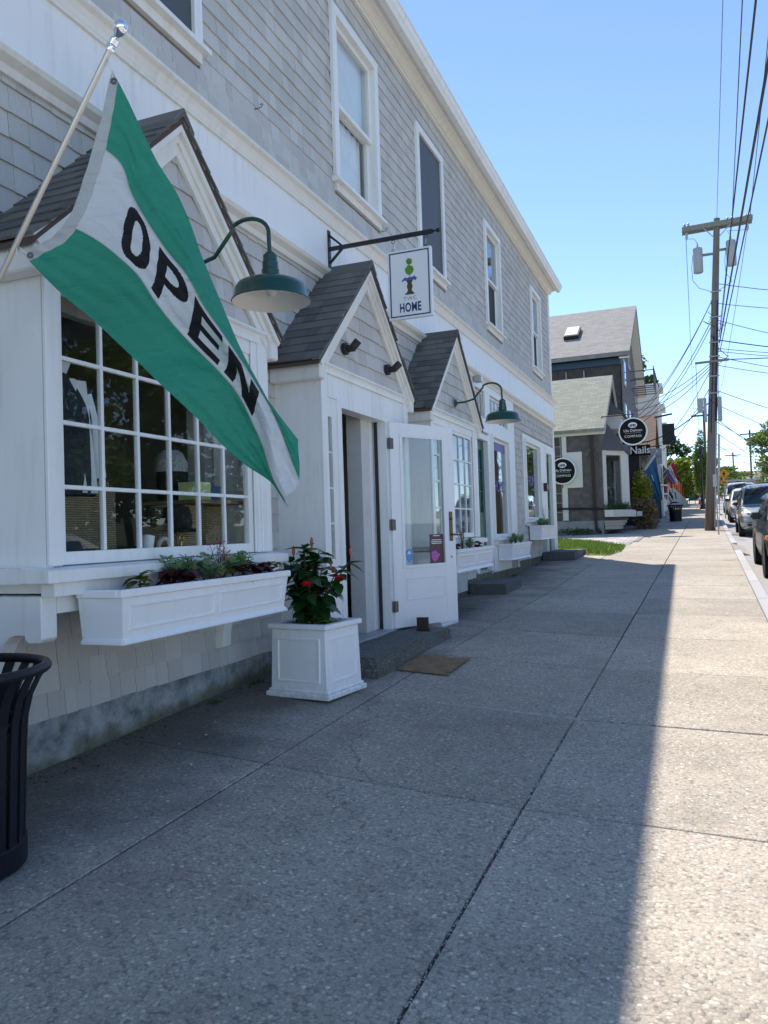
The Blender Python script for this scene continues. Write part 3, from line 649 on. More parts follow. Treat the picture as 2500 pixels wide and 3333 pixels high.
# ---- bay windows
def bay(yc, back=XW):
    y0, y1 = yc-1.07, yc+1.05
    B = MB()
    B.box(back, XB-.004, y0, y0+.05, 1.24, 2.90); B.box(back, XB-.004, y1-.05, y1, 1.24, 2.90)      # cheeks
    B.box(back, XB-.02, y0+.05, y1-.05, 1.20, 1.27)
    b = B.build('bay_window', 'white', SHOP)
    MB().box(XB-.06, XB+.0, y0+.0505, y1-.0505, 2.74, 2.87).build('head_board', 'white', b)
    mould('head_crown', crown(XB+.001, 2.83, 2.92, .05), y0-.03, y1+.03, 'white', b)
    g0, g1, h0, h1 = yc-.935, yc+.79, 1.40, 2.695
    for q in ((XB-.05, XB, y0+.0505, y0+.10, 1.33, 2.74), (XB-.05, XB, y1-.16, y1-.0505, 1.33, 2.74), (XB+.0005, XB+.022, y0-.002, y0+.085, 1.335, 2.83), (XB+.0005, XB+.022, y1-.13, y1+.002, 1.335, 2.83)): MB().box(*q).build('casing', 'white', b, bevel=.003)
    MB().box(XB+.0, XB+.012, y1-.21, y1-.131, 1.335, 2.83).build('inner_casing', 'white', b, bevel=.003)
    MB().prism([(XB-.08, 1.255), (XB+.10, 1.255), (XB+.10, 1.315), (XB-.08, 1.335)], 'y', y0-.09, y1+.10).build('sill', 'white', b, bevel=.004)
    MB().box(back, XB-.0801, y0-.09, y0-.001, 1.255, 1.33).box(back, XB-.0801, y1+.001, y1+.10, 1.255, 1.33).build('sill_return', 'white', b)
    MB().box(XB-.02, XB+.06, y0-.02, y1+.02, 1.19, 1.2545).build('sill_moulding', 'white', b)
    xs = XB-.03
    sa = MB().box(xs-.02, xs+.022, g0-.07, g0, h0-.065, h1+.045).box(xs-.02, xs+.022, g1, g1+.085, h0-.065, h1+.045).box(xs-.02, xs+.021, g0, g1, h0-.065, h0).box(xs-.02, xs+.021, g0, g1, h1, h1+.045)
    sa.build('sash', 'white', b, bevel=.003)
    nc, nr = 6, 4; m = .011
    for i in range(1, nc):
        y = g0+(g1-g0)*i/nc; MB().box(xs-.012, xs+.016, y-m, y+m, h0, h1).build('muntin', 'white', b, bevel=.003)
    for j in range(1, nr):
        z = h0+(h1-h0)*j/nr
        MB().box(xs-.011, xs+.0145, g0, g1, z-m, z+m).build('muntin', 'white', b, bevel=.003)
    for i in range(nc):
        for j in range(nr):
            ya, yb = g0+(g1-g0)*i/nc+m, g0+(g1-g0)*(i+1)/nc-m; za, zb = h0+(h1-h0)*j/nr+m, h0+(h1-h0)*(j+1)/nr-m
            t0, t1 = random.uniform(-.0025, .0025), random.uniform(-.0025, .0025)
            P = MB(); P.hexa([(xs-.002, ya, za), (xs+.001, ya, za), (xs+.001+t0, yb, za), (xs-.002+t0, yb, za)], [(xs-.002+t1, ya, zb), (xs+.001+t1, ya, zb), (xs+.001+t0+t1, yb, zb), (xs-.002+t0+t1, yb, zb)])
            P.build('pane', 'glass', b)
    # interior display shelf
    MB().box(back-.7, XB-.09, y0+.06, y1-.06, 1.271, 1.30).build('display_shelf', 'white', b)
    # carved brackets
    for yy in (y0-.012, y1-.09):
        pr = [(back+.004, 1.19), (XB-.03, 1.19), (XB-.03, .985), (XB-.05, .965), (XB-.12, .965), (XB-.14, .985), (XB-.14, 1.0), (XB-.2, 1.0)]
        for k in range(7):
            a = math.pi/2*k/6; pr.append((XB-.2-.16*math.sin(a)*1.0, .64+.36*math.cos(a)))
        pr += [(back+.004, .62)]
        MB().prism(pr, 'y', yy, yy+.10).build('bracket', 'white', b, bevel=.004)
    MB().box(back+.004, XB-.03, y0+.0885, y1-.0905, 1.10, 1.1895).build('bay_floor', 'white', b)
    return b
bay(BAY1); bay(BAY2)
# ---- porch
p0, p1 = PORCH-1.05, PORCH+1.07
P = MB(); P.box(XW, XB-.0, p0, p0+.06, .15, 2.90)
porch = P.build('porch', 'white', SHOP); MB().box(XW, XB, p1-.06, p1, .2, 2.90).build('cheek', 'white', porch)
MB().box(XB-.10, XB+.001, p0+.0605, p1-.0605, 2.625, 2.88).build('header_board', 'white', porch)
mould('header_crown', crown(XB+.002, 2.82, 2.90, .045), p0-.02, p1+.02, 'white', porch)
for yy in (p0-.003, p1-.107): MB().box(XB+.0005, XB+.02, yy, yy+.11, .42, 2.82).build('corner_board', 'white', porch, bevel=.003)
MB().box(XW+.005, XB+.06, p0-.10, p0-.001, 2.74, 2.87).build('eave_return', 'cream', porch, bevel=.01)
MB().box(XW+.005, XB+.06, p1+.001, p1+.10, 2.74, 2.87).build('eave_return', 'cream', porch, bevel=.01)
for yc in (BAY1, BAY2):
    MB().box(XW+.005, XB+.06, yc-1.17, yc-1.071, 2.74, 2.87).build('eave_return', 'cream', SHOP, bevel=.01)
    MB().box(XW+.005, XB+.06, yc+1.051, yc+1.15, 2.74, 2.87).build('eave_return', 'cream', SHOP, bevel=.01)
# sidelight
sy0, sy1 = p0+.108, 6.275
S_ = MB().box(XB-.06, XB-.012, p0+.061, 6.02, .43, 2.624).box(XB-.06, XB-.012, 6.175, sy1, .43, 2.624).box(XB-.06, XB-.0125, 6.02, 6.175, .43, .62).box(XB-.06, XB-.0125, 6.02, 6.175, .62, 1.22).box(XB-.06, XB-.0125, 6.02, 6.175, 2.46, 2.624)
sd = S_.build('sidelight', 'white', porch)
for z in (1.22, 1.535, 1.84, 2.15): 
    MB().box(XB-.042, XB-.036, 6.021, 6.174, z+.008, z+.30).build('pane', 'glass', porch)
    MB().box(XB-.055, XB-.02, 6.0205, 6.1745, z-.008, z+.0079).build('muntin', 'white', porch)
MB().box(XB-.011, XB-.004, 6.0, 6.195, .72, 1.12).build('raised_panel', 'white', porch, bevel=.006)
# door frame and vestibule
for (a, b) in ((sy1+.0005, 6.355), (7.42, 7.50)): MB().box(XB-.14, XB+.006, a, b, .43, 2.6245).build('door_jamb', 'white', porch, bevel=.003)
MB().box(XB-.14, XB+.004, 6.3555, 7.4195, 2.565, 2.6245).build('door_head', 'white', porch)
MB().box(XB-.10, XB-.0, 7.501, p1-.061, .43, 2.6245).build('side_panel', 'white', porch)
MB().box(XB-.30, XB+.03, 6.28, 7.5, .42, .462).build('threshold', 'galv', porch, bevel=.004)
MB().box(XB-.125, XB-.09, 7.407, 7.4195, .463, 2.564).build('weather_strip', 'frame_black', porch)
MB().box(XB-.30, XB-.145, 7.12, 7.32, .416, 3.2).build('vestibule_wall', 'int_ceiling', porch)
MB().box(XB-.16, XB-.1415, 7.321, 7.4195, .463, 2.6).build('inner_jamb', 'white', porch)
MB().box(-4.6, XB-.301, 6.0, 7.149, .39, .415).build('vestibule_floor', 'int_wood', porch)
MB().box(XB-.8, XB-.79, 6.42, 6.8, .55, 2.45).build('inner_screen', 'frame_black', porch)
# ---- open door leaf
DH = Vector((XB+.012, 7.46, .465)); DF = Vector((-2.475, 8.30, .465)); dl = (DF-DH); W_ = dl.length; ax = dl.normalized(); nx = Vector((ax.y, -ax.x, 0))
DW, DHH = W_, 2.10
door = bpy.data.objects.new('door', None)
def dpt(u, v, n): return DH + ax*u + nx*n + Vector((0, 0, v))
def dbox(mb, u0, u1, v0, v1, n0, n1):
    return mb.hexa([dpt(u0, v0, n0), dpt(u1, v0, n0), dpt(u1, v0, n1), dpt(u0, v0, n1)], [dpt(u0, v1, n0), dpt(u1, v1, n0), dpt(u1, v1, n1), dpt(u0, v1, n1)])
mb = MB(); gu0, gu1, gv0, gv1 = .155, DW-.165, .62, 1.965
dbox(mb, 0, gu0, 0, DHH, -.022, .022); dbox(mb, gu1, DW, 0, DHH, -.022, .022); dbox(mb, gu0, gu1, 0, gv0, -.0215, .0215); dbox(mb, gu0, gu1, gv1, DHH, -.0215, .0215)
door = mb.build('door', 'white_door', SHOP, bevel=.002)
mb = MB()
for (a, b, c, d) in ((gu0-.025, gu0+.012, gv0-.025, gv1+.025), (gu1-.012, gu1+.025, gv0-.025, gv1+.025)): dbox(mb, a, b, c, d, .021, .031)
for (c, d) in ((gv0-.0245, gv0+.012), (gv1-.012, gv1+.0245)): dbox(mb, gu0+.0125, gu1-.0125, c, d, .0211, .0305)
mb.build('glass_bead', 'white_door', door, bevel=.003)
mb = MB(); dbox(mb, gu0, gu1, gv0, gv1, -.003, .003); mb.build('pane', 'glass', door)
mb = MB()
for (a, b, c, d) in ((gu0+.02, gu0+.035, .27, .50), (gu1-.035, gu1-.02, .27, .50)): dbox(mb, a, b, c, d, .0212, .028)
for (c, d) in ((.27, .285), (.485, .50)): dbox(mb, gu0+.0351, gu1-.0351, c, d, .0212, .028)
mb.build('panel_moulding', 'white_door', door, bevel=.003)
for v in (.22, 1.05, 1.88):
    mb = MB(); dbox(mb, -.03, .045, v-.055, v+.055, .0225, .026); o = mb.build('hinge', 'hinge_metal', door)
    mb = MB(); mb.tube([dpt(-.006, v-.06, .03), dpt(-.006, v+.06, .03)], .008, 8); mb.build('hinge_pin', 'hinge_metal', door)
mb = MB(); dbox(mb, DW-.10, DW-.045, .86, 1.18, .0222, .029); mb.build('lock_plate', 'bronze', door, bevel=.003)
mb = MB(); mb.tube([dpt(DW-.072, .93, .029), dpt(DW-.072, .93, .07), dpt(DW-.06, .93, .078), dpt(DW+.0, .925, .08), dpt(DW+.035, .93, .078)], [.012, .009, .010, .009, .006], 8); mb.tube([dpt(DW-.072, 1.1, .029), dpt(DW-.072, 1.1, .045)], .014, 10); mb.build('lever_handle', 'bronze', door, smooth=True)
mb = MB(); mb.tube([dpt(DW-.075, .69, .022), dpt(DW-.075, .69, .028)], .013, 12); mb.build('door_knob', 'galv', door)
mb = MB(); mb.add([dpt(gu0+.03+u*.11, gv0+.03+v*.15, .0042) for u, v in ((.5, 0), (.85, .22), (1, .55), (1, .9), (.5, 1), (0, .9), (0, .55), (.15, .22))], [tuple(range(8))]); mb.build('shield_sticker', 'sticker_blue', door, fixn=False)
mb = MB(); mb.add([dpt(gu0+.03+u*.11, gv0+.03+v*.15, .0052) for u, v in ((.25, .62), (.75, .62), (.5, .88))], [(0, 1, 2)]); mb.build('sticker_triangle', 'sign_white', door, fixn=False)
mb = MB(); dbox(mb, gu1-.225, gu1-.015, gv0+.01, gv0+.32, .0035, .0045); po = mb.build('poster', 'poster', door)
mb = MB(); random.seed(3)
for k in range(26):
    a, r = random.uniform(0, 6.3), .055*math.sqrt(random.random()); mb.add([dpt(gu1-.14+r*math.cos(a)+.016*math.cos(q), gv0+.095+r*math.sin(a)+.016*math.sin(q), .0055+k*.00003) for q in (0, 1.05, 2.1, 3.15, 4.2, 5.25)], [tuple(range(6))])
mb.build('poster_flower', 'hydrangea', door, fixn=False)
mb = MB()
for k, (wd, v) in enumerate(((.10, .30), (.15, .255), (.17, .235), (.15, .218))): dbox(mb, gu1-.12-wd/2, gu1-.12+wd/2, gv0+v, gv0+v+.008, .0047, .0052)
mb.build('poster_lines', 'sign_white', door)
# ---- further shopfront on the main wall
def panel_door(y0, y1, z0, z1, x=XW, glaz=(.45, .93)):
    fr = MB().box(x-.06, x+.028, y0-.11, y0, z0, z1+.10).box(x-.06, x+.028, y1, y1+.11, z0, z1+.10).box(x-.06, x+.027, y0, y1, z1, z1+.10)
    d = MB(); h = z1-z0; ga, gb = z0+h*glaz[0], z0+h*glaz[1]; xx = x-.10
    d.box(xx, xx+.04, y0, y0+.12, z0, z1).box(xx, xx+.04, y1-.12, y1, z0, z1).box(xx, xx+.0395, y0+.12, y1-.12, z0, ga).box(xx, xx+.0395, y0+.12, y1-.12, gb, z1)
    do = d.build('green_door', 'door_green', SHOP); fr.build('door_frame', 'white', do, bevel=.003)
    MB().box(xx+.015, xx+.02, y0+.12, y1-.12, ga, gb).build('pane', 'glass', do)
    m = MB()
    for i in (1, 2): y = y0+.12+(y1-y0-.24)*i/3; m.box(xx+.021, xx+.034, y-.009, y+.009, ga, gb)
    for j in (1, 2): z = ga+(gb-ga)*j/3; m.box(xx+.021, xx+.033, y0+.12, y1-.12, z-.009, z+.009)
    m.build('muntin', 'door_green', do)
    for i in range(2):
        a = y0+.12+(y1-y0-.24)*(i*.5)+.02; MB().box(xx+.0396, xx+.048, a, a+(y1-y0-.24)*.5-.04, z0+.14, ga-.1).build('raised_panel', 'door_green', do, bevel=.006)
    MB().box(xx+.041, xx+.06, y1-.08, y1-.03, ga-.05, ga+.07).build('lock', 'galv', do)
    return do
panel_door(12.5, 13.3, .72, 2.95); panel_door(19.02, 19.80, .80, 3.22)
fr = MB().box(XW-.012, XW+.022, 13.411, 13.56, .90, 3.93).box(XW-.012, XW+.022, 14.90, 15.5, 1.0, 3.3).box(XW-.012, XW+.022, 12.32, 12.389, .75, 3.93).box(XW-.012, XW+.021, 12.389, 15.5, 3.805, 3.93).box(XW-.012, XW+.021, 12.389, 15.5, 3.10, 3.33).box(XW-.012, XW+.022, 13.21, 13.41, 3.331, 3.804).box(XW-.012, XW+.022, 14.95, 15.5, 3.331, 3.804).box(XW-.012, XW+.0205, 12.39, 12.55, 3.331, 3.804)
fr.box(XW-.012, XW+.02, 13.56, 14.90, .68, 1.29).build('shopfront_trim', 'white', SHOP, bevel=.003)
window(SHOP, XW+.02, 13.55, 14.92, 1.28, 3.12, casing=.06, sash=1, name='display_window')
for (a, b, n) in ((12.56, 13.2, 3), (13.6, 14.95, 5)):
    tr = MB().box(XW-.05, XW-.02, a, b, 3.335, 3.37).box(XW-.05, XW-.02, a, b, 3.76, 3.80)
    for i in range(n+1): y = a+(b-a)*i/n; tr.box(XW-.051, XW-.019, y-.012, y+.012, 3.34, 3.79)
    to = tr.build('transom_window', 'white', SHOP); MB().box(XW-.04, XW-.035, a, b, 3.35, 3.78).build('pane', 'glass', to)
fr = MB().box(XW-.012, XW+.022, 16.33, 16.46, 1.5, 3.42).box(XW-.012, XW+.0215, 16.46, Y1-.131, 3.32, 3.42).box(XW-.012, XW+.022, 18.2, 18.9, 1.2, 3.319).box(XW-.012, XW+.0225, 19.911, Y1-.131, .85, 3.319)
fr.build('shopfront_trim', 'white', SHOP, bevel=.003)
window(SHOP, XW+.02, 16.46, 18.2, 1.60, 3.32, casing=.06, sash=1, name='display_window')
put_text('window_lettering', SHOP, 'HOME', .30, 'window_violet', (XW-.018, 14.25, 2.20), '+x', sx=.9)
put_text('window_lettering', SHOP, 'HOME', .30, 'window_violet', (XW-.018, 17.35, 2.45), '+x', sx=.9)
MB().box(XW-.03, XW-.026, 13.66, 14.8, 2.86, 3.0).build('window_decal', 'window_violet', SHOP)
# ================================================================== THINGS ON AND AROUND THE SHOP
random.seed(11)
# ---- OPEN flag and its staff
FL = [[(-2.258, 2.688, 3.470), (-2.216, 2.737, 3.350), (-2.180, 2.783, 3.226), (-2.139, 2.831, 3.102), (-2.085, 2.884, 2.982), (-2.048, 2.931, 2.851), (-2.011, 2.961, 2.708), (-1.960, 2.981, 2.561), (-1.909, 3.002, 2.416), (-1.856, 3.024, 2.270), (-1.798, 3.047, 2.128), (-1.720, 3.078, 1.999), (-1.636, 3.112, 1.873)], [(-2.373, 2.705, 3.186), (-2.285, 2.759, 3.102), (-2.248, 2.784, 2.966), (-2.180, 2.804, 2.833), (-2.096, 2.817, 2.702), (-2.002, 2.832, 2.579), (-1.935, 2.846, 2.446), (-1.863, 2.878, 2.325), (-1.800, 2.920, 2.207), (-1.742, 2.965, 2.086), (-1.686, 3.002, 1.960), (-1.641, 3.019, 1.822), (-1.591, 3.024, 1.684)], [(-2.547, 2.700, 2.860), (-2.431, 2.737, 2.793), (-2.326, 2.767, 2.704), (-2.231, 2.794, 2.607), (-2.163, 2.816, 2.493), (-2.092, 2.847, 2.385), (-2.015, 2.885, 2.287), (-1.934, 2.927, 2.192), (-1.859, 2.961, 2.092), (-1.802, 2.977, 1.971), (-1.747, 2.980, 1.846), (-1.700, 2.969, 1.716), (-1.629, 2.965, 1.600)], [(-2.770, 2.669, 2.755), (-2.698, 2.719, 2.656), (-2.613, 2.761, 2.557), (-2.505, 2.790, 2.460), (-2.390, 2.802, 2.354), (-2.272, 2.806, 2.245), (-2.159, 2.811, 2.140), (-2.057, 2.829, 2.040), (-1.979, 2.877, 1.946), (-1.915, 2.941, 1.848), (-1.842, 3.014, 1.761), (-1.758, 3.084, 1.682), (-1.693, 3.127, 1.567)]]
FL = [[Vector(p) for p in r] for r in FL]
def cr(a, b, c, d, t): return .5*((2*b)+(c-a)*t+(2*a-5*b+4*c-d)*t*t+(3*b-a-3*c+d)*t**3)
def along(r, s):
    x = s*(len(r)-1); i = min(int(x), len(r)-2); t = x-i
    g = lambda k: r[k] if 0 <= k < len(r) else (2*r[0]-r[1] if k < 0 else 2*r[-1]-r[-2])
    return cr(g(i-1), g(i), g(i+1), g(i+2), t)
FN = Vector((math.sin(YAW), -math.cos(YAW), 0))
def flag_pt(s, t):
    q = [along(r, s) for r in FL]; x = t*3; i = min(int(x), 2); f = x-i
    g = lambda k: q[k] if 0 <= k < 4 else (2*q[0]-q[1] if k < 0 else 2*q[-1]-q[-2])
    p = cr(g(i-1), g(i), g(i+1), g(i+2), f)
    rip = .006*math.sin(9*s*3.1+t*5)+.011*s*math.sin(t*12+s*4)*(1-abs(t-.5)) + .016*math.sin(t*3.14*2+s*15)*min(1, s*4)*(.4+.6*(t > .6)) + .005*math.sin(40*s+25*t)*math.sin(7*t) + .0035*math.sin(70*t+9*s+3*math.sin(6*s))*math.sin(5*s+t) + .010*math.sin(24*t-13*s)*s*s + .022*math.sin(t*15-s*7)*min(1, max(0, (s-.5)*3))*(1 if t > .3 else .4)
    rip += .007*math.exp(-((t-.16-.1*s)/.03)**2) - .008*math.exp(-((t-.84+.25*s)/.04)**2)*min(1, 3*s) + .005*math.exp(-((t-.9+.5*s)/.03)**2)
    return p + FN*rip
def letter(s, t):
    # letters O P E N in flag coordinates: v runs down the letter 0..1, h along the fly 0..1
    v = (t-.358)/.284
    if not 0 <= v <= 1: return False
    for ch, a, b in (('O', .158, .272), ('P', .305, .435), ('E', .462, .585), ('N', .612, .752)):
        h = (s-a)/(b-a)
        if 0 <= h <= 1:
            if ch == 'O':
                x, y = (h-.5)/.5, (v-.5)/.5; return abs(x)**2.6+abs(y)**2.6 <= 1 and not (abs(x)/.38)**2.4+(abs(y)/.68)**2.4 <= 1
            if ch == 'P':
                if h < .30: return True
                x, y = (h-.30)/.70, (v-.30)/.30
                if v > .62: return False
                return x**2.4+abs(y)**2.6 <= 1 and not (x/.55)**2.4+(abs(y)/.45)**2.4 <= 1
            if ch == 'E': return h < .30 or v < .2 or v > .8 or (.41 < v < .59 and h < .88)
            if ch == 'N': return h < .27 or h > .73 or abs(h-.5-(v-.5)*.5) < .17
    return False
NU, NV = 520, 200
def flag_m(i, j):
    s, t = (i+.5)/NU, (j+.5)/NV
    if s < .032: return 3
    if letter(s, t): return 2
    return 1 if 1/3 < t < 2/3 else 0
flag = thing('open_flag', 'green and white OPEN flag draped over the bay window', 'flag', (-2.4, 2.8, 2.7))
mb = MB(); mb.grid(lambda i, j: flag_pt(i/NU, j/NV), NU, NV, flag_m)
fc = mb.build('cloth', ['flag_green', 'flag_white', 'flag_black', 'flag_hem'], flag, smooth=False, fixn=False)
fc.data.polygons.foreach_set('use_smooth', [True]*len(fc.data.polygons))
for t in (1/3, 2/3):
    MB().tube([flag_pt(s/60, t)+FN*.002 for s in range(2, 61)], .0022, 5).build('seam', 'flag_hem', flag, smooth=True)
for t, s in ((0, 0), (1, 0)):
    c = flag_pt(.018, .025 if t == 0 else .972)
    pr = [(.010+.005*math.cos(a), .004*math.sin(a)) for a in [k*math.pi/4 for k in range(9)]]
    m_ = MB(); m_.lathe(pr, (0, 0, 0), 16, 'y'); o = m_.build('grommet', 'hinge_metal', flag, smooth=True, loc=c+FN*.004, local=True); o.rotation_euler.z = YAW
PA, PD = Vector((-2.799, 2.657, 2.778)), Vector((0.57588, 0.01702, 0.81736))
staff = thing('flag_staff', 'aluminium flag staff with silver ball finial leaning out from the bay', 'flagpole', (-3.0, 2.79, 2.74))
MB().tube([PA-PD*.84, PA+PD*.945], .0125, 14).build('pole', 'alu', staff, smooth=True)
tip = PA+PD*.945
fn = MB(); fn.lathe([(0, -.005), (.019, -.005), (.02, .012), (.016, .018), (.021, .022), (.021, .045), (.011, .055), (.013, .062), (.024, .075), (.030, .095), (.027, .115), (.015, .128), (0, .131)], (0, 0, 0), 20)
o = fn.build('finial', 'chrome', staff, smooth=True, loc=tip, local=True); o.rotation_euler = PD.to_track_quat('Z', 'Y').to_euler()
mb = MB(); mb.tube([PA-PD*.86, PA-PD*.74], .018, 12); q_ = PA-PD*.80; mb.box(q_.x-.04, q_.x+.04, q_.y+.012, 2.9085, q_.z-.04, q_.z+.04); mb.build('bracket', 'galv', staff)
for p, q in ((flag_pt(.012, .02), PA+PD*.92), (flag_pt(.012, .978), PA+PD*.02)): MB().tube([p, (p+q)/2+Vector((0, 0, -.008)), q, q+Vector((0, 0, -.05))], .0022, 5).build('tie_cord', 'sign_white', staff)
# ---- gooseneck barn lamps
def lamp(y, label):
    L = thing('gooseneck_lamp', label, 'wall lamp', (XB, y, 3.1), 'green barn lamps on the gables')
    mb = MB(); mb.lathe([(0, 0), (.055, 0), (.055, .02), (.04, .03), (.02, .045), (0, .045)], (XB+.012, y, 3.1), 16, 'x'); mb.build('wall_plate', 'green_metal', L, smooth=True)
    MB().lathe([(0, -.006), (.066, -.006), (.066, .006), (0, .006)], (XB+.018, y, 3.1), 16, 'x').build('mount_box', 'galv', L)
    pts = [(XB+.03, y, 3.10), (XB+.16, y, 3.105), (XB+.27, y, 3.13)]
    for k in range(6): a = k/5; pts.append((XB+.27+.13*a, y, 3.13+.14*a))
    for k in range(1, 11):
        a = math.pi*.78*k/10; c = (XB+.50, 3.215); pts.append((c[0]-.145*math.cos(a+.62), y, c[1]+.105*math.sin(a+.62)))
    pts += [(XB+.645, y, 3.16), (XB+.65, y, 3.08)]
    pts = [p for i, p in enumerate(pts) if i in (0, 1, 2) or i >= 5]
    MB().tube(pts, .0125, 12).build('arm', 'green_metal', L, smooth=True)
    c = (XB+.65, y, 0)
    MB().lathe([(0, 3.095), (.028, 3.095), (.03, 3.085), (.042, 3.08), (.042, 3.045), (.047, 3.04), (.047, 3.00), (.052, 2.995), (.052, 2.945), (0, 2.945)], c, 20).build('socket', 'green_metal', L, smooth=True)
    MB().lathe([(.05, 2.953), (.075, 2.940), (.155, 2.925), (.195, 2.905), (.213, 2.875), (.218, 2.835), (.228, 2.818), (.232, 2.81), (.226, 2.808)], c, 40).build('shade', 'green_metal', L, smooth=True, fixn=False)
    MB().lathe([(.0, 2.944), (.075, 2.934), (.150, 2.919), (.188, 2.900), (.207, 2.872), (.212, 2.835), (.222, 2.815), (.226, 2.8075)], c, 40).build('shade_lining', 'lamp_inner', L, smooth=True, fixn=False)
    MB().sphere((XB+.65, y, 2.88), .035, 12, sc=(1, 1, 1.25)).build('bulb', 'ceramic', L, smooth=True)
    return L
lamp(BAY1+.02, 'green gooseneck barn lamp reaching out past the OPEN flag'); lamp(BAY2-.02, 'green gooseneck barn lamp on the gable behind the open door')
# ---- hanging sign and its bracket
SY = 7.02
br = thing('sign_bracket', 'black iron wall bracket holding the hanging shop sign', 'bracket', (XW+.05, SY, 4.25))
MB().box(XW+.046, XW+.058, SY-.025, SY+.025, 4.06, 4.45).build('wall_plate', 'black_metal', br)
MB().box(XW+.058, -2.20, SY-.0125, SY+.0125, 4.245, 4.283).build('arm', 'black_metal', br)
mb = MB(); mb.lathe([(0, 0), (.014, 0), (.014, .012), (.008, .016), (.01, .03), (.02, .042), (.022, .055), (.015, .07), (0, .075)], (-2.20, SY, 4.264), 12, 'x'); mb.build('arm_finial', 'black_metal', br, smooth=True)
for s in (-1, 1): MB().hexa([(XW+.059, SY-.010, 4.264+s*.15), (XW+.059, SY+.010, 4.264+s*.15), (XW+.059, SY+.010, 4.264+s*.12), (XW+.059, SY-.010, 4.264+s*.12)], [(XW+.20, SY-.01, 4.264+s*.02), (XW+.20, SY+.01, 4.264+s*.02), (XW+.17, SY+.01, 4.264+s*.02), (XW+.17, SY-.01, 4.264+s*.02)]).build('brace', 'black_metal', br)
for z in (4.09, 4.18, 4.35, 4.42): MB().sphere((XW+.059, SY, z), .008, 8).build('bolt', 'black_metal', br)
sg = thing('hanging_sign', 'white TWC HOME sign with painted topiary urn above the porch', 'sign', (-2.44, SY, 3.46))
sx0, sx1, sz0, sz1 = -2.66, -2.22, 3.465, 4.125; yf = SY-.022
MB().box(sx0, sx1, SY-.022, SY+.022, sz0, sz1).build('board', 'sign_white', sg, bevel=.004)
for q in ((sx0+.02, sx1-.02, sz0+.02, sz0+.032), (sx0+.02, sx1-.02, sz1-.032, sz1-.02), (sx0+.02, sx0+.032, sz0+.032, sz1-.032), (sx1-.032, sx1-.02, sz0+.032, sz1-.032)): MB().box(q[0], q[1], yf-.002, yf-.0005, q[2], q[3]).build('border_line', 'navy', sg)
put_text('word', sg, 'HOME', .118, 'navy', (-2.44, yf-.001, 3.565), sx=.62, offset=.0035, spacing=1.1, extrude=.001)
put_text('word', sg, 'TWC', .05, 'letter_grey', (-2.44, yf-.001, 3.652), sx=1.1, spacing=1.12, extrude=.001)
def blob(c, r, name, mt, seed, n=26, jag=.16, dy=0):
    random.seed(seed); v = [(c[0]+r*(1+random.uniform(-jag, jag*.6))*math.cos(2*math.pi*k/n), yf-.0015-dy, c[1]+r*(1+random.uniform(-jag, jag*.6))*math.sin(2*math.pi*k/n)) for k in range(n)]
    m_ = MB(); m_.add(v, [tuple(range(n-1, -1, -1))]); return m_.build(name, mt, sg, fixn=False)
def poly(pts, name, mt, dy=0): m_ = MB(); m_.add([(-2.44+x, yf-.0015-dy, z) for x, z in pts], [tuple(range(len(pts)))]); return m_.build(name, mt, sg, fixn=False)
poly([(-.003, 3.86), (.003, 3.86), (.003, 4.0), (-.003, 4.0)], 'painted_stem', 'urn'); blob((-2.44, 4.005), .032, 'painted_ball', 'topiary', 1, dy=.0004); blob((-2.44, 3.925), .045, 'painted_ball', 'topiary', 2, dy=.0004)
poly([(-.048, 3.69), (.045, 3.69), (.045, 3.70), (.03, 3.712), (.018, 3.735), (.028, 3.755), (.028, 3.78), (.02, 3.79), (.03, 3.82), (.042, 3.83), (-.042, 3.83), (-.03, 3.82), (-.02, 3.79), (-.028, 3.78), (-.028, 3.755), (-.018, 3.735), (-.03, 3.712), (-.048, 3.70)], 'painted_urn', 'urn')
poly([(-.07, 3.815), (-.055, 3.83), (-.045, 3.825), (.045, 3.828), (.06, 3.815), (.075, 3.84), (.055, 3.855), (.05, 3.865), (.03, 3.853), (0, 3.857), (-.03, 3.848), (-.045, 3.862), (-.06, 3.845), (-.08, 3.83)], 'painted_flowers', 'violet', .0006)
for x in (-2.60, -2.27):
    MB().lathe([(.016+.003*math.cos(a), .003*math.sin(a)) for a in [k*math.pi/3 for k in range(7)]], (x, SY, 4.225), 16, 'y').build('ring', 'black_metal', sg)
    MB().lathe([(.012+.0028*math.cos(a), .003*math.sin(a)) for a in [k*math.pi/3 for k in range(7)]], (x-.006, SY, 4.138), 14, 'y').build('eye_bolt', 'black_metal', sg)
    MB().tube([(x, SY, 4.212), (x-.004, SY+.004, 4.18), (x-.006, SY, 4.148)], .004, 6).build('link', 'galv', sg)
# ---- spot lights on the porch gable
for y, tl, lab in ((6.42, 'up', 'black spotlight on porch gable on the sign bracket\'s flag side'), (7.46, 'r', 'black spotlight on porch gable nearest the open glass door')):
    sp = thing('spotlight', lab, 'spotlight', (XB, y, 3.1), 'spotlights on the porch gable')
    MB().lathe([(0, 0), (.055, 0), (.055, .035), (.05, .04), (0, .04)], (XB+.012, y, 3.1), 20, 'x').build('base', 'black_plastic', sp, smooth=True)
    MB().box(XB+.05, XB+.12, y-.028, y-.018, 3.075, 3.125).box(XB+.05, XB+.12, y+.018, y+.028, 3.075, 3.125).build('yoke', 'black_plastic', sp)
    d = Vector((.62, .12 if tl == 'up' else .35, .72)).normalized(); a = Vector((XB+.085, y, 3.085))
    MB().tube([a, a+d*.035, a+d*.036, a+d*.105], [.028, .034, .036, .036], 16).build('head', 'black_plastic', sp, smooth=True)
    MB().tube([a+d*.1051, a+d*.107], .028, 14).build('lens', 'galv', sp)
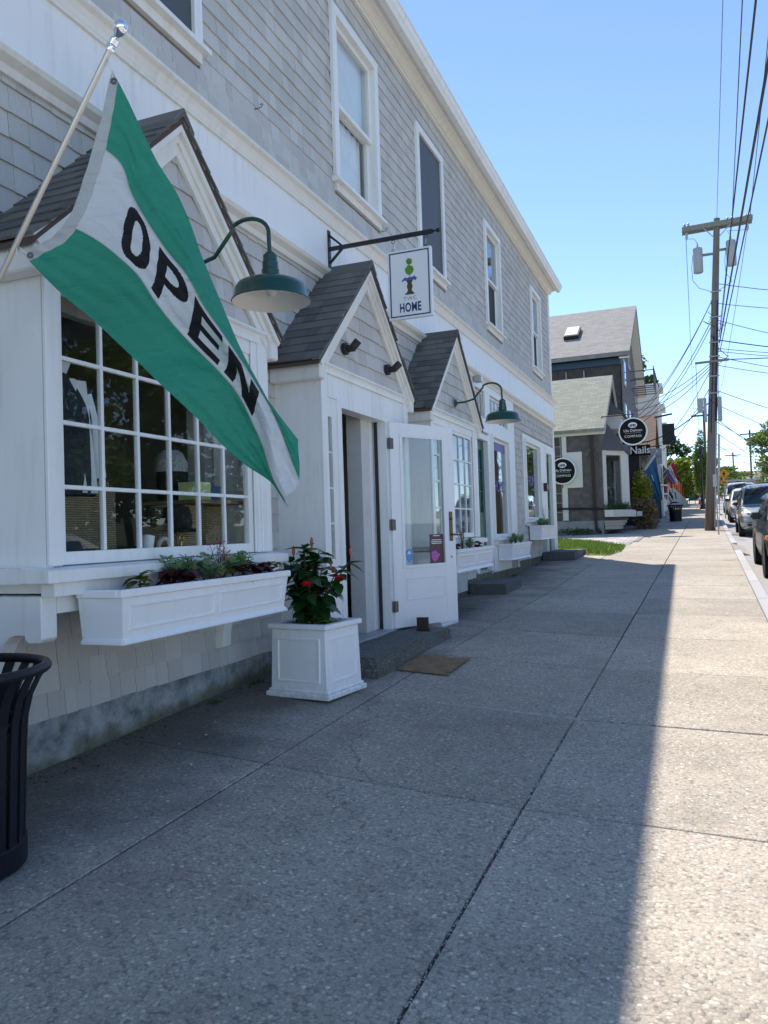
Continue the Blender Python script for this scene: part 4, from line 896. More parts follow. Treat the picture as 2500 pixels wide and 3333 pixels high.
# ---- hooks and wall boxes
for y, z in ((5.70, 5.03), (8.56, 4.98)):
    mb = MB(); mb.tube([(XW+.015, y, z), (XW+.05, y, z), (XW+.075, y+.01, z+.012), (XW+.085, y+.02, z+.035), (XW+.07, y+.03, z+.05), (XW+.05, y+.03, z+.045)], .004, 6)
    tag(mb.build('screw_hook', 'hinge_metal', None, loc=(XW+.02, y, z)), 'small rusty screw hook in the upper grey shingles', 'hook', 'screw hooks in the siding')
fl = thing('flood_lamp', 'small grey flood lamp peeking over the gable with the second barn lamp', 'lamp', (XW+.04, 12.5, 3.88))
MB().box(XW+.03, XW+.16, 12.44, 12.56, 3.84, 3.95).build('housing', 'galv', fl, bevel=.02); MB().box(XW+.161, XW+.166, 12.455, 12.545, 3.855, 3.935).build('lens', 'ceramic', fl)
cr_ = thing('door_reader', 'small dark box with red face beside the last green door', 'box', (XW+.03, 18.8, 2.3))
MB().box(XW+.023, XW+.10, 18.55, 18.75, 2.28, 2.47).build('case', 'black_plastic', cr_, bevel=.01); MB().box(XW+.1001, XW+.104, 18.58, 18.72, 2.32, 2.43).build('face', 'tail_red', cr_)
# ---- window boxes with plants
def window_box(x0, x1, y0, y1, z0, z1, label, flip=False):
    B = thing('window_box', label, 'window box', ((x0+x1)/2, (y0+y1)/2, z0), 'white window boxes under the shop windows')
    t = .03; mb = MB()   # tapered body, wider at the top
    i = .035
    def ring(z, e): return [(x0, y0+i-e, z), (x1-i+e, y0+i-e, z), (x1-i+e, y1-i+e, z), (x0, y1-i+e, z)]
    mb.hexa(ring(z0+.03, 0), ring(z1-.03, i*.7)); body = mb
    b = body.build('body', 'vinyl', B)
    for zz, e0, e1, h in ((z0, .028, .004, .035), (z1-.035, .030, .040, .035)):
        m_ = MB(); m_.hexa(ring(zz, e0 if zz == z0 else i*.7+.004), ring(zz+h, e1 if zz == z0 else i*.7+.022)); 
        if zz == z0: m_.build('base_moulding', 'vinyl', B, bevel=.008, seg=2)
    # rim as four rails round the soil
    zr = z1-.03
    for q in ((x1-.03, x1+.005, y0-.008, y1+.008), (x0, x0+.03, y0-.008, y1+.008), (x0+.0301, x1-.0301, y0-.008, y0+.028), (x0+.0301, x1-.0301, y1-.028, y1+.008)):
        MB().box(q[0], q[1], q[2], q[3], zr, z1+.012).build('rim', 'vinyl', B, bevel=.006)
    MB().box(x0+.0305, x1-.0305, y0+.0285, y1-.0285, zr-.002, z1-.012).build('soil', 'mulch', B)
    n = 2
    for k in range(n):       # framed panels on the face
        a = y0+.07+k*(y1-y0-.1)/n; b2 = a+(y1-y0-.1)/n-.05
        def fx(z): return x1-i+i*.7*(z-z0-.03)/(z1-z0-.06)
        za, zb = z0+.065, z1-.065; th = .010
        for (ya, yb, zc, zd) in ((a, b2, za, za+.014), (a, b2, zb-.014, zb), (a, a+.014, za+.0141, zb-.0141), (b2-.014, b2, za+.0141, zb-.0141)):
            m_ = MB(); m_.hexa([(fx(zc)-.004, ya, zc), (fx(zc)+th, ya, zc), (fx(zc)+th, yb, zc), (fx(zc)-.004, yb, zc)], [(fx(zd)-.004, ya, zd), (fx(zd)+th, ya, zd), (fx(zd)+th, yb, zd), (fx(zd)-.004, yb, zd)]); m_.build('panel_moulding', 'vinyl', B, bevel=.003)
    return B
def leafmesh(name, mt, w, l, fold=.25, curl=.3, n=4, tip=1.0):
    mb = MB(); vs = []; 
    for k in range(n+1):
        s = k/n; ww = w*math.sin(math.pi*min(1, (s*.92+.06))**.8)*.5; z = -curl*l*s*s
        vs += [(-ww, l*s, z+fold*ww), (0, l*s, z), (ww, l*s, z+fold*ww)]
    fs = []
    for k in range(n):
        a = 3*k; fs += [(a, a+1, a+4, a+3), (a+1, a+2, a+5, a+4)]
    mb.add(vs, fs); me = mb.mesh(name, mt, fixn=False); me.polygons.foreach_set('use_smooth', [True]*len(me.polygons)); return me
LM = {k: leafmesh('leaf', *v) for k, v in dict(hib=('leaf_hib', .075, .12), col=('leaf_col', .07, .085, .2, .55), colg=('leaf_colg', .065, .08, .2, .5), jenny=('leaf_jenny', .028, .03, .1, .2, 3)).items()}
def put_leaf(key, parent, p, az, el, sc=1, roll=0):
    return inst(LM[key], 'leaf', parent, p, (el, roll, az), (sc, sc, sc))
def leaf_pairs(mb, p, az, el, l, w, m=0):
    d = Vector((math.cos(az)*math.cos(el), math.sin(az)*math.cos(el), math.sin(el))); s = Vector((-math.sin(az), math.cos(az), 0)); u = d.cross(s)
    a = Vector(p); mb.add([a, a+d*l*.35+s*w*.5-u*w*.1, a+d*l*.75+s*w*.38-u*w*.05, a+d*l, a+d*l*.75-s*w*.38-u*w*.05, a+d*l*.35-s*w*.5-u*w*.1], [(0, 1, 2, 3), (0, 3, 4, 5)], m)
def coleus(p, label, n=16, key='col', r=.07, group='coleus plants in the window boxes'):
    c = thing('coleus_plant', label, 'plant', p, group)
    MB().tube([p, (p[0], p[1], p[2]+.05)], .006, 6).build('stem', 'stem_red', c)
    for k in range(n):
        az = k*2.4+random.uniform(-.3, .3); h = random.uniform(.02, .085); rr = random.uniform(.0, .02)
        put_leaf(key, c, (p[0]+rr*math.cos(az), p[1]+rr*math.sin(az), p[2]+h), az-math.pi/2, random.uniform(-.1, .7), random.uniform(.7, 1.15))
    return c
def euonymus(p, h, label):
    c = thing('euonymus_plant', label, 'plant', p, 'pale green leafy plants in the window boxes'); st = MB(); lf = MB()
    for k in range(5):
        az = random.uniform(0, 6.3); top = Vector((p[0]+.05*math.cos(az), p[1]+.07*math.sin(az), p[2]+h*random.uniform(.65, 1.05))); a = Vector(p)
        st.tube([a, a.lerp(top, .5)+Vector((0, .01, .01)), top], .0025, 5)
        m = int(h/.024)
        for j in range(m):
            q = a.lerp(top, .25+.75*j/m)
            for s in (0, math.pi): leaf_pairs(lf, q, j*1.57+s+az, random.uniform(.1, .6), random.uniform(.042, .060), random.uniform(.044, .058))
    st.build('stems', 'bark_stem', c); kind(lf.build('foliage', 'leaf_euo', c, fixn=False), 'stuff'); return c
def gaura(p, h, label, n=12, flowers=True):
    c = thing('gaura_plant', label, 'plant', p, 'wiry plants in the window boxes'); st = MB(); lf = MB(); fl_ = MB()
    for k in range(n):
        az = random.uniform(0, 6.3); sp = random.uniform(.02, .11); top = Vector((p[0]+.6*sp*math.cos(az), p[1]+sp*math.sin(az), p[2]+h*random.uniform(.5, 1.1))); a = Vector(p)
        st.tube([a, a.lerp(top, .5), top], [.0022, .0018, .0012], 4)
        for j in range(9): q = a.lerp(top, .1+.75*j/9); leaf_pairs(lf, q, random.uniform(0, 6.3), random.uniform(.4, 1.1), random.uniform(.03, .055), .007)
        if flowers:
            for j in range(4): q = top+Vector((random.uniform(-.01, .01), random.uniform(-.012, .012), -.012*j)); leaf_pairs(fl_, q, random.uniform(0, 6.3), .6, .014, .009)
            if k % 3 == 0:
                for j in range(5): leaf_pairs(fl_, top-Vector((0, 0, .03)), j*1.26, .2, .018, .014)
    st.build('stems', 'stem_red', c); kind(lf.build('foliage', 'leaf_gaura', c, fixn=False), 'stuff')
    if flowers: kind(fl_.build('flowers', 'petal_pink', c, fixn=False), 'stuff')
    return c
window_box(-2.885, -2.60, 3.08, 4.77, .935, 1.195, 'long white window box under the nearest bay, beneath the OPEN flag')
zb = 1.185
coleus((-2.72, 3.36, zb), 'yellow green coleus at the bare end of the box under the flag', 14, 'colg')
for y, lab in ((3.60, 'dark maroon coleus next to the yellow green one under the flag'), (3.75, 'dark maroon coleus in front of the first euonymus under the bay')): coleus((-2.70, y, zb), lab, 18)
for i, y in enumerate((3.72, 3.88, 4.02)): euonymus((-2.78, y, zb), .17+.025*(i % 2), 'pale green euonymus beside the maroon coleus under the bay window')
euonymus((-2.70, 3.98, zb), .12, 'low pale euonymus spilling at the front of the box under the bay')
gaura((-2.76, 4.17, zb), .30, 'wiry gaura with pink flowers in the middle of the long box')
coleus((-2.68, 4.05, zb), 'small green edged coleus among the euonymus', 10, 'colg'); coleus((-2.69, 4.28, zb), 'dark maroon coleus just past the pink flowered gaura', 14)
for y in (4.34, 4.46): euonymus((-2.78, y, zb), .17, 'pale green euonymus between the pink gaura and the dark end coleus')
coleus((-2.70, 4.52, zb), 'dark maroon coleus at the porch end of the long box', 16); coleus((-2.74, 4.60, zb), 'second dark maroon coleus at the porch end of the long box', 14); coleus((-2.70, 4.70, zb), 'green coleus in the corner of the long box next to the porch', 12, 'colg')
window_box(-2.885, -2.60, 8.86, 10.63, .935, 1.20, 'white window box behind the open glass door')
coleus((-2.72, 9.15, zb), 'maroon coleus in the box behind the open door', 14); gaura((-2.74, 9.55, zb), .38, 'wiry stems rising from the box behind the open door', 14, False); euonymus((-2.72, 9.8, zb), .16, 'pale euonymus in the box behind the open door')
coleus((-2.70, 10.1, zb), 'maroon coleus at the green door end of that box', 14)
window_box(-3.30, -3.03, 13.77, 15.45, .87, 1.15, 'white window box between the first green door and the plain shingles')
for k, y in enumerate((14.2, 14.6, 15.0)): euonymus((-3.15, y, 1.14), .2, 'leafy green plant in the box beside the first green door')
gaura((-3.15, 14.5, 1.14), .3, 'thin upright stems in the box beside the first green door', 8, False)
window_box(-3.30, -3.03, 16.65, 18.5, 1.17, 1.46, 'white window box set highest on the wall beside the last green door')
for k, y in enumerate((17.1, 17.5, 17.9)): euonymus((-3.15, y, 1.45), .2, 'leafy green plant in the highest window box')
gaura((-3.15, 17.6, 1.45), .5, 'tall thin stems in the highest window box', 6, False)
# ---- planters
def planter(name_label, cx, cy, rot, w, d, h, z):
    P_ = thing('planter', name_label, 'planter', (0, 0, 0), 'square white planters by the porch'); WL[P_.name] = Vector((0, 0, 0))
    def b(nm, x0, x1, y0, y1, z0, z1, mt='vinyl_splashed', bev=.004): o = MB().box(x0, x1, y0, y1, z0, z1).build(nm, mt, P_, bevel=bev); return o
    a, c = w/2, d/2
    m_ = MB(); m_.hexa([(-a, -c, .0), (a, -c, .0), (a, c, .0), (-a, c, .0)], [(-a+.012, -c+.012, h-.04), (a-.012, -c+.012, h-.04), (a-.012, c-.012, h-.04), (-a+.012, c-.012, h-.04)]); m_.build('body', 'vinyl_splashed', P_, bevel=.006)
    for (e, z0, z1) in ((.028, -.01, .028), (.012, .0281, .05)): b('base_moulding', -a-e, a+e, -c-e, c+e, z0, z1, bev=.006)
    r = .045
    for q in ((-a-.012, a+.012, -c-.012, -c+r), (-a-.012, a+.012, c-r, c+.012), (-a-.012, -a+r, -c+r+.0002, c-r-.0002), (a-r, a+.012, -c+r+.0002, c-r-.0002)): b('rim', *q, h-.039, h, bev=.008)
    b('soil', -a+r-.003, a-r+.003, -c+r-.003, c-r+.003, h-.0385, h-.022, 'mulch', 0)
    for s in (0, 1, 2, 3):      # framed panels on each side
        L = a if s % 2 == 0 else c; D = c if s % 2 == 0 else a
        for (u0, u1, z0, z1) in ((-L+.06, L-.06, .10, .118), (-L+.06, L-.06, h-.118, h-.10), (-L+.06, -L+.078, .1181, h-.1181), (L-.078, L-.06, .1181, h-.1181)):
            k = lambda z: .012*z/(h-.04)
            m_ = MB(); o_ = lambda u, n, z: {0: (u, -(D-k(z))-n, z), 1: ((D-k(z))+n, u, z), 2: (-u, (D-k(z))+n, z), 3: (-(D-k(z))-n, -u, z)}[s]
            m_.hexa([o_(u0, -.004, z0), o_(u1, -.004, z0), o_(u1, .009, z0), o_(u0, .009, z0)], [o_(u0, -.004, z1), o_(u1, -.004, z1), o_(u1, .009, z1), o_(u0, .009, z1)]); m_.build('panel_moulding', 'vinyl_splashed', P_, bevel=.003)
    P_.location = (cx, cy, z); P_.rotation_euler = (0, 0, rot); return P_
planter('square white planter with red hibiscus beside the porch step', -2.685, 5.30, R(-8), .50, .47, .52, gz(-2.6, 5.3)+.012)
planter('square white planter mostly hidden behind the open glass door', -2.90, 8.56, R(-3), .50, .48, .50, gz(-2.6, 8.6)+.012)
# hibiscus
HZ = gz(-2.6, 5.3)+.51; HP = Vector((-2.72, 5.30, HZ))
hib = thing('hibiscus_plant', 'bushy dark green hibiscus with red blooms in the white planter', 'plant', HP)
tips = []; st = MB(); random.seed(21)
for k in range(16):
    az = k*2.4; r = random.uniform(.05, .25); h = random.uniform(.42, .60) if r < .16 else random.uniform(.2, .5)
    tp = HP+Vector((r*math.cos(az), r*math.sin(az), h)); a = HP+Vector((.03*math.cos(az), .03*math.sin(az), -.02)); mid = a.lerp(tp, .5)+Vector((0, 0, .04))
    st.tube([a, mid, tp], [.008, .006, .003], 6); tips.append((a, mid, tp))
tips.append((HP, HP+Vector((.13, .06, .25)), HP+Vector((.27, .1, .44)))); st.tube([*tips[-1]], [.007, .005, .003], 6)
st.build('stem', 'bark_stem', hib)
for (a, mid, tp) in tips:
    for j in range(17):
        f = .15+.85*j/16; p = a.lerp(mid, f*2) if f < .5 else mid.lerp(tp, f*2-1)
        put_leaf('hib', hib, p, random.uniform(0, 6.3), random.uniform(-.8, .35)+.9*max(0, f-.6), random.uniform(.8, 1.35), random.uniform(-.4, .4))
def bloom(p, n=14, r=.045, mt='petal_red'):
    mb = MB()
    for k in range(n):
        az = k*2.4; el = .15+1.1*k/n; leaf_pairs(mb, p, az, el, r*(1.1-.3*k/n), r*.75)
    mb.build('flower', mt, hib, fixn=False)
bloom(HP+Vector((.10, -.24, .30)), 18, .055); bloom(HP+Vector((.28, -.08, .33)), 16, .048); bloom(HP+Vector((.21, -.02, .38)), 8, .03)
for p in (HP+Vector((-.10, -.06, .52)), HP+Vector((.05, -.05, .58)), tips[-1][2]+Vector((.03, .0, .06)), HP+Vector((.17, .02, .43))):
    MB().lathe([(.004, -.02), (.007, 0), (.011, .014), (.013, .032), (.011, .052), (.006, .066), (0, .072)], p, 9).build('bud', 'petal_bud', hib, smooth=True)
cj = thing('creeping_jenny', 'yellow green creeping jenny at the foot of the hibiscus', 'plant', (-2.62, 5.30, HZ))
for k in range(46):
    p = (-2.60+random.gauss(0, .07), 5.24+random.gauss(0, .09), HZ+.015+random.uniform(0, .035))
    if abs(p[0]+2.7) < .22 and abs(p[1]-5.3) < .2: put_leaf('jenny', cj, p, random.uniform(0, 6.3), random.uniform(-.2, .6), random.uniform(.9, 1.4))
# ---- steps, mat, door stop, litter
def stone_step(x0, x1, y0, y1, z1, label, mt='stepstone'):
    mb = MB(); n = 10; rng = random.Random(int(y0*10))
    def P(i, j, top): 
        x = x0+(x1-x0)*i; y = y0+(y1-y0)*j/n + (rng.uniform(-.012, .012)); return (x+(rng.uniform(-.012, .012) if i else 0), y, (z1+rng.uniform(-.006, .006)) if top else gz(x, y)-.05)
    T = [[P(i, j, 1) for j in range(n+1)] for i in (0, 1)]; Bt = [[(p[0]+(.01 if i else 0), p[1], gz(p[0], p[1])-.06) for p in T[i]] for i in (0, 1)]
    for j in range(n): mb.hexa([Bt[0][j], Bt[1][j], Bt[1][j+1], Bt[0][j+1]], [T[0][j], T[1][j], T[1][j+1], T[0][j+1]])
    m2 = MB(); m2.v = mb.v; m2.f = [f for k, f in enumerate(mb.f) if not (k % 6 == 4 and k//6 < n-1) and not (k % 6 == 2 and k//6 > 0)]; m2.m = [0]*len(m2.f)
    return tag(m2.build('stone_step', mt, None, bevel=.014, seg=2, loc=((x0+x1)/2, (y0+y1)/2, gz(x1, (y0+y1)/2))), label, 'step', 'stone steps at the shop doors')
stone_step(XB-.02, -2.40, 5.80, 7.80, .445, 'worn concrete step below the open glass door')
stone_step(XW+.02, -2.74, 11.8, 13.05, .60, 'dark stone step at the first green door', 'granite_dark')
stone_step(XW+.02, -2.60, 18.1, 20.2, .86, 'dark stone step at the last green door by the lawn', 'granite_dark')
mb = MB(); MX, MY = -2.13, 6.46
def MP(i, j):
    x = -2.38+.47*i/14+.012*math.sin(j*1.7); y = 6.14+.66*j/20+.01*math.sin(i*2.1)-.05*i/14; return (x, y, gz(x, y)+.010+.008*math.sin(i*.9)*math.sin(j*.6)+.004*random.random())
mb.grid(MP, 14, 20); n = len(mb.v); dm = thing('doormat', 'frayed brown fibre doormat beside the step', 'doormat', (MX, MY, gz(MX, MY)))
mb.build('mat', 'mat_fiber', dm, fixn=False)
fr = MB()
for k in range(900):
    x = random.uniform(-2.40, -1.89); y = random.uniform(6.08, 6.82); z = gz(x, y)+.008; a = random.uniform(0, 6.3); l = random.uniform(.012, .03)
    fr.add([(x, y, z), (x+.003, y+.002, z), (x+l*math.cos(a), y+l*math.sin(a), z+random.uniform(.004, .018))], [(0, 1, 2)])
kind(fr.build('fibres', 'mat_fiber', dm, fixn=False), 'stuff')
ds = thing('door_stop', 'rusty angle iron door stop holding the glass door open', 'door stop', (-2.55, 7.62, .445))
o1 = MB().box(-.055, .055, -.008, .008, 0, .125).build('upright_plate', 'rust_iron', None); o2 = MB().box(-.055, .075, -.05, .05, 0, .012).build('foot_plate', 'rust_iron', None); o3 = MB().box(.04, .055, -.0079, .06, .0121, .12).build('side_plate', 'rust_iron', None)
for o in (o1, o2, o3): o.parent = ds
ds.rotation_euler.z = R(8)
ds.location = (-2.60, 7.50, .452)
pebm = MB(); pebm.sphere((0, 0, 0), 1, 8, sc=(1, .8, .6)); pme = pebm.mesh('pebble', 'granite', smooth=True)
for (x, y, s) in ((-2.62, 3.62, .014), (-2.85, 4.1, .011), (-2.42, 3.15, .010), (-1.95, 2.62, .011), (-2.95, 4.35, .009), (-1.2, 5.6, .012), (-.35, 8.2, .012), (-1.8, 3.9, .006), (-2.9, 3.9, .008)):
    tag(inst(pme, 'pebble', None, (x, y, gz(x, y)+s*.5), (0, 0, random.uniform(0, 6)), (s, s, s)), 'small loose pebble lying on the pavement', 'pebble', 'loose pebbles on the pavement')
# crumbs of grit gathered in the joints
gr = MB()
for k in range(1400):
    y = random.uniform(1.9, 7.5); x = jx(2, y)+random.gauss(0, .006) if k % 3 else random.uniform(-2.2, .5)
    if k % 3 == 0: y = random.choice((3.67, 5.22))-.085*(x+.8)+random.gauss(0, .007)
    s = random.uniform(.0015, .005); z = gz(x, y)-.003
    gr.add([(x-s, y, z), (x, y-s, z), (x+s, y, z), (x, y+s, z), (x, y, z+s*1.3)], [(0, 1, 4), (1, 2, 4), (2, 3, 4), (3, 0, 4)])
tag(kind(gr.build('grit', 'mortar', fixn=False), 'stuff'), 'fine grit lying in the pavement joints', 'grit')
# ---- litter bin
BX, BY = -2.815, 2.28; BZ = gz(BX, BY)
bn = thing('litter_bin', 'black slatted litter bin with flared rim beside the bay', 'litter bin', (BX, BY, BZ))
ns = 26; ZK = .85
for k in range(ns):
    a = 2*math.pi*k/ns; mb = MB()
    prof = [(.275, .05), (.283, .3), (.29, .55), (.298, .68), (.318, .78), (.350, .86), (.372, .90)]
    for (r0, z0), (r1, z1) in zip(prof[:-1], prof[1:]):
        w2 = .024
        def q(r, z, s, o): return (BX+(r+o)*math.cos(a)-s*w2*math.sin(a), BY+(r+o)*math.sin(a)+s*w2*math.cos(a), BZ+z*ZK)
        mb.hexa([q(r0, z0, -1, -.004), q(r0, z0, 1, -.004), q(r0, z0, 1, .004), q(r0, z0, -1, .004)], [q(r1, z1, -1, -.004), q(r1, z1, 1, -.004), q(r1, z1, 1, .004), q(r1, z1, -1, .004)])
    mb.build('slat', 'bin_metal', bn)
tor = lambda R_, r, z: MB().lathe([(R_+r*math.cos(t), z+r*math.sin(t)) for t in [2*math.pi*k/12 for k in range(13)]], (BX, BY, BZ), 48)
tor(.375, .021, .915*.85).build('rim', 'bin_metal', bn, smooth=True)
MB().lathe([(.26, .0), (.289, .0), (.289, .09), (.275, .10), (.26, .10), (.26, .0)], (BX, BY, BZ), 48).build('base_ring', 'bin_metal', bn, smooth=True)
MB().lathe([(0, .03), (.255, .03), (.262, .53), (.258, .53), (.25, .035), (0, .035)], (BX, BY, BZ), 40).build('liner', 'black_plastic', bn, smooth=True)
tor(.277, .012, .56).build('hoop', 'bin_metal', bn, smooth=True)
MB().lathe([(0, .96), (.10, .955), (.17, .93), (.195, .90), (.195, .885), (.0, .88)], (BX, BY, BZ), 36).build('lid', 'bin_metal', bn, smooth=True)
for k in range(2):
    a = math.pi*(.8+.4*k); MB().tube([(BX+.36*math.cos(a), BY+.36*math.sin(a), BZ+.785), (BX+.18*math.cos(a), BY+.18*math.sin(a), BZ+.89)], .009, 8).build('lid_arm', 'bin_metal', bn)
# ---- goods in the near bay window
zs = 1.30
jk = thing('jacket', 'dark patterned jacket over a pale shirt hung in the window', 'jacket', (-3.2, 3.22, 1.75))
mb = MB()
def JP(i, j):
    a = 2*math.pi*i/24; t = j/14; z = 2.36-t*.66; wdt = (.05+.20*min(1, t*4)**.6)*(1+.12*t); dep = .05+.06*min(1, t*3)
    k = 1+.05*math.sin(a*5+t*3)
    return (-3.16+dep*math.sin(a)*k, 3.25+wdt*math.cos(a)*k, z - (.0 if t > .15 else .0))
mb.grid(JP, 24, 14); mb.build('jacket_body', 'denim', jk, smooth=True, fixn=False)
for s in (-1, 1):
    MB().tube([(-3.16, 3.25+s*.19, 2.26), (-3.15, 3.25+s*.25, 2.05), (-3.14, 3.25+s*.275, 1.80)], [.06, .062, .055], 12).build('sleeve', 'denim' if s < 0 else 'shirt', jk, smooth=True)
mb = MB(); mb.grid(lambda i, j: (-3.055+.01*math.sin(i*2)-.05*(1-j/8), 3.30+.028*i+.02*j/8, 2.33-.62*j/8), 4, 8); mb.build('shirt_front', 'shirt', jk, fixn=False)
mb = MB(); mb.lathe([(.06, 2.35), (.085, 2.42), (.075, 2.43), (.05, 2.36)], (-3.16, 3.25, 0), 18); mb.build('collar', 'shirt', jk, smooth=True)
MB().tube([(-3.16, 3.25, 2.43), (-3.16, 3.25, 2.62)], .004, 6).build('hanger_hook', 'chrome', jk)
wc = thing('wicker_chair', 'woven rattan chair standing behind the window', 'chair', (-3.75, 3.9, .4))
def slabc(nm, x0, x1, y0, y1, z0, z1, mt='wicker'): return MB().box(x0, x1, y0, y1, z0, z1).build(nm, mt, wc, bevel=.05, seg=3, smooth=True)
slabc('backrest', -3.68, -3.50, 3.55, 4.15, .85, 1.83); slabc('seat', -4.3, -3.685, 3.55, 4.15, .62, .84)
for y in (3.50, 4.155): slabc('armrest', -4.3, -3.7, y, y+.045, .845, 1.08)
for x, y in ((-4.25, 3.6), (-4.25, 4.1), (-3.6, 3.6), (-3.6, 4.1)): MB().tube([(x, y, .39), (x, y, .7)], .025, 8).build('leg', 'int_wood', wc)
for (y, h, w_, lab) in ((4.45, .36, .34, 'woven seagrass basket at the porch side of the window'), (4.80, .36, .24, 'second woven basket against the window end')):
    b = thing('basket', lab, 'basket', (-3.28, y, zs), 'woven baskets in the window'); mb = MB(); mb.lathe([(w_*.42, 0), (w_*.48, h*.5), (w_*.5, h), (w_*.46, h), (w_*.40, .02), (0, .02)], (-3.28, y, zs+.001), 28); mb.build('body', 'wicker', b, smooth=True)
    tor2 = MB().lathe([(w_*.49+.012*math.cos(t), h+.012*math.sin(t)) for t in [2*math.pi*k/8 for k in range(9)]], (-3.28, y, zs), 28); tor2.build('rim', 'wicker', b, smooth=True)
ht = thing('hat_stand', 'black felt hat on a stand in the window', 'hat', (-3.1, 4.2, zs))
MB().tube([(-3.1, 4.2, zs+.001), (-3.1, 4.2, zs+.28)], .008, 8).build('post', 'int_wood', ht); MB().lathe([(0, .001), (.06, .001), (.055, .015), (0, .02)], (-3.1, 4.2, zs), 16).build('foot', 'int_wood', ht)
MB().lathe([(.085, .20), (.10, .24), (.095, .30), (.08, .345), (.04, .365), (0, .36)], (-3.1, 4.2, zs), 24).build('crown', 'felt', ht, smooth=True); MB().lathe([(.08, .195), (.13, .19), (.145, .20), (.13, .205), (.085, .212)], (-3.1, 4.2, zs), 28).build('brim', 'felt', ht, smooth=True)
bw = thing('bowl', 'white bowl with dark scallop lines on the window shelf', 'bowl', (-3.03, 4.28, zs)); MB().lathe([(.025, 0), (.055, .01), (.07, .045), (.075, .075), (.07, .075), (.06, .04), (0, .012)], (-3.03, 4.28, zs+.001), 24).build('body', 'ceramic', bw, smooth=True)
for zz in (.02, .04, .06): MB().lathe([(.0615+zz*.2, zz), (.0625+zz*.2, zz+.004)], (-3.03, 4.28, zs+.001), 24).build('scallop_line', 'navy', bw)
tr_ = thing('tray', 'low dark blue tray on the window shelf', 'tray', (-3.03, 4.05, zs)); MB().box(-3.10, -2.97, 3.93, 4.17, zs+.001, zs+.02).build('base', 'leather', tr_, bevel=.004)
for q in ((-3.1, -3.09, 3.93, 4.17), (-2.98, -2.97, 3.93, 4.17)): MB().box(*q, zs+.0201, zs+.06).build('side', 'leather', tr_)
rp = thing('rope_ring', 'coil of pale rope standing on the blue tray', 'ornament', (-3.04, 3.99, zs+.021)); MB().lathe([(.055+.014*math.cos(t), .014*math.sin(t)) for t in [2*math.pi*k/8 for k in range(9)]], (-3.04, 3.99, zs+.095), 24, 'x').build('ring', 'rope', rp, smooth=True)
bo = thing('bottle_opener', 'brass bottle opener ornament on the blue tray', 'ornament', (-3.0, 4.11, zs+.021)); MB().lathe([(.022+.004*math.cos(t), .004*math.sin(t)) for t in [2*math.pi*k/6 for k in range(7)]], (-3.0, 4.11, zs+.15), 16, 'x').build('loop', 'brass', bo, smooth=True); MB().tube([(-3.0, 4.11, zs+.021), (-3.0, 4.11, zs+.13)], .006, 8).build('handle', 'brass', bo)
sh = thing('boot', 'white leather boot on the window shelf', 'boot', (-3.0, 3.70, zs))
mb = MB(); mb.tube([(-3.03, 3.58, zs+.025), (-3.02, 3.66, zs+.035), (-3.01, 3.74, zs+.05), (-3.0, 3.78, zs+.09), (-3.0, 3.795, zs+.17)], [.018, .028, .035, .034, .036], 12); mb.build('upper', 'ceramic', sh, smooth=True); MB().box(-3.045, -2.975, 3.56, 3.82, zs+.001, zs+.008).build('sole', 'ceramic', sh)
sb = thing('shoulder_bag', 'black leather bag slumped in the corner of the window', 'bag', (-3.05, 3.28, zs)); mb = MB(); mb.grid(lambda i, j: (-3.02-.12*(j/8)+.03*math.sin(i*1.3), 3.05+.42*i/10, zs+.002+(.19-.13*abs(i/10-.25))*math.sin(math.pi*min(1, j/8*.98+.02))), 10, 8); mb.build('body', 'leather', sb, smooth=True, fixn=False)
for nm, mt, q, lab in (('book', 'book_yellow', (-3.2, -3.05, 4.36, 4.52, zs+.40, zs+.52), 'pale yellow box on the baskets'), ('book', 'book_blue', (-3.2, -3.08, 4.56, 4.74, zs+.40, zs+.50), 'blue box on the baskets')):
    tag(MB().box(*q).build(nm, mt, None, bevel=.003, loc=((q[0]+q[1])/2, (q[2]+q[3])/2, q[4])), lab, 'box', 'boxes on the baskets')
tag(MB().box(-3.45, -3.0, 4.30, 4.86, zs+.375, zs+.399).build('shelf_board', 'int_wood', None, loc=(-3.2, 4.6, zs+.375)), 'thin board lying across the woven baskets', 'board')
mq = thing('scarf_bust', 'dark bust wearing a floral scarf in the window', 'mannequin', (-3.35, 4.45, zs+.4)); MB().lathe([(.09, .40), (.10, .55), (.09, .66), (.045, .71), (.035, .78), (0, .78)], (-3.32, 4.45, zs), 18).build('bust', 'felt', mq, smooth=True); MB().lathe([(.11, .60), (.115, .66), (.08, .73), (.05, .75), (.045, .74), (.1, .66)], (-3.32, 4.45, zs), 18).build('scarf', 'floral', mq, smooth=True)
for k, (y, z, w_, h) in enumerate(((3.5, 2.1, .6, .7), (4.3, 2.3, .5, .6), (4.9, 2.0, .5, .7))):
    pf = thing('framed_picture', 'dark framed picture on the back wall of the shop', 'picture', (-6.47, y+1.4, z), 'pictures inside the shop'); MB().box(-6.495, -6.45, y+1.4-w_, y+1.4+w_, z, z+h*1.3).build('frame', 'frame_black', pf); MB().box(-6.449, -6.445, y+1.45-w_, y+1.35+w_, z+.06, z+h*1.3-.06).build('canvas', 'picture', pf)

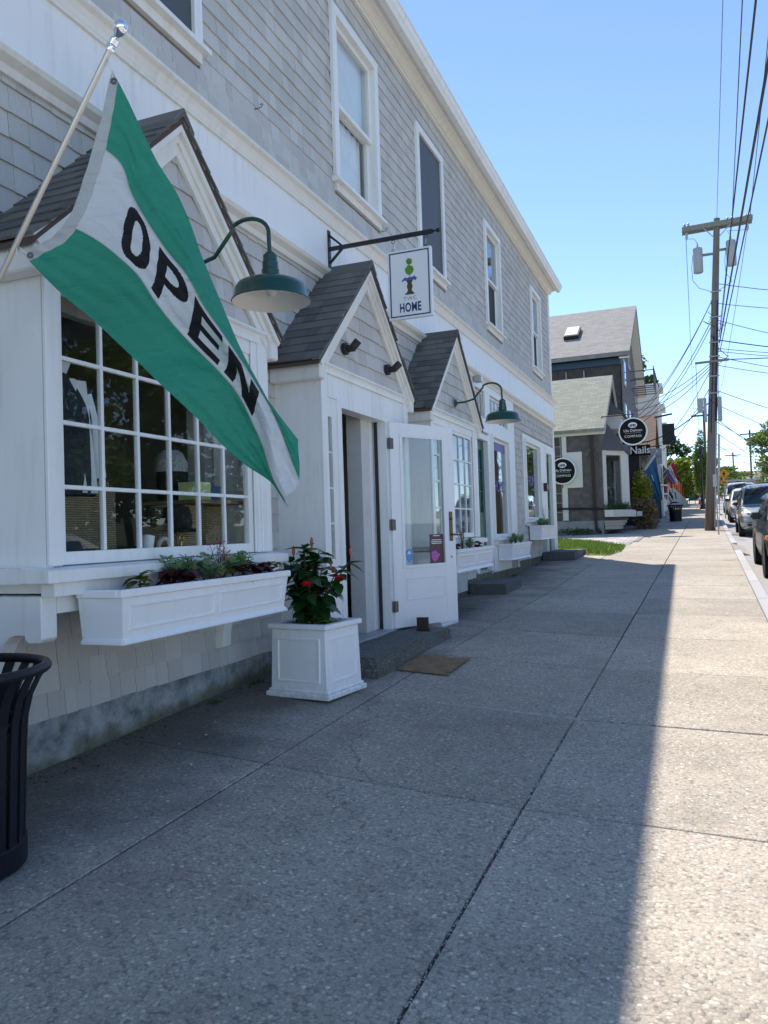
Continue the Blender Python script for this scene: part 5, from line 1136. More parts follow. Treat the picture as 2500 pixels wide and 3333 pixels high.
# ---- weeds and leaf litter along the wall foot
random.seed(41)
for k, (x, y, r) in enumerate(((-3.22, 4.75, .05), (-3.24, 5.35, .06), (-3.2, 11.5, .07), (-2.62, 5.72, .05), (-3.2, 14.6, .06), (-3.22, 16.9, .06))):
    g = thing('weed', 'small weed sprouting where the shop wall meets the pavement', 'weed', (x, y, gz(x, y)), 'weeds along the shop wall'); lf = MB()
    for j in range(26): leaf_pairs(lf, (x+random.gauss(0, r*.4), y+random.gauss(0, r*.6), gz(x, y)+.002), random.uniform(0, 6.3), random.uniform(.2, 1.2), random.uniform(.02, .05), .012)
    kind(lf.build('foliage', 'leaf_grassy', g, fixn=False), 'stuff')
lf = MB()
for k in range(420):
    y = random.uniform(3.0, 12.5); x = -3.30+abs(random.gauss(0, .10)); 
    if PORCH-1.2 < y < PORCH+1.2: continue
    a = random.uniform(0, 6.3); s_ = random.uniform(.006, .02); z = gz(x, y)+.003
    lf.add([(x, y, z), (x+s_*math.cos(a), y+s_*math.sin(a), z+random.uniform(0, .006)), (x+s_*1.6*math.cos(a+.5), y+s_*1.6*math.sin(a+.5), z+.002), (x+s_*math.cos(a+1), y+s_*math.sin(a+1), z+random.uniform(0, .006))], [(0, 1, 2, 3)])
tag(kind(lf.build('leaf_litter', 'mulch', fixn=False), 'stuff'), 'dry leaf litter gathered along the foot of the shop wall', 'litter')
# ================================================================== THE STREET BEYOND
random.seed(5)
def uv_quad(o, s=1.0):
    me = o.data; uv = me.uv_layers.new(name='UVMap')
    for p in me.polygons:
        n = p.normal; h = Vector((-n.y, n.x, 0)); h = h.normalized() if h.length > .05 else Vector((1, 0, 0)); v = n.cross(h)
        for li in p.loop_indices:
            c = me.vertices[me.loops[li].vertex_index].co; uv.data[li].uv = (c.dot(h)*s, c.dot(v)*s)
    return o
uv_quad(bpy.data.objects['roof'])
def field(mbx, rects_fn, plane, z0, z1, u0, u1, expo=.125, seed=1):
    """courses of old shingles on a wall: plane=('y',value) faces -y, ('x',value) faces +x; skips where rects_fn(u,z)"""
    rng = random.Random(seed); out = []
    z = z0
    while z < z1-.02:
        u = u0-rng.uniform(0, .1)
        while u < u1:
            w_ = rng.uniform(.08, .2); a, b = max(u, u0), min(u+w_, u1); u += w_
            if b-a < .02 or rects_fn((a+b)/2, z+.5*expo): continue
            out.append((a, b, z, min(z+expo, z1)))
        z += expo
    for (a, b, c, d) in out:
        t = rng.uniform(.014, .022)
        if plane[0] == 'y': y = plane[1]; mbx.add([(a, y-t, c), (b, y-t, c), (b, y, c), (a, y, c), (a, y-.004, d), (b, y-.004, d)], [(0, 1, 5, 4), (3, 2, 1, 0), (0, 4, 3), (1, 2, 5)])
        else: x = plane[1]; mbx.add([(x+t, a, c), (x+t, b, c), (x, b, c), (x, a, c), (x+.004, a, d), (x+.004, b, d)], [(0, 1, 5, 4), (3, 2, 1, 0), (0, 4, 3), (1, 2, 5)])
    return out
# ---- small weathered office with round signs
OFF = thing('office_building', 'small weathered shingle office with green shingle roof and angled bay', 'building', (-3.1, 29.3, 1.08))
y0, y1, x1 = 29.3, 36.6, -3.10
MB().box(-9.5, x1-.02, y0+.02, y1, .9, 4.85).build('wall', 'oldshingle', OFF)
ou = MB(); ou.add([(0, -1, 0), (1, -1, 0), (1, 0, 0), (0, 0, 0), (0, -.2, 1), (1, -.2, 1)], [(0, 1, 5, 4), (3, 2, 1, 0), (0, 4, 3), (1, 2, 5)]); oum = ou.mesh('shingle', 'oldshingle_o', fixn=False)
for (a, b, c, d) in field(MB(), lambda u, z: u < -4.36 or (-4.36 < u < -3.78 and 2.83 < z < 4.12), ('y', y0+.02), 1.6, 4.72, -4.36, x1, seed=2): inst(oum, 'shingle', OFF, (a+.002, y0+.02, c), sc=(b-a-.004, random.uniform(.014, .022), d-c))
mb = MB(); field(mb, lambda u, z: False, ('x', x1-.02), 1.6, 4.9, y0+.02, y1, seed=3)
kind(mb.build('shingle_field', 'oldshingle', OFF, fixn=False), 'stuff')
MB().box(-9.5, x1-.01, y0-.03, y0+.019, .9, 1.6).build('foundation', 'concrete', OFF)
blk = MB().box(-.5, .5, -.5, .5, -.5, .5).mesh('block', 'block', bevel=.04)
MB().box(-9.5, -4.54, y0-.005, y0+.0195, 1.6, 4.72).build('mortar_bed', 'blockmortar', OFF)
for r in range(9):
    x = -4.56
    wd = .36 if r % 2 else .30
    while x > -6.2: inst(blk, 'block', OFF, (x-wd/2, y0-.02, 1.78+r*.345), sc=(wd-.03, .05, .31)); x -= wd; wd = .38
fs = MB()
for q in ((-4.535, -4.345, 1.64, 2.8295), (-4.50, -3.79, 2.83, 4.13), (-4.50, -4.335, 4.1305, 4.715)): MB().box(q[0], q[1], y0-.04, y0+.019, q[2], q[3]).build('white_panel', 'white_trim_old', OFF)
MB().box(-9.5, x1+.14, y0-.09, y0-.0405, 4.72, 4.84).build('eave_board', 'white_trim_old', OFF)
ridge_y, ridge_z = 33.0, 7.5
def gable_roof(par, name, xa, xb, ya, yb, ze, ry, rz, mt, th=.12, nm2='roof'):
    mb = MB(); mb.prism([(ya, ze), (ry, rz), (yb, ze), (yb, ze-th), (ry, rz-th), (ya, ze-th)], 'x', xa, xb); return uv_quad(mb.build(nm2, mt, par))
gable_roof(OFF, 'roof', -9.8, -2.93, 29.1, 36.9, 4.93, ridge_y, ridge_z, 'roof_green')
mb = MB(); mb.prism([(y0+.1, 4.85), (y1-.1, 4.85), (ridge_y, 7.35)], 'x', x1-.3, x1-.03); mb.build('gable_wall', 'oldshingle', OFF)
mb = MB(); field(mb, lambda u, z: abs(u-ridge_y)/3.5 > (7.3-z)/2.4, ('x', x1-.03), 4.9, 7.3, y0+.1, y1-.1, seed=9); kind(mb.build('gable_shingle', 'oldshingle', OFF, fixn=False), 'stuff')
for s in (-1, 1):
    e = 3.85; mb = MB(); mb.hexa([(-3.0, ridge_y+s*e, 4.72), (-2.935, ridge_y+s*e, 4.72), (-2.935, ridge_y+s*e, 4.81), (-3.0, ridge_y+s*e, 4.81)], [(-3.0, ridge_y, 7.27), (-2.935, ridge_y, 7.27), (-2.935, ridge_y, 7.37), (-3.0, ridge_y, 7.37)]); mb.build('rake_board', 'white_trim_old', OFF)
MB().tube([(-3.42, y0-.09, 4.7), (-3.40, y0-.09, 2.2), (-3.36, y0-.09, 1.25)], .055, 10).build('downpipe', 'rust_iron', OFF, smooth=True)
MB().tube([(-5.2, y0-.12, 2.10), (-3.10, y0-.12, 2.02)], .035, 8).build('rail_pipe', 'black_metal', OFF)
MB().tube([(-3.36, y0-.09, 1.32), (-3.20, y0-.25, 1.17)], .06, 8).build('pipe_shoe', 'rust_iron', OFF)
# dormer hood and bay
BA, BB, BC, BD_ = (-3.10, 29.42), (-2.42, 30.25), (-2.42, 32.2), (-3.10, 33.0)
by = thing  # (alias kept short)
mb = MB(); mb.prism([BA, BB, BC, BD_, (-3.12, 33.0), (-3.12, 29.42)], 'z', 1.75, 2.02); bay2 = mb.build('angled_bay', 'white_trim_old', OFF)
def face(a, b, z0, z1, nm, mt, inset=(.1, .1, .1, .1), d=.0, th=.04, par=None):
    a, b = Vector((*a, 0)), Vector((*b, 0)); u = (b-a); L = u.length; u.normalize(); n = Vector((u.y, -u.x, 0)); mb = MB()
    p0, p1 = a+u*inset[0]+n*d, b-u*inset[1]+n*d; q0, q1 = p0+n*th, p1+n*th
    za, zb = z0+inset[2], z1-inset[3]
    mb.hexa([(p0.x, p0.y, za), (p1.x, p1.y, za), (q1.x, q1.y, za), (q0.x, q0.y, za)], [(p0.x, p0.y, zb), (p1.x, p1.y, zb), (q1.x, q1.y, zb), (q0.x, q0.y, zb)]); return mb.build(nm, mt, par or OFF)
for (a, b) in ((BA, BB), (BC, BD_)):
    L = math.dist(a, b)
    for ins in ((0, L-.17, 0, 0), (L-.17, 0, 0, 0)): face(a, b, 2.021, 4.15, 'bay_casing', 'white_trim_old', ins, -.03, .06)
    face(a, b, 3.98, 4.15, 'bay_casing', 'white_trim_old', (.1701, .1701, 0, 0), -.03, .058)
    face(a, b, 2.021, 2.12, 'bay_casing', 'white_trim_old', (.1701, .1701, 0, 0), -.03, .058)
    face(a, b, 2.121, 3.979, 'pane', 'glass', (.171, .171, 0, 0), -.005, .006)
face(BB, BC, 2.021, 4.15, 'bay_front', 'white_trim_old', (.002, .002, 0, 0), -.03, .06)
MB().prism([(-3.12, 29.6), (-2.5, 30.3), (-2.5, 32.1), (-3.12, 32.8)], 'z', 4.0, 4.148).build('bay_ceiling', 'white_trim_old', OFF)
mb = MB(); mb.hexa([(-3.11, 29.25, 4.16), (-2.30, 30.15, 4.16), (-2.30, 32.3, 4.16), (-3.11, 33.1, 4.16)], [(-3.11, 29.6, 5.0), (-3.0, 30.6, 5.25), (-3.0, 31.9, 5.25), (-3.11, 32.8, 5.0)]); mb.build('bay_hood', 'oldshingle', OFF)
MB().box(-3.08, -2.55, 31.6, 33.4, 5.15, 5.7).build('dormer', 'white_trim_old', OFF); MB().box(-2.549, -2.54, 31.8, 33.2, 5.22, 5.62).build('dormer_pane', 'glass', OFF)
mb = MB(); mb.hexa([(-3.11, 31.3, 5.705), (-2.42, 31.35, 5.705), (-2.42, 33.65, 5.705), (-3.11, 33.7, 5.705)], [(-3.11, 31.5, 6.3), (-3.06, 31.6, 6.3), (-3.06, 33.4, 6.3), (-3.11, 33.5, 6.3)]); mb.build('dormer_roof', 'oldshingle', OFF)
for k, (e, z) in enumerate(((.0, 1.60), (.12, 1.50), (.24, 1.40), (.36, 1.27))):
    mb = MB(); mb.prism([(-3.115, 29.45+e), (-2.45-e*.6, 30.27+e*.5), (-2.45-e*.6, 32.1), (-3.115, 32.9)], 'z', z, z+.095 if k < 3 else z+.12); mb.build('corbel_step', 'oldshingle' if k == 0 else 'white_trim_old', OFF)
ob = thing('flower_box', 'white flower box on the angled bay of the shingle office', 'window box', (-2.6, 30.2, 1.75))
mb = MB(); mb.prism([(-3.05, 29.15), (-2.75, 29.22), (-2.18, 30.1), (-2.18, 32.2), (-2.38, 32.2), (-2.40, 30.2), (-3.08, 29.38)], 'z', 1.72, 1.97); mb.build('trough', 'white_trim_old', ob)
MB().box(-2.17, -2.0, 32.3, 33.2, 1.74, 1.93).build('side_trough', 'white_trim_old', ob)
lf = MB()
for k in range(420):
    s = random.random(); p = (-2.95+.68*s+random.gauss(0, .05), 29.28+.85*s+random.gauss(0, .04), 1.95); leaf_pairs(lf, p, random.uniform(0, 6.3), random.uniform(.5, 1.4), random.uniform(.15, .42), .02)
fp = thing('flower_box_plants', 'grassy plants filling the office flower box', 'plant', (-2.6, 29.8, 1.95)); kind(lf.build('foliage', 'leaf_grassy', fp, fixn=False), 'stuff')
# round signs
def round_sign(c, r, label, post=None, name='round_sign'):
    g = thing(name, label, 'sign', c, 'round black office signs')
    MB().lathe([(0, -.05), (r, -.05), (r, .05), (0, .05)], c, 40, 'y').build('board', 'sign_white', g)
    MB().lathe([(0, -.06), (r*.905, -.06), (r*.905, -.0505), (0, -.0505)], c, 40, 'y').build('face', 'sign_black', g)
    y = c[1]-.063
    m_ = MB(); m_.add([(c[0]+r*.31*math.cos(2*math.pi*k/24), y, c[2]+r*.45+r*.20*math.sin(2*math.pi*k/24)) for k in range(24)], [tuple(range(24))]); m_.build('emblem', 'sign_white', g, fixn=False)
    m_ = MB()
    for (dx, h0, h1) in ((-.17, -.12, .02), (-.06, -.12, .06), (.06, -.12, .08), (.17, -.12, .02)): m_.box(c[0]+r*(dx-.04), c[0]+r*(dx+.04), y-.003, y-.001, c[2]+r*(.45+h0), c[2]+r*(.45+h1))
    m_.box(c[0]-r*.2, c[0]+r*.2, y-.0031, y-.0011, c[2]+r*.43, c[2]+r*.5); m_.build('emblem_figure', 'navy', g)
    put_text('word', g, 'Lila Delman', r*.27, 'sign_white', (c[0], y, c[2]+r*.06), extrude=.002); put_text('word', g, 'COMPASS', r*.25, 'sign_white', (c[0], y, c[2]-r*.36), extrude=.002, spacing=1.12)
    MB().box(c[0]-r*.55, c[0]+r*.55, y-.002, y, c[2]-r*.125, c[2]-r*.115).build('rule', 'sign_white', g)
    return g
round_sign((-4.48, 29.16, 3.45), .49, 'round black and white sign fixed flat on the white office panel')
g = round_sign((-1.96, 29.0, 4.70), .49, 'round black and white sign hanging out over the pavement')
MB().tube([(-3.0, 29.0, 5.30), (-1.9, 29.0, 5.32)], .018, 8).build('arm', 'black_metal', g); MB().tube([(-1.96, 29.0, 5.19), (-1.96, 29.0, 5.3)], .015, 6).build('hanger', 'black_metal', g)
MB().tube([(-3.0, 29.0, 5.30), (-3.05, 29.4, 5.32)], .025, 8).build('wall_stay', 'black_metal', g)
# ---- big grey building behind
BIG = thing('tall_shingle_building', 'tall dark shingle building with grey roof, skylight and fire escape', 'building', (-2.9, 42, 1.4))
MB().box(-12, -2.95, 37.0, 48.2, .8, 9.2).build('wall', 'oldshingle_dark', BIG)
mb = MB(); field(mb, lambda u, z: False, ('y', 36.99), 6.3, 9.1, -8, -2.95, .16, 4); kind(mb.build('shingle_field', 'oldshingle_dark', BIG, fixn=False), 'stuff')
gable_roof(BIG, 'r', -12.4, -2.47, 36.4, 48.8, 9.15, 42.6, 12.75, 'roof_grey', .2)
mb = MB(); mb.prism([(37.0, 9.2), (48.2, 9.2), (42.6, 12.5)], 'x', -3.3, -2.96); mb.build('gable_wall', 'clapboard', BIG)
clap = MB().box(0, .02, 0, 1, 0, .16).mesh('board', 'clapboard')
mbf = MB(); z = 1.6
while z < 12.3:
    if z < 9.2: a, b = 37.0, 48.2
    else: f = (12.5-z)/3.3; a, b = 42.6-5.6*f, 42.6+5.6*f
    mbf.hexa([(-2.95, a, z), (-2.925, a, z), (-2.925, b, z), (-2.95, b, z)], [(-2.95, a, z+.15), (-2.945, a, z+.15), (-2.945, b, z+.15), (-2.95, b, z+.15)]); z += .155
kind(mbf.build('clapboard', 'clapboard', BIG), 'stuff')
MB().box(-12, -2.9, 36.86, 36.98, 8.68, 8.98).build('eave_board', 'blue_trim', BIG)
for x in (-4.55, -5.35): MB().tube([(x, 36.93, 6.2), (x, 36.93, 8.55)], .03, 6).build('conduit', 'steel_grey', BIG)
MB().box(-2.96, -2.90, 37.0, 37.14, 1.6, 8.9).build('corner_board', 'rust_iron', BIG)
for s in (-1, 1): mb = MB(); mb.hexa([(-2.94, 42.6+s*6.1, 8.86), (-2.5, 42.6+s*6.1, 8.86), (-2.5, 42.6+s*6.1, 8.92), (-2.94, 42.6+s*6.1, 8.92)], [(-2.94, 42.6, 12.44), (-2.5, 42.6, 12.44), (-2.5, 42.6, 12.5), (-2.94, 42.6, 12.5)]); mb.build('rake_soffit', 'cream', BIG)
sk = MB(); 
def rp(x, d, n): t = math.atan2(3.6, 6.2); return (x, 42.6-d*math.cos(t)-n*math.sin(t), 12.75-d*math.sin(t)+n*math.cos(t))
mb = MB(); mb.hexa([rp(-5.65, 4.6, .02), rp(-4.95, 4.6, .02), rp(-4.95, 3.2, .02), rp(-5.65, 3.2, .02)], [rp(-5.65, 4.6, .2), rp(-4.95, 4.6, .2), rp(-4.95, 3.2, .2), rp(-5.65, 3.2, .2)]); mb.build('skylight', 'black_metal', BIG)
mb = MB(); mb.hexa([rp(-5.60, 4.52, .201), rp(-5.0, 4.52, .201), rp(-5.0, 3.28, .201), rp(-5.60, 3.28, .201)], [rp(-5.60, 4.52, .23), rp(-5.0, 4.52, .23), rp(-5.0, 3.28, .23), rp(-5.60, 3.28, .23)]); mb.build('skylight_pane', 'white_far', BIG)
for (y, z, h) in ((38.2, 5.6, 1.5), (40.6, 5.6, 1.5), (44, 5.6, 1.5), (38.4, 8.0, 1.2), (41.6, 9.4, 1.4), (46, 8.0, 1.2)):
    w_ = MB().box(-2.93, -2.88, y, y+.9, z, z+h).build('window', 'white_trim_old', BIG); MB().box(-2.8795, -2.87, y+.1, y+.8, z+.1, z+h-.1).build('pane', 'carglass', w_)
fe = MB()      # fire escape
for z in (8.4, 8.85, 9.3):
    for (a, b) in (((-2.9, 42.4, z), (-1.75, 42.4, z)), ((-1.75, 42.4, z), (-1.75, 44.6, z)), ((-2.9, 44.6, z), (-1.75, 44.6, z))): fe.tube([a, b], .025, 5)
for y in (42.4, 43.1, 43.8, 44.6): fe.tube([(-1.75, y, 8.4), (-1.75, y, 9.5)], .025, 5); fe.tube([(-2.9, y, 8.4), (-1.75, y, 8.4)], .02, 5)
fe.tube([(-1.75, 42.4, 9.4), (-1.5, 42.0, 8.3)], .025, 5); fe.build('fire_escape', 'hinge_metal', BIG)
# ---- further shops
PK = thing('gabled_shop', 'low maroon gabled shop with brown roof beyond the tall building', 'building', (-2.4, 52, 2))
MB().box(-8, -2.30, 49.2, 55.8, 1.2, 5.6).build('wall', 'maroon', PK); gable_roof(PK, 'r', -8.2, -2.1, 49.0, 56.0, 5.6, 52.5, 8.3, 'roof_brown'); mb = MB(); mb.prism([(49.2, 5.5), (55.8, 5.5), (52.5, 8.1)], 'x', -2.6, -2.28); mb.build('gable_wall', 'maroon', PK)
for q in ((49.7, 50.9), (51.6, 52.4), (53.2, 54.8)): w_ = MB().box(-2.299, -2.25, q[0], q[1], 2.3, 4.3).build('window', 'white_trim_old', PK); MB().box(-2.2495, -2.24, q[0]+.1, q[1]-.1, 2.4, 4.2).build('pane', 'carglass', w_)
ST = thing('stepped_white_building', 'cream building with stepped parapet far up the street', 'building', (-2.2, 60, 2.2))
for k, (a, b, h) in enumerate(((57.0, 60.0, 9.4), (60.0, 63, 8.4), (63, 66, 7.4), (66, 69, 6.5))): MB().box(-8, -2.15+.02*k, a, b, 1.5, h+1.6).build('wall_bay', 'stucco', ST); MB().box(-8, -1.85+.02*k, a-.05, b-.02, h+1.3, h+1.62).build('cornice', 'white_far', ST); MB().box(-2.0+.02*k, -1.95+.02*k, a+.4, b-.4, 3.2, 5.4).build('window', 'carglass', ST)
DK = thing('dark_shopfront', 'dark timber shopfront under the nail salon sign', 'building', (-2.5, 40, 1.4))
MB().box(-2.94, -2.30, 37.4, 48.0, 1.2, 4.6).build('front', 'blockdark', DK); MB().box(-2.94, -2.0, 37.2, 48.2, 4.6, 4.85).build('canopy', 'oldwood', DK)
for y in (38.2, 40.6, 43, 45.4): MB().box(-2.299, -2.28, y, y+1.6, 2.2, 4.2).build('pane', 'carglass', DK)
MB().box(-2.25, -1.75, 45.5, 46.2, 1.3, 3.7).build('post', 'blue_trim', DK)
def board_sign(name, q, y, label, word, size, mt, tm, arm=True, sx=1, dx=0, bold=0):
    g = thing(name, label, 'sign', ((q[0]+q[1])/2, y, q[2])); MB().box(q[0], q[1], y-.03, y+.03, q[2], q[3]).build('board', mt, g)
    put_text('word', g, word, size, tm, ((q[0]+q[1])/2+dx, y-.033, (q[2]+q[3])/2), extrude=.002, sx=sx, offset=bold)
    if arm: MB().tube([(-2.95, y, q[3]+.12), (q[1], y, q[3]+.12)], .025, 6).build('arm', 'black_metal', g); MB().tube([(q[0]+.2, y, q[3]), (q[0]+.2, y, q[3]+.12)], .012, 5).build('hanger', 'black_metal', g); MB().tube([(q[1]-.1, y, q[3]), (q[1]-.1, y, q[3]+.12)], .012, 5).build('hanger', 'black_metal', g)
    return g
board_sign('nails_sign', (-2.45, -1.65, 4.24, 4.68), 34.0, 'black hanging board lettered Nails in white', 'Nails', .42, 'sign_black', 'sign_white', sx=.95, bold=.006)
board_sign('angels_sign', (-2.14, -1.42, 4.28, 5.03), 40.0, 'pale grey hanging board behind the blue flag', 'ANGELS', .19, 'steel_grey', 'navy')
board_sign('dark_lantern_sign', (-1.78, -1.05, 6.3, 7.6), 52.0, 'dark framed hanging sign in front of the trees', ' ', .1, 'blockdark', 'sign_white', False); MB().tube([(-2.2, 52, 8.05), (-1.15, 52, 8.2)], .06, 6).build('arm', 'black_metal', bpy.data.objects['dark_lantern_sign'])
# flags along the street
def drape(name, label, root, tipp, corners, mats, matf, group):
    g = thing(name, label, 'flag', root, group); MB().tube([root, tipp], .018, 8).build('pole', 'alu', g); MB().sphere(tipp, .045, 10).build('finial', 'sign_white', g, smooth=True)
    A, B, C_, D_ = [Vector(c) for c in corners]; mb = MB()
    def P(i, j): s, t = i/24, j/16; p = (A.lerp(B, s)).lerp(D_.lerp(C_, s), t); return p+Vector((0, -.07*math.sin(s*11+t*3)*t, 0))
    mb.grid(P, 24, 16, matf); mb.build('cloth', mats, g, smooth=True, fixn=False); return g
# corners: A top of hoist, B bottom of hoist, C fly bottom, D fly top
drape('blue_flag', 'plain blue flag hanging beside the nail salon sign', (-2.28, 36, 3.52), (-1.49, 36, 4.55), ((-1.55, 36, 4.46), (-2.02, 36, 3.80), (-1.50, 36, 2.52), (-1.32, 36, 2.42)), ['flag_blue', 'flag_white'], lambda i, j: 1 if j == 0 or (14 < i < 17 and 4 < j < 8) else 0, 'flags hung along the shops')
def of_m(i, j):
    return 1 if i < 8 else (2 if i > 16 else 0)
g = drape('striped_open_flag', 'red white and blue OPEN flag further up the street', (-2.2, 50, 3.9), (-1.09, 50, 5.15), ((-1.13, 50, 5.08), (-1.66, 50, 4.48), (-1.12, 50, 3.72), (-.86, 50, 3.95)), ['flag_white', 'flag_red', 'flag_navy'], of_m, 'flags hung along the shops')
put_text('word', g, 'OPEN', .26, 'flag_black', (-1.24, 49.86, 4.36), (R(90), R(58), 0), extrude=.003)
drape('small_flag', 'small dark red flag behind the striped OPEN flag', (-2.2, 56, 4.0), (-1.5, 56, 5.0), ((-1.55, 56, 4.9), (-1.85, 56, 4.45), (-1.45, 56, 3.95), (-1.3, 56, 4.1)), ['flag_red', 'flag_navy'], lambda i, j: (i//3+j//3) % 2, 'flags hung along the shops')
# ---- foliage
def crown(mb, blobs, n, size, rng):
    tot = sum(b[3]*b[4]*b[5] if len(b) > 4 else b[3]**3 for b in blobs)
    for b in blobs:
        c = Vector(b[:3]); r = (b[3], b[4], b[5]) if len(b) > 4 else (b[3],)*3; m = int(n*(r[0]*r[1]*r[2])/tot)
        for k in range(m):
            d = Vector((rng.gauss(0, 1), rng.gauss(0, 1), rng.gauss(0, 1))).normalized(); f = rng.uniform(.45, 1.06)**.6
            p = c+Vector((d.x*r[0]*f, d.y*r[1]*f, d.z*r[2]*f)); a = Vector((rng.gauss(0, 1), rng.gauss(0, 1), rng.gauss(0, .6))).normalized(); b2 = a.cross(Vector((rng.gauss(0, 1), rng.gauss(0, 1), rng.gauss(0, 1)))).normalized()
            s = size*rng.uniform(.6, 1.4); mb.add([p, p+a*s*.5+b2*s*.35, p+a*s, p+a*s*.5-b2*s*.35], [(0, 1, 2, 3)])
def make_tree(name, label, p, h, w_, blobs, n, size, mt, seed, trunk=.16, group='street trees', limbs=5):
    rng = random.Random(seed); g = thing(name, label, 'tree', p, group); P0 = Vector(p); tr = MB()
    tr.tube([P0-Vector((0, 0, .2)), P0+Vector((.03*h, 0, h*.3)), P0+Vector((0, .03*h, h*.62)), P0+Vector((0, 0, h*.9))], [trunk, trunk*.8, trunk*.5, trunk*.15], 8)
    for k in range(limbs):
        a = k*2.4+seed; z = h*(.28+.5*k/limbs); q = P0+Vector((.02*h, 0, z)); e = q+Vector((w_*.75*math.cos(a), w_*.75*math.sin(a), h*.18)); tr.tube([q, q.lerp(e, .5)+Vector((0, 0, .04*h)), e], [trunk*.4, trunk*.28, trunk*.1], 6)
    tr.build('trunk', 'bark', g, smooth=True)
    mb = MB(); crown(mb, [(P0.x+b[0]*w_, P0.y+b[1]*w_, P0.z+b[2]*h, b[3]*w_, b[3]*w_, b[4]*h) for b in blobs], n, size, rng); kind(mb.build('crown', mt, g, fixn=False), 'stuff'); return g
def rblobs(seed, n, z0=.35, z1=.95):
    r = random.Random(seed); out = []
    for k in range(n):
        z = z0+(z1-z0)*r.random(); sp = .75*math.sin(math.pi*min(1, max(.12, (z-z0+.1)/(z1-z0+.15)))); a = r.uniform(0, 6.3); out.append((sp*math.cos(a), sp*math.sin(a), z, r.uniform(.22, .42), r.uniform(.05, .11)))
    return out
make_tree('columnar_tree', 'narrow upright green tree just behind the utility pole', (.5, 70, gz(0, 70)), 6.5, .72, [(0, 0, .30, .75, .14), (.1, 0, .45, .95, .16), (-.1, .1, .6, .85, .16), (0, 0, .75, .65, .14), (.1, 0, .9, .38, .11), (.45, .2, .5, .5, .2), (-.4, 0, .4, .5, .15)], 8000, .13, 'tree_mid', 3)
make_tree('broad_tree', 'dark leafy tree beyond the far shops', (-2.8, 92, gz(-3, 92)), 7.2, 3.0, rblobs(1, 22, .3, .98), 7500, .32, 'tree_dark', 4)
make_tree('broad_tree', 'bright green tree over the far pavement', (-1.4, 84, gz(-1.6, 84)), 4.7, 2.2, rblobs(2, 20, .25, .95), 8000, .26, 'tree_light', 5)
make_tree('tall_tree', 'tall dark tree showing between the stepped parapet and the sky', (-5.5, 80, gz(-4, 80)), 14.5, 2.6, rblobs(7, 18, .5, .98), 3600, .42, 'tree_dark', 6)
make_tree('open_tree', 'large airy tree across the street with sky showing through', (9.0, 84, gz(9, 84)), 8.6, 4.2, rblobs(8, 34, .28, .97), 14000, .27, 'tree_mid', 8, .22, limbs=10)
make_tree('broad_tree', 'light green tree low across the street', (11.5, 108, gz(9, 108)), 6.5, 4.2, rblobs(9, 16, .2, .9), 3600, .4, 'tree_light', 9)
make_tree('broad_tree', 'small rounded tree behind the crossing sign', (3.6, 118, gz(3, 118)), 4.6, 3.2, rblobs(10, 16, .2, .9), 3600, .4, 'tree_mid', 10)
make_tree('broad_tree', 'yellow green tree just past the utility pole', (1.7, 100, gz(1, 100)), 5.0, 1.9, rblobs(11, 16, .2, .95), 3200, .36, 'tree_light', 12)
make_tree('broad_tree', 'far hazy green tree at the end of the road', (7.0, 140, gz(7, 140)), 4.2, 6, rblobs(12, 16, .15, .9), 3000, .5, 'tree_mid', 13)
make_tree('broad_tree', 'dark tree low behind the far pavement crowd', (-.6, 128, gz(0, 128)), 5, 4.2, rblobs(14, 18, .08, .9), 3600, .45, 'tree_dark', 15)
for k, (x, y, h) in enumerate(((14.5, 19, 10), (17, 25, 11.5), (14.5, 30, 11), (17, 36, 11.5), (15, 43, 11), (15, 8, 7), (19, 30, 12))):
    make_tree('verge_tree', 'leafy tree across the street reflected in the shop windows', (x, y, gz(x, y)), h, 3.9, rblobs(30+k, 30, .12, .95), 7000, .30, ('tree_mid', 'tree_dark', 'tree_dark')[k % 3], 20+k, group='trees across the street')
def bush(label, p, r, n, size, mt, seed):
    g = thing('shrub', label, 'shrub', p, 'shrubs beside the office'); mb = MB(); rng = random.Random(seed)
    bl = [(p[0]+rng.uniform(-.5, .5)*r[0], p[1]+rng.uniform(-.5, .5)*r[1], p[2]+r[2]*rng.uniform(.3, 1.55), r[0]*rng.uniform(.4, .65), r[1]*rng.uniform(.4, .65), r[2]*rng.uniform(.3, .5)) for _ in range(9)]
    crown(mb, bl, n, size, rng); kind(mb.build('foliage', mt, g, fixn=False), 'stuff')
    st = MB()
    for k in range(5): st.tube([p, (p[0]+rng.uniform(-.4, .4)*r[0], p[1]+rng.uniform(-.4, .4)*r[1], p[2]+r[2]*1.2)], .02, 5)
    st.build('stems', 'bark', g)
bush('cream and reddish leaved shrub beside the office bay', (-1.95, 33.6, gz(-2, 33.6)), (.62, .7, .78), 3400, .085, 'bush_red', 1)
bush('bright yellow green conifer shrub rising behind the reddish shrub', (-2.15, 34.8, gz(-2, 34.8)), (.5, .55, 1.25), 3000, .10, 'bush_yellow', 2)
bush('low weeds along the foot of the office wall', (-4.1, 29.0, gz(-4, 29)), (1.0, .2, .16), 500, .07, 'tree_dark', 3)
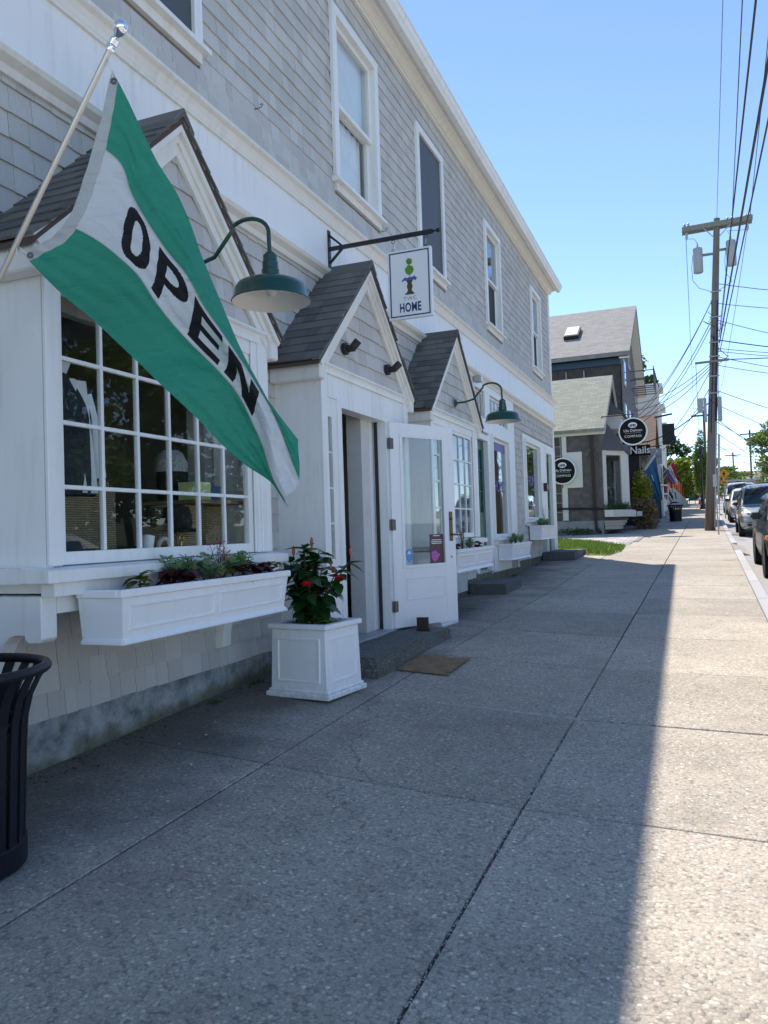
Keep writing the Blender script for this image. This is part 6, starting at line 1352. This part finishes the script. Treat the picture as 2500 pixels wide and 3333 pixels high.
# ---- utility pole
UP = thing('utility_pole', 'tall leaning wooden utility pole at the kerb', 'utility pole', (.43, 30.4, gz(.4, 30.4)))
pb, pt = Vector((.43, 30.4, 1.0)), Vector((1.09, 30.4, 12.2)); pdn = (pt-pb)/11.2
def pp(z, dx=0, dy=0): return pb+pdn*(z-1.0)+Vector((dx, dy, 0))
MB().tube([pp(1.0), pp(2), pp(4), pp(7), pp(10), pp(12.25)], [.185, .178, .165, .145, .12, .105], 18).build('shaft', 'polewood', UP, smooth=True)
MB().hexa([pp(11.9, -1.16, -.2), pp(11.95, 1.16, -.2), pp(11.95, 1.16, -.08), pp(11.9, -1.16, -.08)], [pp(12.08, -1.16, -.2), pp(12.13, 1.16, -.2), pp(12.13, 1.16, -.08), pp(12.08, -1.16, -.08)]).build('crossarm', 'oldwood', UP, bevel=.01)
MB().hexa([pp(11.9, -1.16, .12), pp(11.95, 1.16, .12), pp(11.95, 1.16, .22), pp(11.9, -1.16, .22)], [pp(12.08, -1.16, .12), pp(12.13, 1.16, .12), pp(12.13, 1.16, .22), pp(12.08, -1.16, .22)]).build('crossarm', 'oldwood', UP, bevel=.01)
for s in (-1, 1): MB().tube([pp(11.92, s*.45, -.2), pp(11.55, s*.08, -.12)], .018, 5).build('brace', 'galv', UP)
for dx in (-1.08, -.95, .35, .5, .95, 1.08): MB().lathe([(0, 0), (.03, 0), (.05, .03), (.03, .05), (.045, .08), (.025, .12), (0, .14)], pp(12.08, dx, -.14), 10).build('insulator', 'galv', UP, smooth=True)
for dx in (-1.0, 1.0): MB().tube([pp(11.88, dx, -.1), pp(11.7, dx, -.1), pp(11.6, dx, -.1)], [.03, .05, .02], 8).build('drop_insulator', 'galv', UP)
for s, z0, dx in ((-1, 10.35, -.57), (1, 10.45, .52)):
    c = pp(z0, dx, -.15); MB().lathe([(0, 0), (.15, 0), (.165, .02), (.165, .84), (.155, .88), (.06, .92), (0, .92)], c, 22).build('transformer', 'steel_grey', UP, smooth=True)
    MB().tube([c+Vector((0, 0, .9)), c+Vector((0, 0, 1.08))], [.035, .02], 8).build('bushing', 'galv', UP); MB().box(min(c.x, pp(z0+.6).x), max(c.x, pp(z0+.6).x), 30.3, 30.36, z0+.6, z0+.68).build('hanger_arm', 'oldwood', UP)
    MB().tube([c+Vector((s*.0, 0, 1.08)), c+Vector((-.1, 0, 1.25)), pp(11.65, s*1.0, -.1)], .008, 5).build('lead', 'cable', UP)
    MB().tube([c+Vector((-.16*1, 0, .7)), c+Vector((-.22, 0, .2)), c+Vector((-.2, 0, -.25)), c+Vector((0, 0, -.55)), pp(9.6)], .009, 5).build('lead', 'cable', UP)
MB().hexa([pp(7.08, -.62, -.2), pp(7.1, .5, -.2), pp(7.1, .5, -.12), pp(7.08, -.62, -.12)], [pp(7.15, -.62, -.2), pp(7.17, .5, -.2), pp(7.17, .5, -.12), pp(7.15, -.62, -.12)]).build('side_arm', 'oldwood', UP)
for dx, w_ in ((-.40, .10), (-.24, .05), (.24, .07)): MB().box(pp(5.3).x+dx-w_, pp(5.3).x+dx+w_, 30.2, 30.45, 5.0 if dx > -.4 else 5.35, 5.85).build('terminal_box', 'steel_grey', UP, bevel=.01)
for dx, dy, z0, z1, r, mt in ((.15, -.12, 1.2, 5.0, .03, 'steel_grey'), (.05, -.16, 3.0, 11.6, .012, 'cable_grey'), (-.04, -.17, 4.6, 8.0, .016, 'cable'), (.1, -.15, 5.0, 9.3, .02, 'cable')): MB().tube([pp(z0, dx, dy), pp((z0+z1)/2, dx*.9, dy*.95), pp(z1, dx*.75, dy*.8)], r, 7).build('riser', mt, UP)
for z in (7.8, 7.3, 6.6, 6.0, 9.6, 8.7): MB().tube([pp(z, -.17, -.18), pp(z, .2, -.18)], .025, 6).build('clamp', 'galv', UP); 
random.seed(17)
for k in range(7): a = pp(random.uniform(5.5, 9.5), random.choice((-.14, .14)), -.1); b = a+Vector((random.uniform(-.35, .35), -.1, random.uniform(-.5, .1))); MB().tube([a, (a+b)/2+Vector((random.uniform(-.2, .2), 0, -.15)), b, pp(b.z-.3, .1, -.12)], .011, 5).build('loop_cable', 'cable', UP)
def cable(a, b, sag, r, label, mt='cable', n=18, group='overhead cables'):
    a, b = Vector(a), Vector(b); pts = [a.lerp(b, k/n)-Vector((0, 0, sag*4*(k/n)*(1-k/n))) for k in range(n+1)]
    return tag(MB().tube(pts, r, 5).build('overhead_cable', mt, None, smooth=True, loc=a), label, 'cable', group)
# along the street, back over the camera
def back(za, p, r, label, mt='cable', a=None):
    A = Vector(a); N = Vector(p); d = (N-A); B = A+d*1.9; return cable(A, B, 0, r, label, mt)
back(0, (.89, 16.92, 11.8), .009, 'thin wire from the very top of the utility pole', 'cable_grey', pp(12.25))
back(0, (1.24, 16.92, 11.7), .013, 'thin wire from the crossarm insulator beside the pole top', 'cable', pp(12.2, .5, -.14))
back(0, (.84, 9.61, 7.23), .014, 'thick dark cable leaving the pole below the transformers', 'cable', pp(8.0, .16))
back(0, (1.06, 10.99, 7.19), .021, 'thickest spliced cable bundle above the kerb', 'cable', pp(7.8, .18))
back(0, (1.15, 12.13, 7.03), .014, 'dark cable hung just below the spliced bundle', 'cable', pp(7.5, .2))
back(0, (1.82, 18.62, 11.67), .011, 'thin wire from the street end of the crossarm', 'cable', pp(12.2, 1.08, -.14))
# onwards to the next pole
for k, (z, dx, z2) in enumerate(((12.2, -1.05, 12.6), (12.2, .5, 12.6), (12.2, 1.05, 12.6), (8.0, .1, 9.5), (7.5, .1, 9.0), (7.2, -.6, 9.0))): cable(pp(z, dx), (1.0+dx*.8, 78, z2-1.4 if z2 > 12 else z2-.8), .9, .012, 'wire running on up the street to the next pole', 'cable_grey', group='wires running up the street')
# to the left-hand roofs
for k, (z, e, sg_) in enumerate(((9.3, (-2.6, 42.0, 6.9), .5), (9.3, (-2.6, 43.0, 7.3), .5), (8.6, (-2.6, 41.0, 6.6), .6), (8.4, (-2.6, 40, 6.2), .6), (7.1, (-2.5, 37.5, 6.9), .3), (7.0, (-2.5, 37.5, 6.6), .35), (6.9, (-2.5, 38.0, 6.3), .4), (6.8, (-2.4, 50.5, 6.0), .5), (6.2, (-2.4, 50.5, 5.6), .5), (5.7, (-2.3, 36.5, 5.0), .3))): cable(pp(z, -.12), e, sg_, .014 if k != 9 else .022, 'service cable sagging from the pole to the shop roofs', 'cable' if k in (0, 2, 9) else 'cable_grey', group='service cables to the shops')
# across the street
for k, (z, e, sg_) in enumerate(((9.9, (9, 32, 8.9), .25), (9.2, (9, 31, 8.4), .3), (8.6, (9, 33, 6.9), .3), (7.9, (9, 36, 7.6), .2), (7.6, (9, 34, 7.3), .2), (7.5, (9, 34, 7.1), .2), (7.3, (9, 38, 6.8), .2), (7.2, (9, 30, 7.0), .15), (7.0, (9, 34, 6.2), .25), (6.1, (10, 50, 5.6), .2), (5.6, (10, 60, 5.6), .25), (5.0, (10, 70, 4.6), .3), (5.1, (10, 80, 4.4), .2), (4.6, (10, 80, 3.9), .2), (4.2, (10, 90, 4.2), .2))): cable(pp(z, .12), e, sg_, .013 if k not in (3, 7) else .02, 'cable crossing from the pole to the far side of the street', 'cable_grey' if k % 3 else 'cable', group='cables across the street')
for k in range(9): cable((.2, 76, 8.2-.42*k), (10, 80+5*k, 8.3-.45*k), .5, .022, 'distant cable crossing above the far end of the street', 'cable_grey', group='distant cables')
for (x, y, h, lab) in ((1.0, 78, 8.8, 'next utility pole, half hidden behind the leaning wooden one'), (6.4, 105, 8.5, 'thin dark pole before the brick house, the taller of two'), (7.3, 100, 7.5, 'thin dark pole against the airy tree, the shorter of two'), (5.5, 130, 7, 'farthest thin pole above the parked truck')):
    g = thing('far_pole', lab, 'utility pole', (x, y, gz(x, y)), 'far utility poles'); z = gz(x, y); MB().tube([(x, y, z-.2), (x, y, z+h)], .11, 8).build('shaft', 'bark', g); MB().box(x-1.1, x+1.1, y-.06, y+.06, z+h-.55, z+h-.40).build('crossarm', 'bark', g)
# ---- signs, posts, small street furniture
PS = thing('crossing_sign', 'yellow diamond pedestrian crossing sign with arrow plate', 'sign', (1.43, 45, gz(1.4, 45)))
zc = 3.91; MB().tube([(1.43, 45.04, gz(1.4, 45)-.1), (1.43, 45.04, 4.2)], .03, 8).build('post', 'galv', PS)
MB().prism([(1.43-.30, zc), (1.43, zc-.30), (1.43+.30, zc), (1.43, zc+.30)], 'y', 45.0, 45.015).build('panel', 'ped_yellow', PS); MB().box(1.25, 1.61, 45.0, 45.015, 3.38, 3.57).build('arrow_plate', 'ped_yellow', PS)
mb = MB(); F_ = lambda pts: mb.add([(1.43+x, 44.995, zc+z) for x, z in pts], [tuple(range(len(pts)))])
F_([(-.035, .115), (-.015, .13), (.005, .115), (.005, .09), (-.015, .08), (-.035, .09)]); F_([(-.03, .07), (.03, .075), (.055, .05), (.035, -.01), (.02, -.02), (-.03, -.02)]); F_([(-.03, -.02), (.01, -.02), (-.03, -.09), (-.06, -.15), (-.085, -.145), (-.05, -.07)]); F_([(-.01, -.02), (.03, -.02), (.05, -.09), (.075, -.15), (.05, -.155), (.02, -.09)]); F_([(-.03, .065), (-.03, .035), (-.09, -.005), (-.10, .015)]); F_([(.03, .07), (.045, .05), (.08, .0), (.06, -.02), (.05, .0)])
mb.build('walking_figure', 'sign_black', PS, fixn=False)
mb = MB(); mb.add([(1.43+x, 44.995, 3.47+z) for x, z in ((-.12, .035), (-.10, .05), (.03, -.005), (.03, .03), (.11, -.04), (.0, -.05), (.02, -.03), (-.11, .02))], [tuple(range(8))]); mb.build('arrow', 'sign_black', PS, fixn=False)
g = thing('kerb_post', 'thin grey post standing near the kerb by the utility pole', 'post', (.65, 27.45, gz(.6, 27.4))); MB().tube([(.65, 27.45, gz(.6, 27.4)-.1), (.60, 27.45, 2.9)], .022, 8).build('post', 'galv', g); MB().box(.54, .66, 27.40, 27.44, 2.55, 2.95).build('plate', 'galv', g)
g = thing('guy_guard', 'pale yellow tube guarding the pole guy wire', 'post', (.85, 32.2, gz(.8, 32))); MB().tube([(.78, 31.5, gz(.8, 32)+.9), (.88, 31.0, 4.6)], .045, 10).build('sleeve', 'stucco', g); MB().tube([(.78, 31.5, gz(.8, 32)-.1), (.9, 31.0, 5.4), pp(9, .1)], .012, 6).build('guy_wire', 'galv', g)
b2 = copy_tree(bn); b2.location = (-.93, 40.6, gz(-.9, 40.6)); b2['label'] = 'black slatted litter bin further along beside the dark shopfront'; bn['group'] = b2['group'] = 'black litter bins'
lb = thing('lamp_post', 'black street lamp column half hidden by the utility pole', 'lamp post', (.5, 64.8, gz(.5, 64.8))); z = gz(.5, 64.8); MB().lathe([(.24, -.05), (.24, .12), (.18, .2), (.2, .35), (.13, .45), (.15, .7), (.09, .85), (.07, 1.2), (.06, 4.2), (.1, 4.3)], (.5, 64.8, z), 16).build('column', 'black_metal', lb, smooth=True); MB().lathe([(.1, 4.3), (.16, 4.36), (.12, 4.75), (.03, 4.9), (0, 4.92)], (.5, 64.8, z), 12).build('lantern', 'black_metal', lb)
def cone(x, y, h, label):
    z = gz(x, y); g = thing('traffic_cone', label, 'traffic cone', (x, y, z), 'orange traffic cones'); MB().box(x-.2, x+.2, y-.2, y+.2, z+.001, z+.04).build('base', 'trim_black', g); MB().lathe([(.16, .04), (.035, h), (0, h)], (x, y, z), 14).build('body', 'safety_orange', g, smooth=True); MB().lathe([(.115, h*.45), (.085, h*.62)], (x, y, z+.0), 14).build('stripe', 'sign_white', g)
cone(.42, 89.4, 1.1, 'tall orange traffic cone standing on the far pavement')
rw = thing('ramp_wall', 'grey concrete ramp wall carrying orange barriers', 'wall', (-1.2, 80, 2.8)); MB().hexa([(-4, 74, 2.2), (-1.73, 74, 2.2), (-.75, 88, 2.8), (-4, 88, 2.8)], [(-4, 74, 4.5), (-1.73, 74, 4.5), (-.75, 88, 3.6), (-4, 88, 3.6)]).build('wall', 'concrete', rw)
for k in range(7):
    f = k/7; x = -1.75+f*1.0; y = 74.3+f*13; z = 4.5-.9*f; g = thing('barrier_panel', 'orange plastic barrier panel on the ramp wall', 'barrier', (x, y, z), 'orange barriers on the ramp'); MB().box(x-.12, x-.06, y, y+1.7, z+.1-.06, z+1.25-.1*f).build('panel', 'safety_orange', g); MB().box(x-.055, x-.05, y+.1, y+1.6, z+1.0, z+1.15-.1*f).build('stripe', 'sign_white', g)
rl = thing('stair_rail', 'pale stair railing beside the dark shopfronts', 'railing', (-1.9, 55, 2)); 
for z in (.7, 1.2, 1.75): MB().tube([(-2.2, 50, 2.0+z), (-1.65, 54, 2.1+z), (-1.4, 58, 1.9+z-.4)], .05, 6).build('rail', 'white_trim_old', rl)
for (x, y) in ((-2.2, 50), (-1.65, 54), (-1.4, 58)): MB().tube([(x, y, 1.7), (x, y, 3.7)], .05, 6).build('post', 'white_trim_old', rl)
tag(MB().box(-1.95, -1.80, 50.3, 51.5, 1.8, 3.6).build('white_board', 'white_far', None, loc=(-1.9, 51, 1.85)), 'white upright notice board by the stair railing', 'board')
bb = thing('bench', 'dark green bench on the far pavement', 'bench', (-.35, 88, gz(-.3, 88))); z = gz(-.3, 88); MB().box(-.7, .0, 87.7, 88.3, z+.42, z+.5).build('seat', 'door_green', bb); MB().box(-.7, .0, 88.25, 88.35, z+.5, z+.95).build('backrest', 'door_green', bb)
for x in (-.66, -.08): MB().box(x, x+.06, 87.75, 88.3, z-.02, z+.419).build('leg', 'black_metal', bb)
# ---- people (far, small)
def person(p, label, top, legs, h=1.72, face=0, lean=0):
    g = thing('person', label, 'person', p, 'people on the far pavement'); k = h/1.75
    V = [(0, 0, .98), (0, 0, 1.15), (0, 0, 1.38), (0, .0, 1.50), (0, -.01, 1.58), (0, -.01, 1.68), (.1, 0, .95), (.11, -.02, .5), (.11, 0, .08), (.11, -.12, .04), (-.1, 0, .95), (-.11, .06, .5), (-.11, .1, .08), (-.11, -.02, .04), (.19, 0, 1.40), (.25, .02, 1.12), (.24, -.08, .88), (-.19, 0, 1.40), (-.25, .02, 1.12), (-.24, -.08, .88)]
    E_ = [(0, 1), (1, 2), (2, 3), (3, 4), (4, 5), (0, 6), (6, 7), (7, 8), (8, 9), (0, 10), (10, 11), (11, 12), (12, 13), (2, 14), (14, 15), (15, 16), (2, 17), (17, 18), (18, 19)]
    RR = [.14, .13, .15, .06, .06, .095, .095, .07, .05, .04, .095, .07, .05, .04, .065, .048, .04, .065, .048, .04]
    me = bpy.data.meshes.new('body'); me.from_pydata([(a*k, b*k, c*k) for a, b, c in V], E_, []); o = bpy.data.objects.new('body', me); COL.objects.link(o)
    sm = o.modifiers.new('s', 'SKIN'); o.modifiers.new('u', 'SUBSURF').levels = 1
    for i, r in enumerate(RR): d = me.skin_vertices[0].data[i]; d.radius = (r*k, r*k*.8); d.use_root = i == 0
    dg = bpy.context.evaluated_depsgraph_get(); m2 = bpy.data.meshes.new_from_object(o.evaluated_get(dg)); bpy.data.objects.remove(o)
    for mt in (top, legs, 'skin', 'bark', 'trim_black'): m2.materials.append(MT(mt))
    for f in m2.polygons:
        z = f.center.z/k; f.material_index = 3 if z > 1.70 or (z > 1.60 and f.center.y > 0) else 2 if z > 1.47 or (abs(f.center.x) > .2*k and z < .95) else 0 if z > .93 else 4 if z < .1 else 1
        f.use_smooth = True
    inst(m2, 'body', g, p, (0, 0, face)); return g
person((-1.55, 60.5, gz(-1.5, 60.5)), 'person in dark jacket and tan trousers beside the stair railing', 'cloth_dark', 'cloth_tan', face=.4)
person((.0, 116, gz(0, 116)), 'person in dark clothes walking on the far pavement', 'cloth_dark', 'cloth_dark'); person((.55, 118, gz(0, 118)), 'second walker in dark clothes and red top on the far pavement', 'cloth_red', 'cloth_dark', face=3)
# ---- cars
def car(label, x, y, L, W, H, paint, kindc='suv', group='cars parked along the kerb', rack=False, beltz=.95, hood=.98, detail=True):
    g = thing('parked_car', label, 'car', (0, 0, 0), group); WL[g.name] = Vector((0, 0, 0)); w2 = W/2
    ws0, ws1 = (1.05, 1.75) if kindc != 'truck' else (1.45, 2.1)          # windscreen base, top (from the nose)
    rr0, rr1 = (L-.75, L-.25) if kindc == 'suv' else (L-1.25, L-.55)
    if kindc == 'truck': rr0, rr1 = L-2.2, L-2.0
    # lower body: stations along y
    st = [(0.0, .62, .42, .62), (.04, .80, .32, .80), (.18, .93, .24, hood-.14), (.45, .985, .22, hood-.05), (ws0-.1, 1.0, .22, hood+.02), (ws0+.5, 1.0, .22, beltz+.06), (L*.6, 1.0, .22, beltz+.07), (L-.4, .98, .26, beltz+.08), (L-.1, .93, .32, beltz+.03), (L, .85, .42, beltz-.1)]
    cs = lambda s: [(0, s[2]), (.80, s[2]), (.95, s[2]+.06), (1.0, s[2]+.2), (1.0, s[3]-.26), (.975, s[3]-.12), (.90, s[3]-.03), (.75, s[3]), (0, s[3]+.02)]
    mb = MB(); rows = []
    for s in st: c = cs(s); half = [(w2*s[1]*a, s[0]+(.10*a*a if s[0] < .5 else 0), z) for a, z in c]; rows.append(half[::-1]+[(-p[0], p[1], p[2]) for p in half[1:]])
    n = len(rows[0]); mb.grid(lambda i, j: rows[j][i], n-1, len(rows)-1); mb.add(rows[0], [tuple(range(n))]); mb.add(rows[-1], [tuple(range(n))])
    body = mb.build('body', paint, g, smooth=True)
    # cabin
    zt = H; zb = beltz+.02; cab = [(ws0, zb+.02, zb, .90, .90), (ws1, zt-.06, zb, .76, .94), (ws1+.5, zt, zb, .745, .95), (rr0, zt-.03, zb, .74, .95), (rr1, zb+.05, zb, .80, .90)]
    mb = MB(); cr_ = []
    for (yy, ztop, zbot, a, b) in cab: cr_.append([(w2*b, yy, zbot), (w2*(b*.35+a*.65), yy, zbot+(ztop-zbot)*.72), (w2*a, yy, ztop-.05*(ztop > zb+.2)), (w2*a*.8, yy, ztop), (0, yy, ztop+.025), (-w2*a*.8, yy, ztop), (-w2*a, yy, ztop-.05*(ztop > zb+.2)), (-w2*(b*.35+a*.65), yy, zbot+(ztop-zbot)*.72), (-w2*b, yy, zbot)])
    mb.grid(lambda i, j: cr_[j][i], 8, len(cab)-1); mb.build('cabin', paint, g, smooth=True)
    def lerp(a, b, t): return Vector(a).lerp(Vector(b), t)
    def glassq(nm, c, off):
        mb = MB(); v = [Vector(q)+Vector(off) for q in c]; mb.add(v, [tuple(range(len(v)))]); mb.build(nm, 'carglass', g, fixn=False)
        mb = MB(); mb.add([q-Vector(off)*.6 for q in v], [tuple(range(len(v)))]); mb.build(nm+'_lining', 'trim_black', g, fixn=False)
    A, B = cr_[0], cr_[1]; tb, tt = .10, .93
    glassq('windscreen', [lerp(lerp(A[1], B[1], tb), lerp(A[7], B[7], tb), .03), lerp(lerp(A[7], B[7], tb), lerp(A[1], B[1], tb), .03), lerp(lerp(A[6], B[6], tt), lerp(A[2], B[2], tt), .04), lerp(lerp(A[4], B[4], tt), lerp(A[4], B[4], tt), 0), lerp(lerp(A[2], B[2], tt), lerp(A[6], B[6], tt), .04)], (0, -.028, .022))
    A, B = cr_[-1], cr_[-2]; glassq('rear_window', [lerp(A[1], B[1], .15), lerp(A[7], B[7], .15), lerp(A[6], B[6], .85), lerp(A[2], B[2], .85)], (0, .03, .02))
    for s in (0, 1):
        q = (lambda i: i) if s == 0 else (lambda i: 8-i); sg2 = 1 if s == 0 else -1
        C = lambda j, t: lerp(cr_[j][q(0)], cr_[j][q(1)], t)
        mid = ws1+(rr0-ws1)*.5
        def side(yy, t):   # point on cabin side
            for j in range(len(cab)-1):
                if cab[j][0] <= yy <= cab[j+1][0]:
                    f = (yy-cab[j][0])/(cab[j+1][0]-cab[j][0]); lo = lerp(cr_[j][q(0)], cr_[j+1][q(0)], f); hi = lerp(cr_[j][q(2)], cr_[j+1][q(2)], f); md = lerp(cr_[j][q(1)], cr_[j+1][q(1)], f)
                    return lerp(lo, md, t/.72) if t < .72 else lerp(md, hi, (t-.72)/.28)
        for (ya, yb) in ((ws0+.42, mid-.05), (mid+.05, rr0-.05)):
            pts = [side(ya, .08), side(yb, .08), side(yb, .80)] + ([side(max(ya, ws1), .80)] if ya < ws1 else [side(ya, .80)])
            glassq('side_window', pts, (.012*sg2, 0, .002))
        mx = w2*1.0*sg2; MB().box(min(mx-.04*sg2, mx+.15*sg2), max(mx-.04*sg2, mx+.15*sg2), ws0+.44, ws0+.54, beltz+.05, beltz+.17).build('wing_mirror', 'trim_black' if paint != 'car_white' else paint, g, bevel=.03, seg=2)
        for yy in (.88, L-.9):
            MB().lathe([(0, 0), (.385, 0), (.385, .012), (0, .012)], (w2*.992*sg2-(.0 if sg2 > 0 else .012), yy, .36), 26, 'x').build('arch_shade_disc', 'trim_black', g)  # black disc on the flank replaces the shaded hollow of a cut arch
            wx_ = w2*1.012*sg2; prof = [(.19, 0), (.225, 0), (.31, .005), (.335, .03), (.335, .17), (.31, .2), (.2, .2)]
            wh = MB().lathe([(r, (wx_-h*sg2)) for r, h in prof], (0, yy, .335), 26, 'x').build('tyre', 'tyre', g, smooth=True)
            ri = MB(); ri.lathe([(0, wx_-.015*sg2), (.05, wx_-.01*sg2), (.06, wx_-.04*sg2), (.205, wx_-.03*sg2), (.222, wx_-.004*sg2)], (0, yy, .335), 20, 'x'); ri.build('rim', 'rim', wh, smooth=True)
            sp = MB()
            for k in range(5): a = k*1.2566; sp.hexa(*[[(wx_-d*sg2, yy+rr*math.cos(a+da), .335+rr*math.sin(a+da)) for rr, da in ((.06, .25), (.2, .12), (.2, -.12), (.06, -.25))] for d in (.028, .012)])
            sp.build('spoke', 'rim', wh)
        if detail:
            hl = MB(); hl.hexa([(w2*.50*sg2, .03, hood-.31), (w2*.90*sg2, .12, hood-.31), (w2*.90*sg2, .3, hood-.31), (w2*.5*sg2, .3, hood-.31)], [(w2*.56*sg2, .10, hood-.17), (w2*.93*sg2, .26, hood-.15), (w2*.93*sg2, .4, hood-.15), (w2*.56*sg2, .4, hood-.17)]); hl.build('headlight', 'headlamp', g, bevel=.02, smooth=True)
            MB().box(min(w2*.905*sg2, w2*.985*sg2), max(w2*.905*sg2, w2*.985*sg2), .20, .42, hood-.30, hood-.22).build('indicator', 'amber', g, bevel=.01)
            MB().lathe([(0, -.015), (.06, -.015), (.075, .03)], (w2*.68*sg2, .055, .42), 14, 'y').build('fog_lamp', 'trim_black', g)
        tl_ = MB().box(min(w2*.72*sg2, w2*.95*sg2), max(w2*.72*sg2, w2*.95*sg2), L-.10, L+.006, beltz-.25, beltz+.0).build('tail_light', 'tail_red', g, bevel=.01)
        if kindc == 'suv': MB().tube([(w2*.68*sg2, ws1+.35, zt+.02), (w2*.68*sg2, ws1+.5, zt+.07), (w2*.68*sg2, rr0-.2, zt+.07), (w2*.68*sg2, rr0-.05, zt+.0)], .018, 6).build('roof_rail', 'trim_black', g)
    if detail:
        MB().box(-w2*.42, w2*.42, -.012, .06, hood-.34, hood-.18).build('grille', 'trim_black', g, bevel=.02); MB().box(-w2*.5, w2*.5, -.008, .05, .36, .44).build('lower_grille', 'trim_black', g, bevel=.01); MB().box(-w2*.5, w2*.5, -.010, .05, .49, .53).build('lower_grille', 'trim_black', g)
        MB().tube([(-.06, -.03, hood-.26), (0, -.04, hood-.235), (.06, -.03, hood-.26)], .014, 6).build('badge', 'rim', g); MB().box(-.15, .15, -.022, -.0125, .57, .68).build('number_plate', 'plate', g)
        MB().box(-w2*.9, w2*.9, .03, .12, .44, .47).build('bumper_strip', paint, g, bevel=.01)
    MB().box(-w2*.85, w2*.85, .5, L-.5, .16, .22).build('underbody', 'trim_black', g)
    if kindc == 'truck':
        for xx in (-.8, .8):
            for yy in (ws1-.2, L-.2): MB().box(xx-.03, xx+.03, yy, yy+.06, beltz, zt+.12).build('rack_post', 'galv', g)
        for yy in (ws1-.3, ws1+1.0, L-.2): MB().box(-1.05, 1.05, yy, yy+.08, zt+.12, zt+.2).build('rack_bar', 'galv', g)
        for xx in (-1.0, .92): MB().box(xx, xx+.08, ws1-.22, L, zt+.201, zt+.26).build('rack_rail', 'galv', g)
    g.location = (x, y, SLOPE*y-.128); g.rotation_euler = (math.atan(SLOPE), 0, R(-.6)); return g
car('silver grey sport utility car with roof rails parked past the pole', 2.20, 27.55, 4.55, 1.84, 1.68, 'car_silver')
car('black car parked nearest the driveway apron', 1.98, 14.45, 4.6, 1.84, 1.46, 'car_black', 'sedan')
car('pale silver car tucked behind the silver grey one', 2.32, 39.4, 4.4, 1.78, 1.58, 'car_white_b', 'suv')
car('white pickup truck with a ladder rack over its cab', 2.65, 52.2, 5.6, 2.0, 1.95, 'car_white', 'truck', beltz=1.15, hood=1.15)
car('white car parked opposite the near bay window, seen as its reflection', 2.0, 4.6, 4.5, 1.8, 1.45, 'car_white', 'sedan')
fh = thing('brick_house', 'reddish brick house at the far end of the road', 'building', (8, 190, 5.3)); MB().box(5.2, 14, 190, 199, 5.0, 10.2).build('wall', 'brickred', fh); gable_roof(fh, 'r', 5, 14.2, 189.5, 199.5, 10.2, 194.5, 12.5, 'roof_grey')
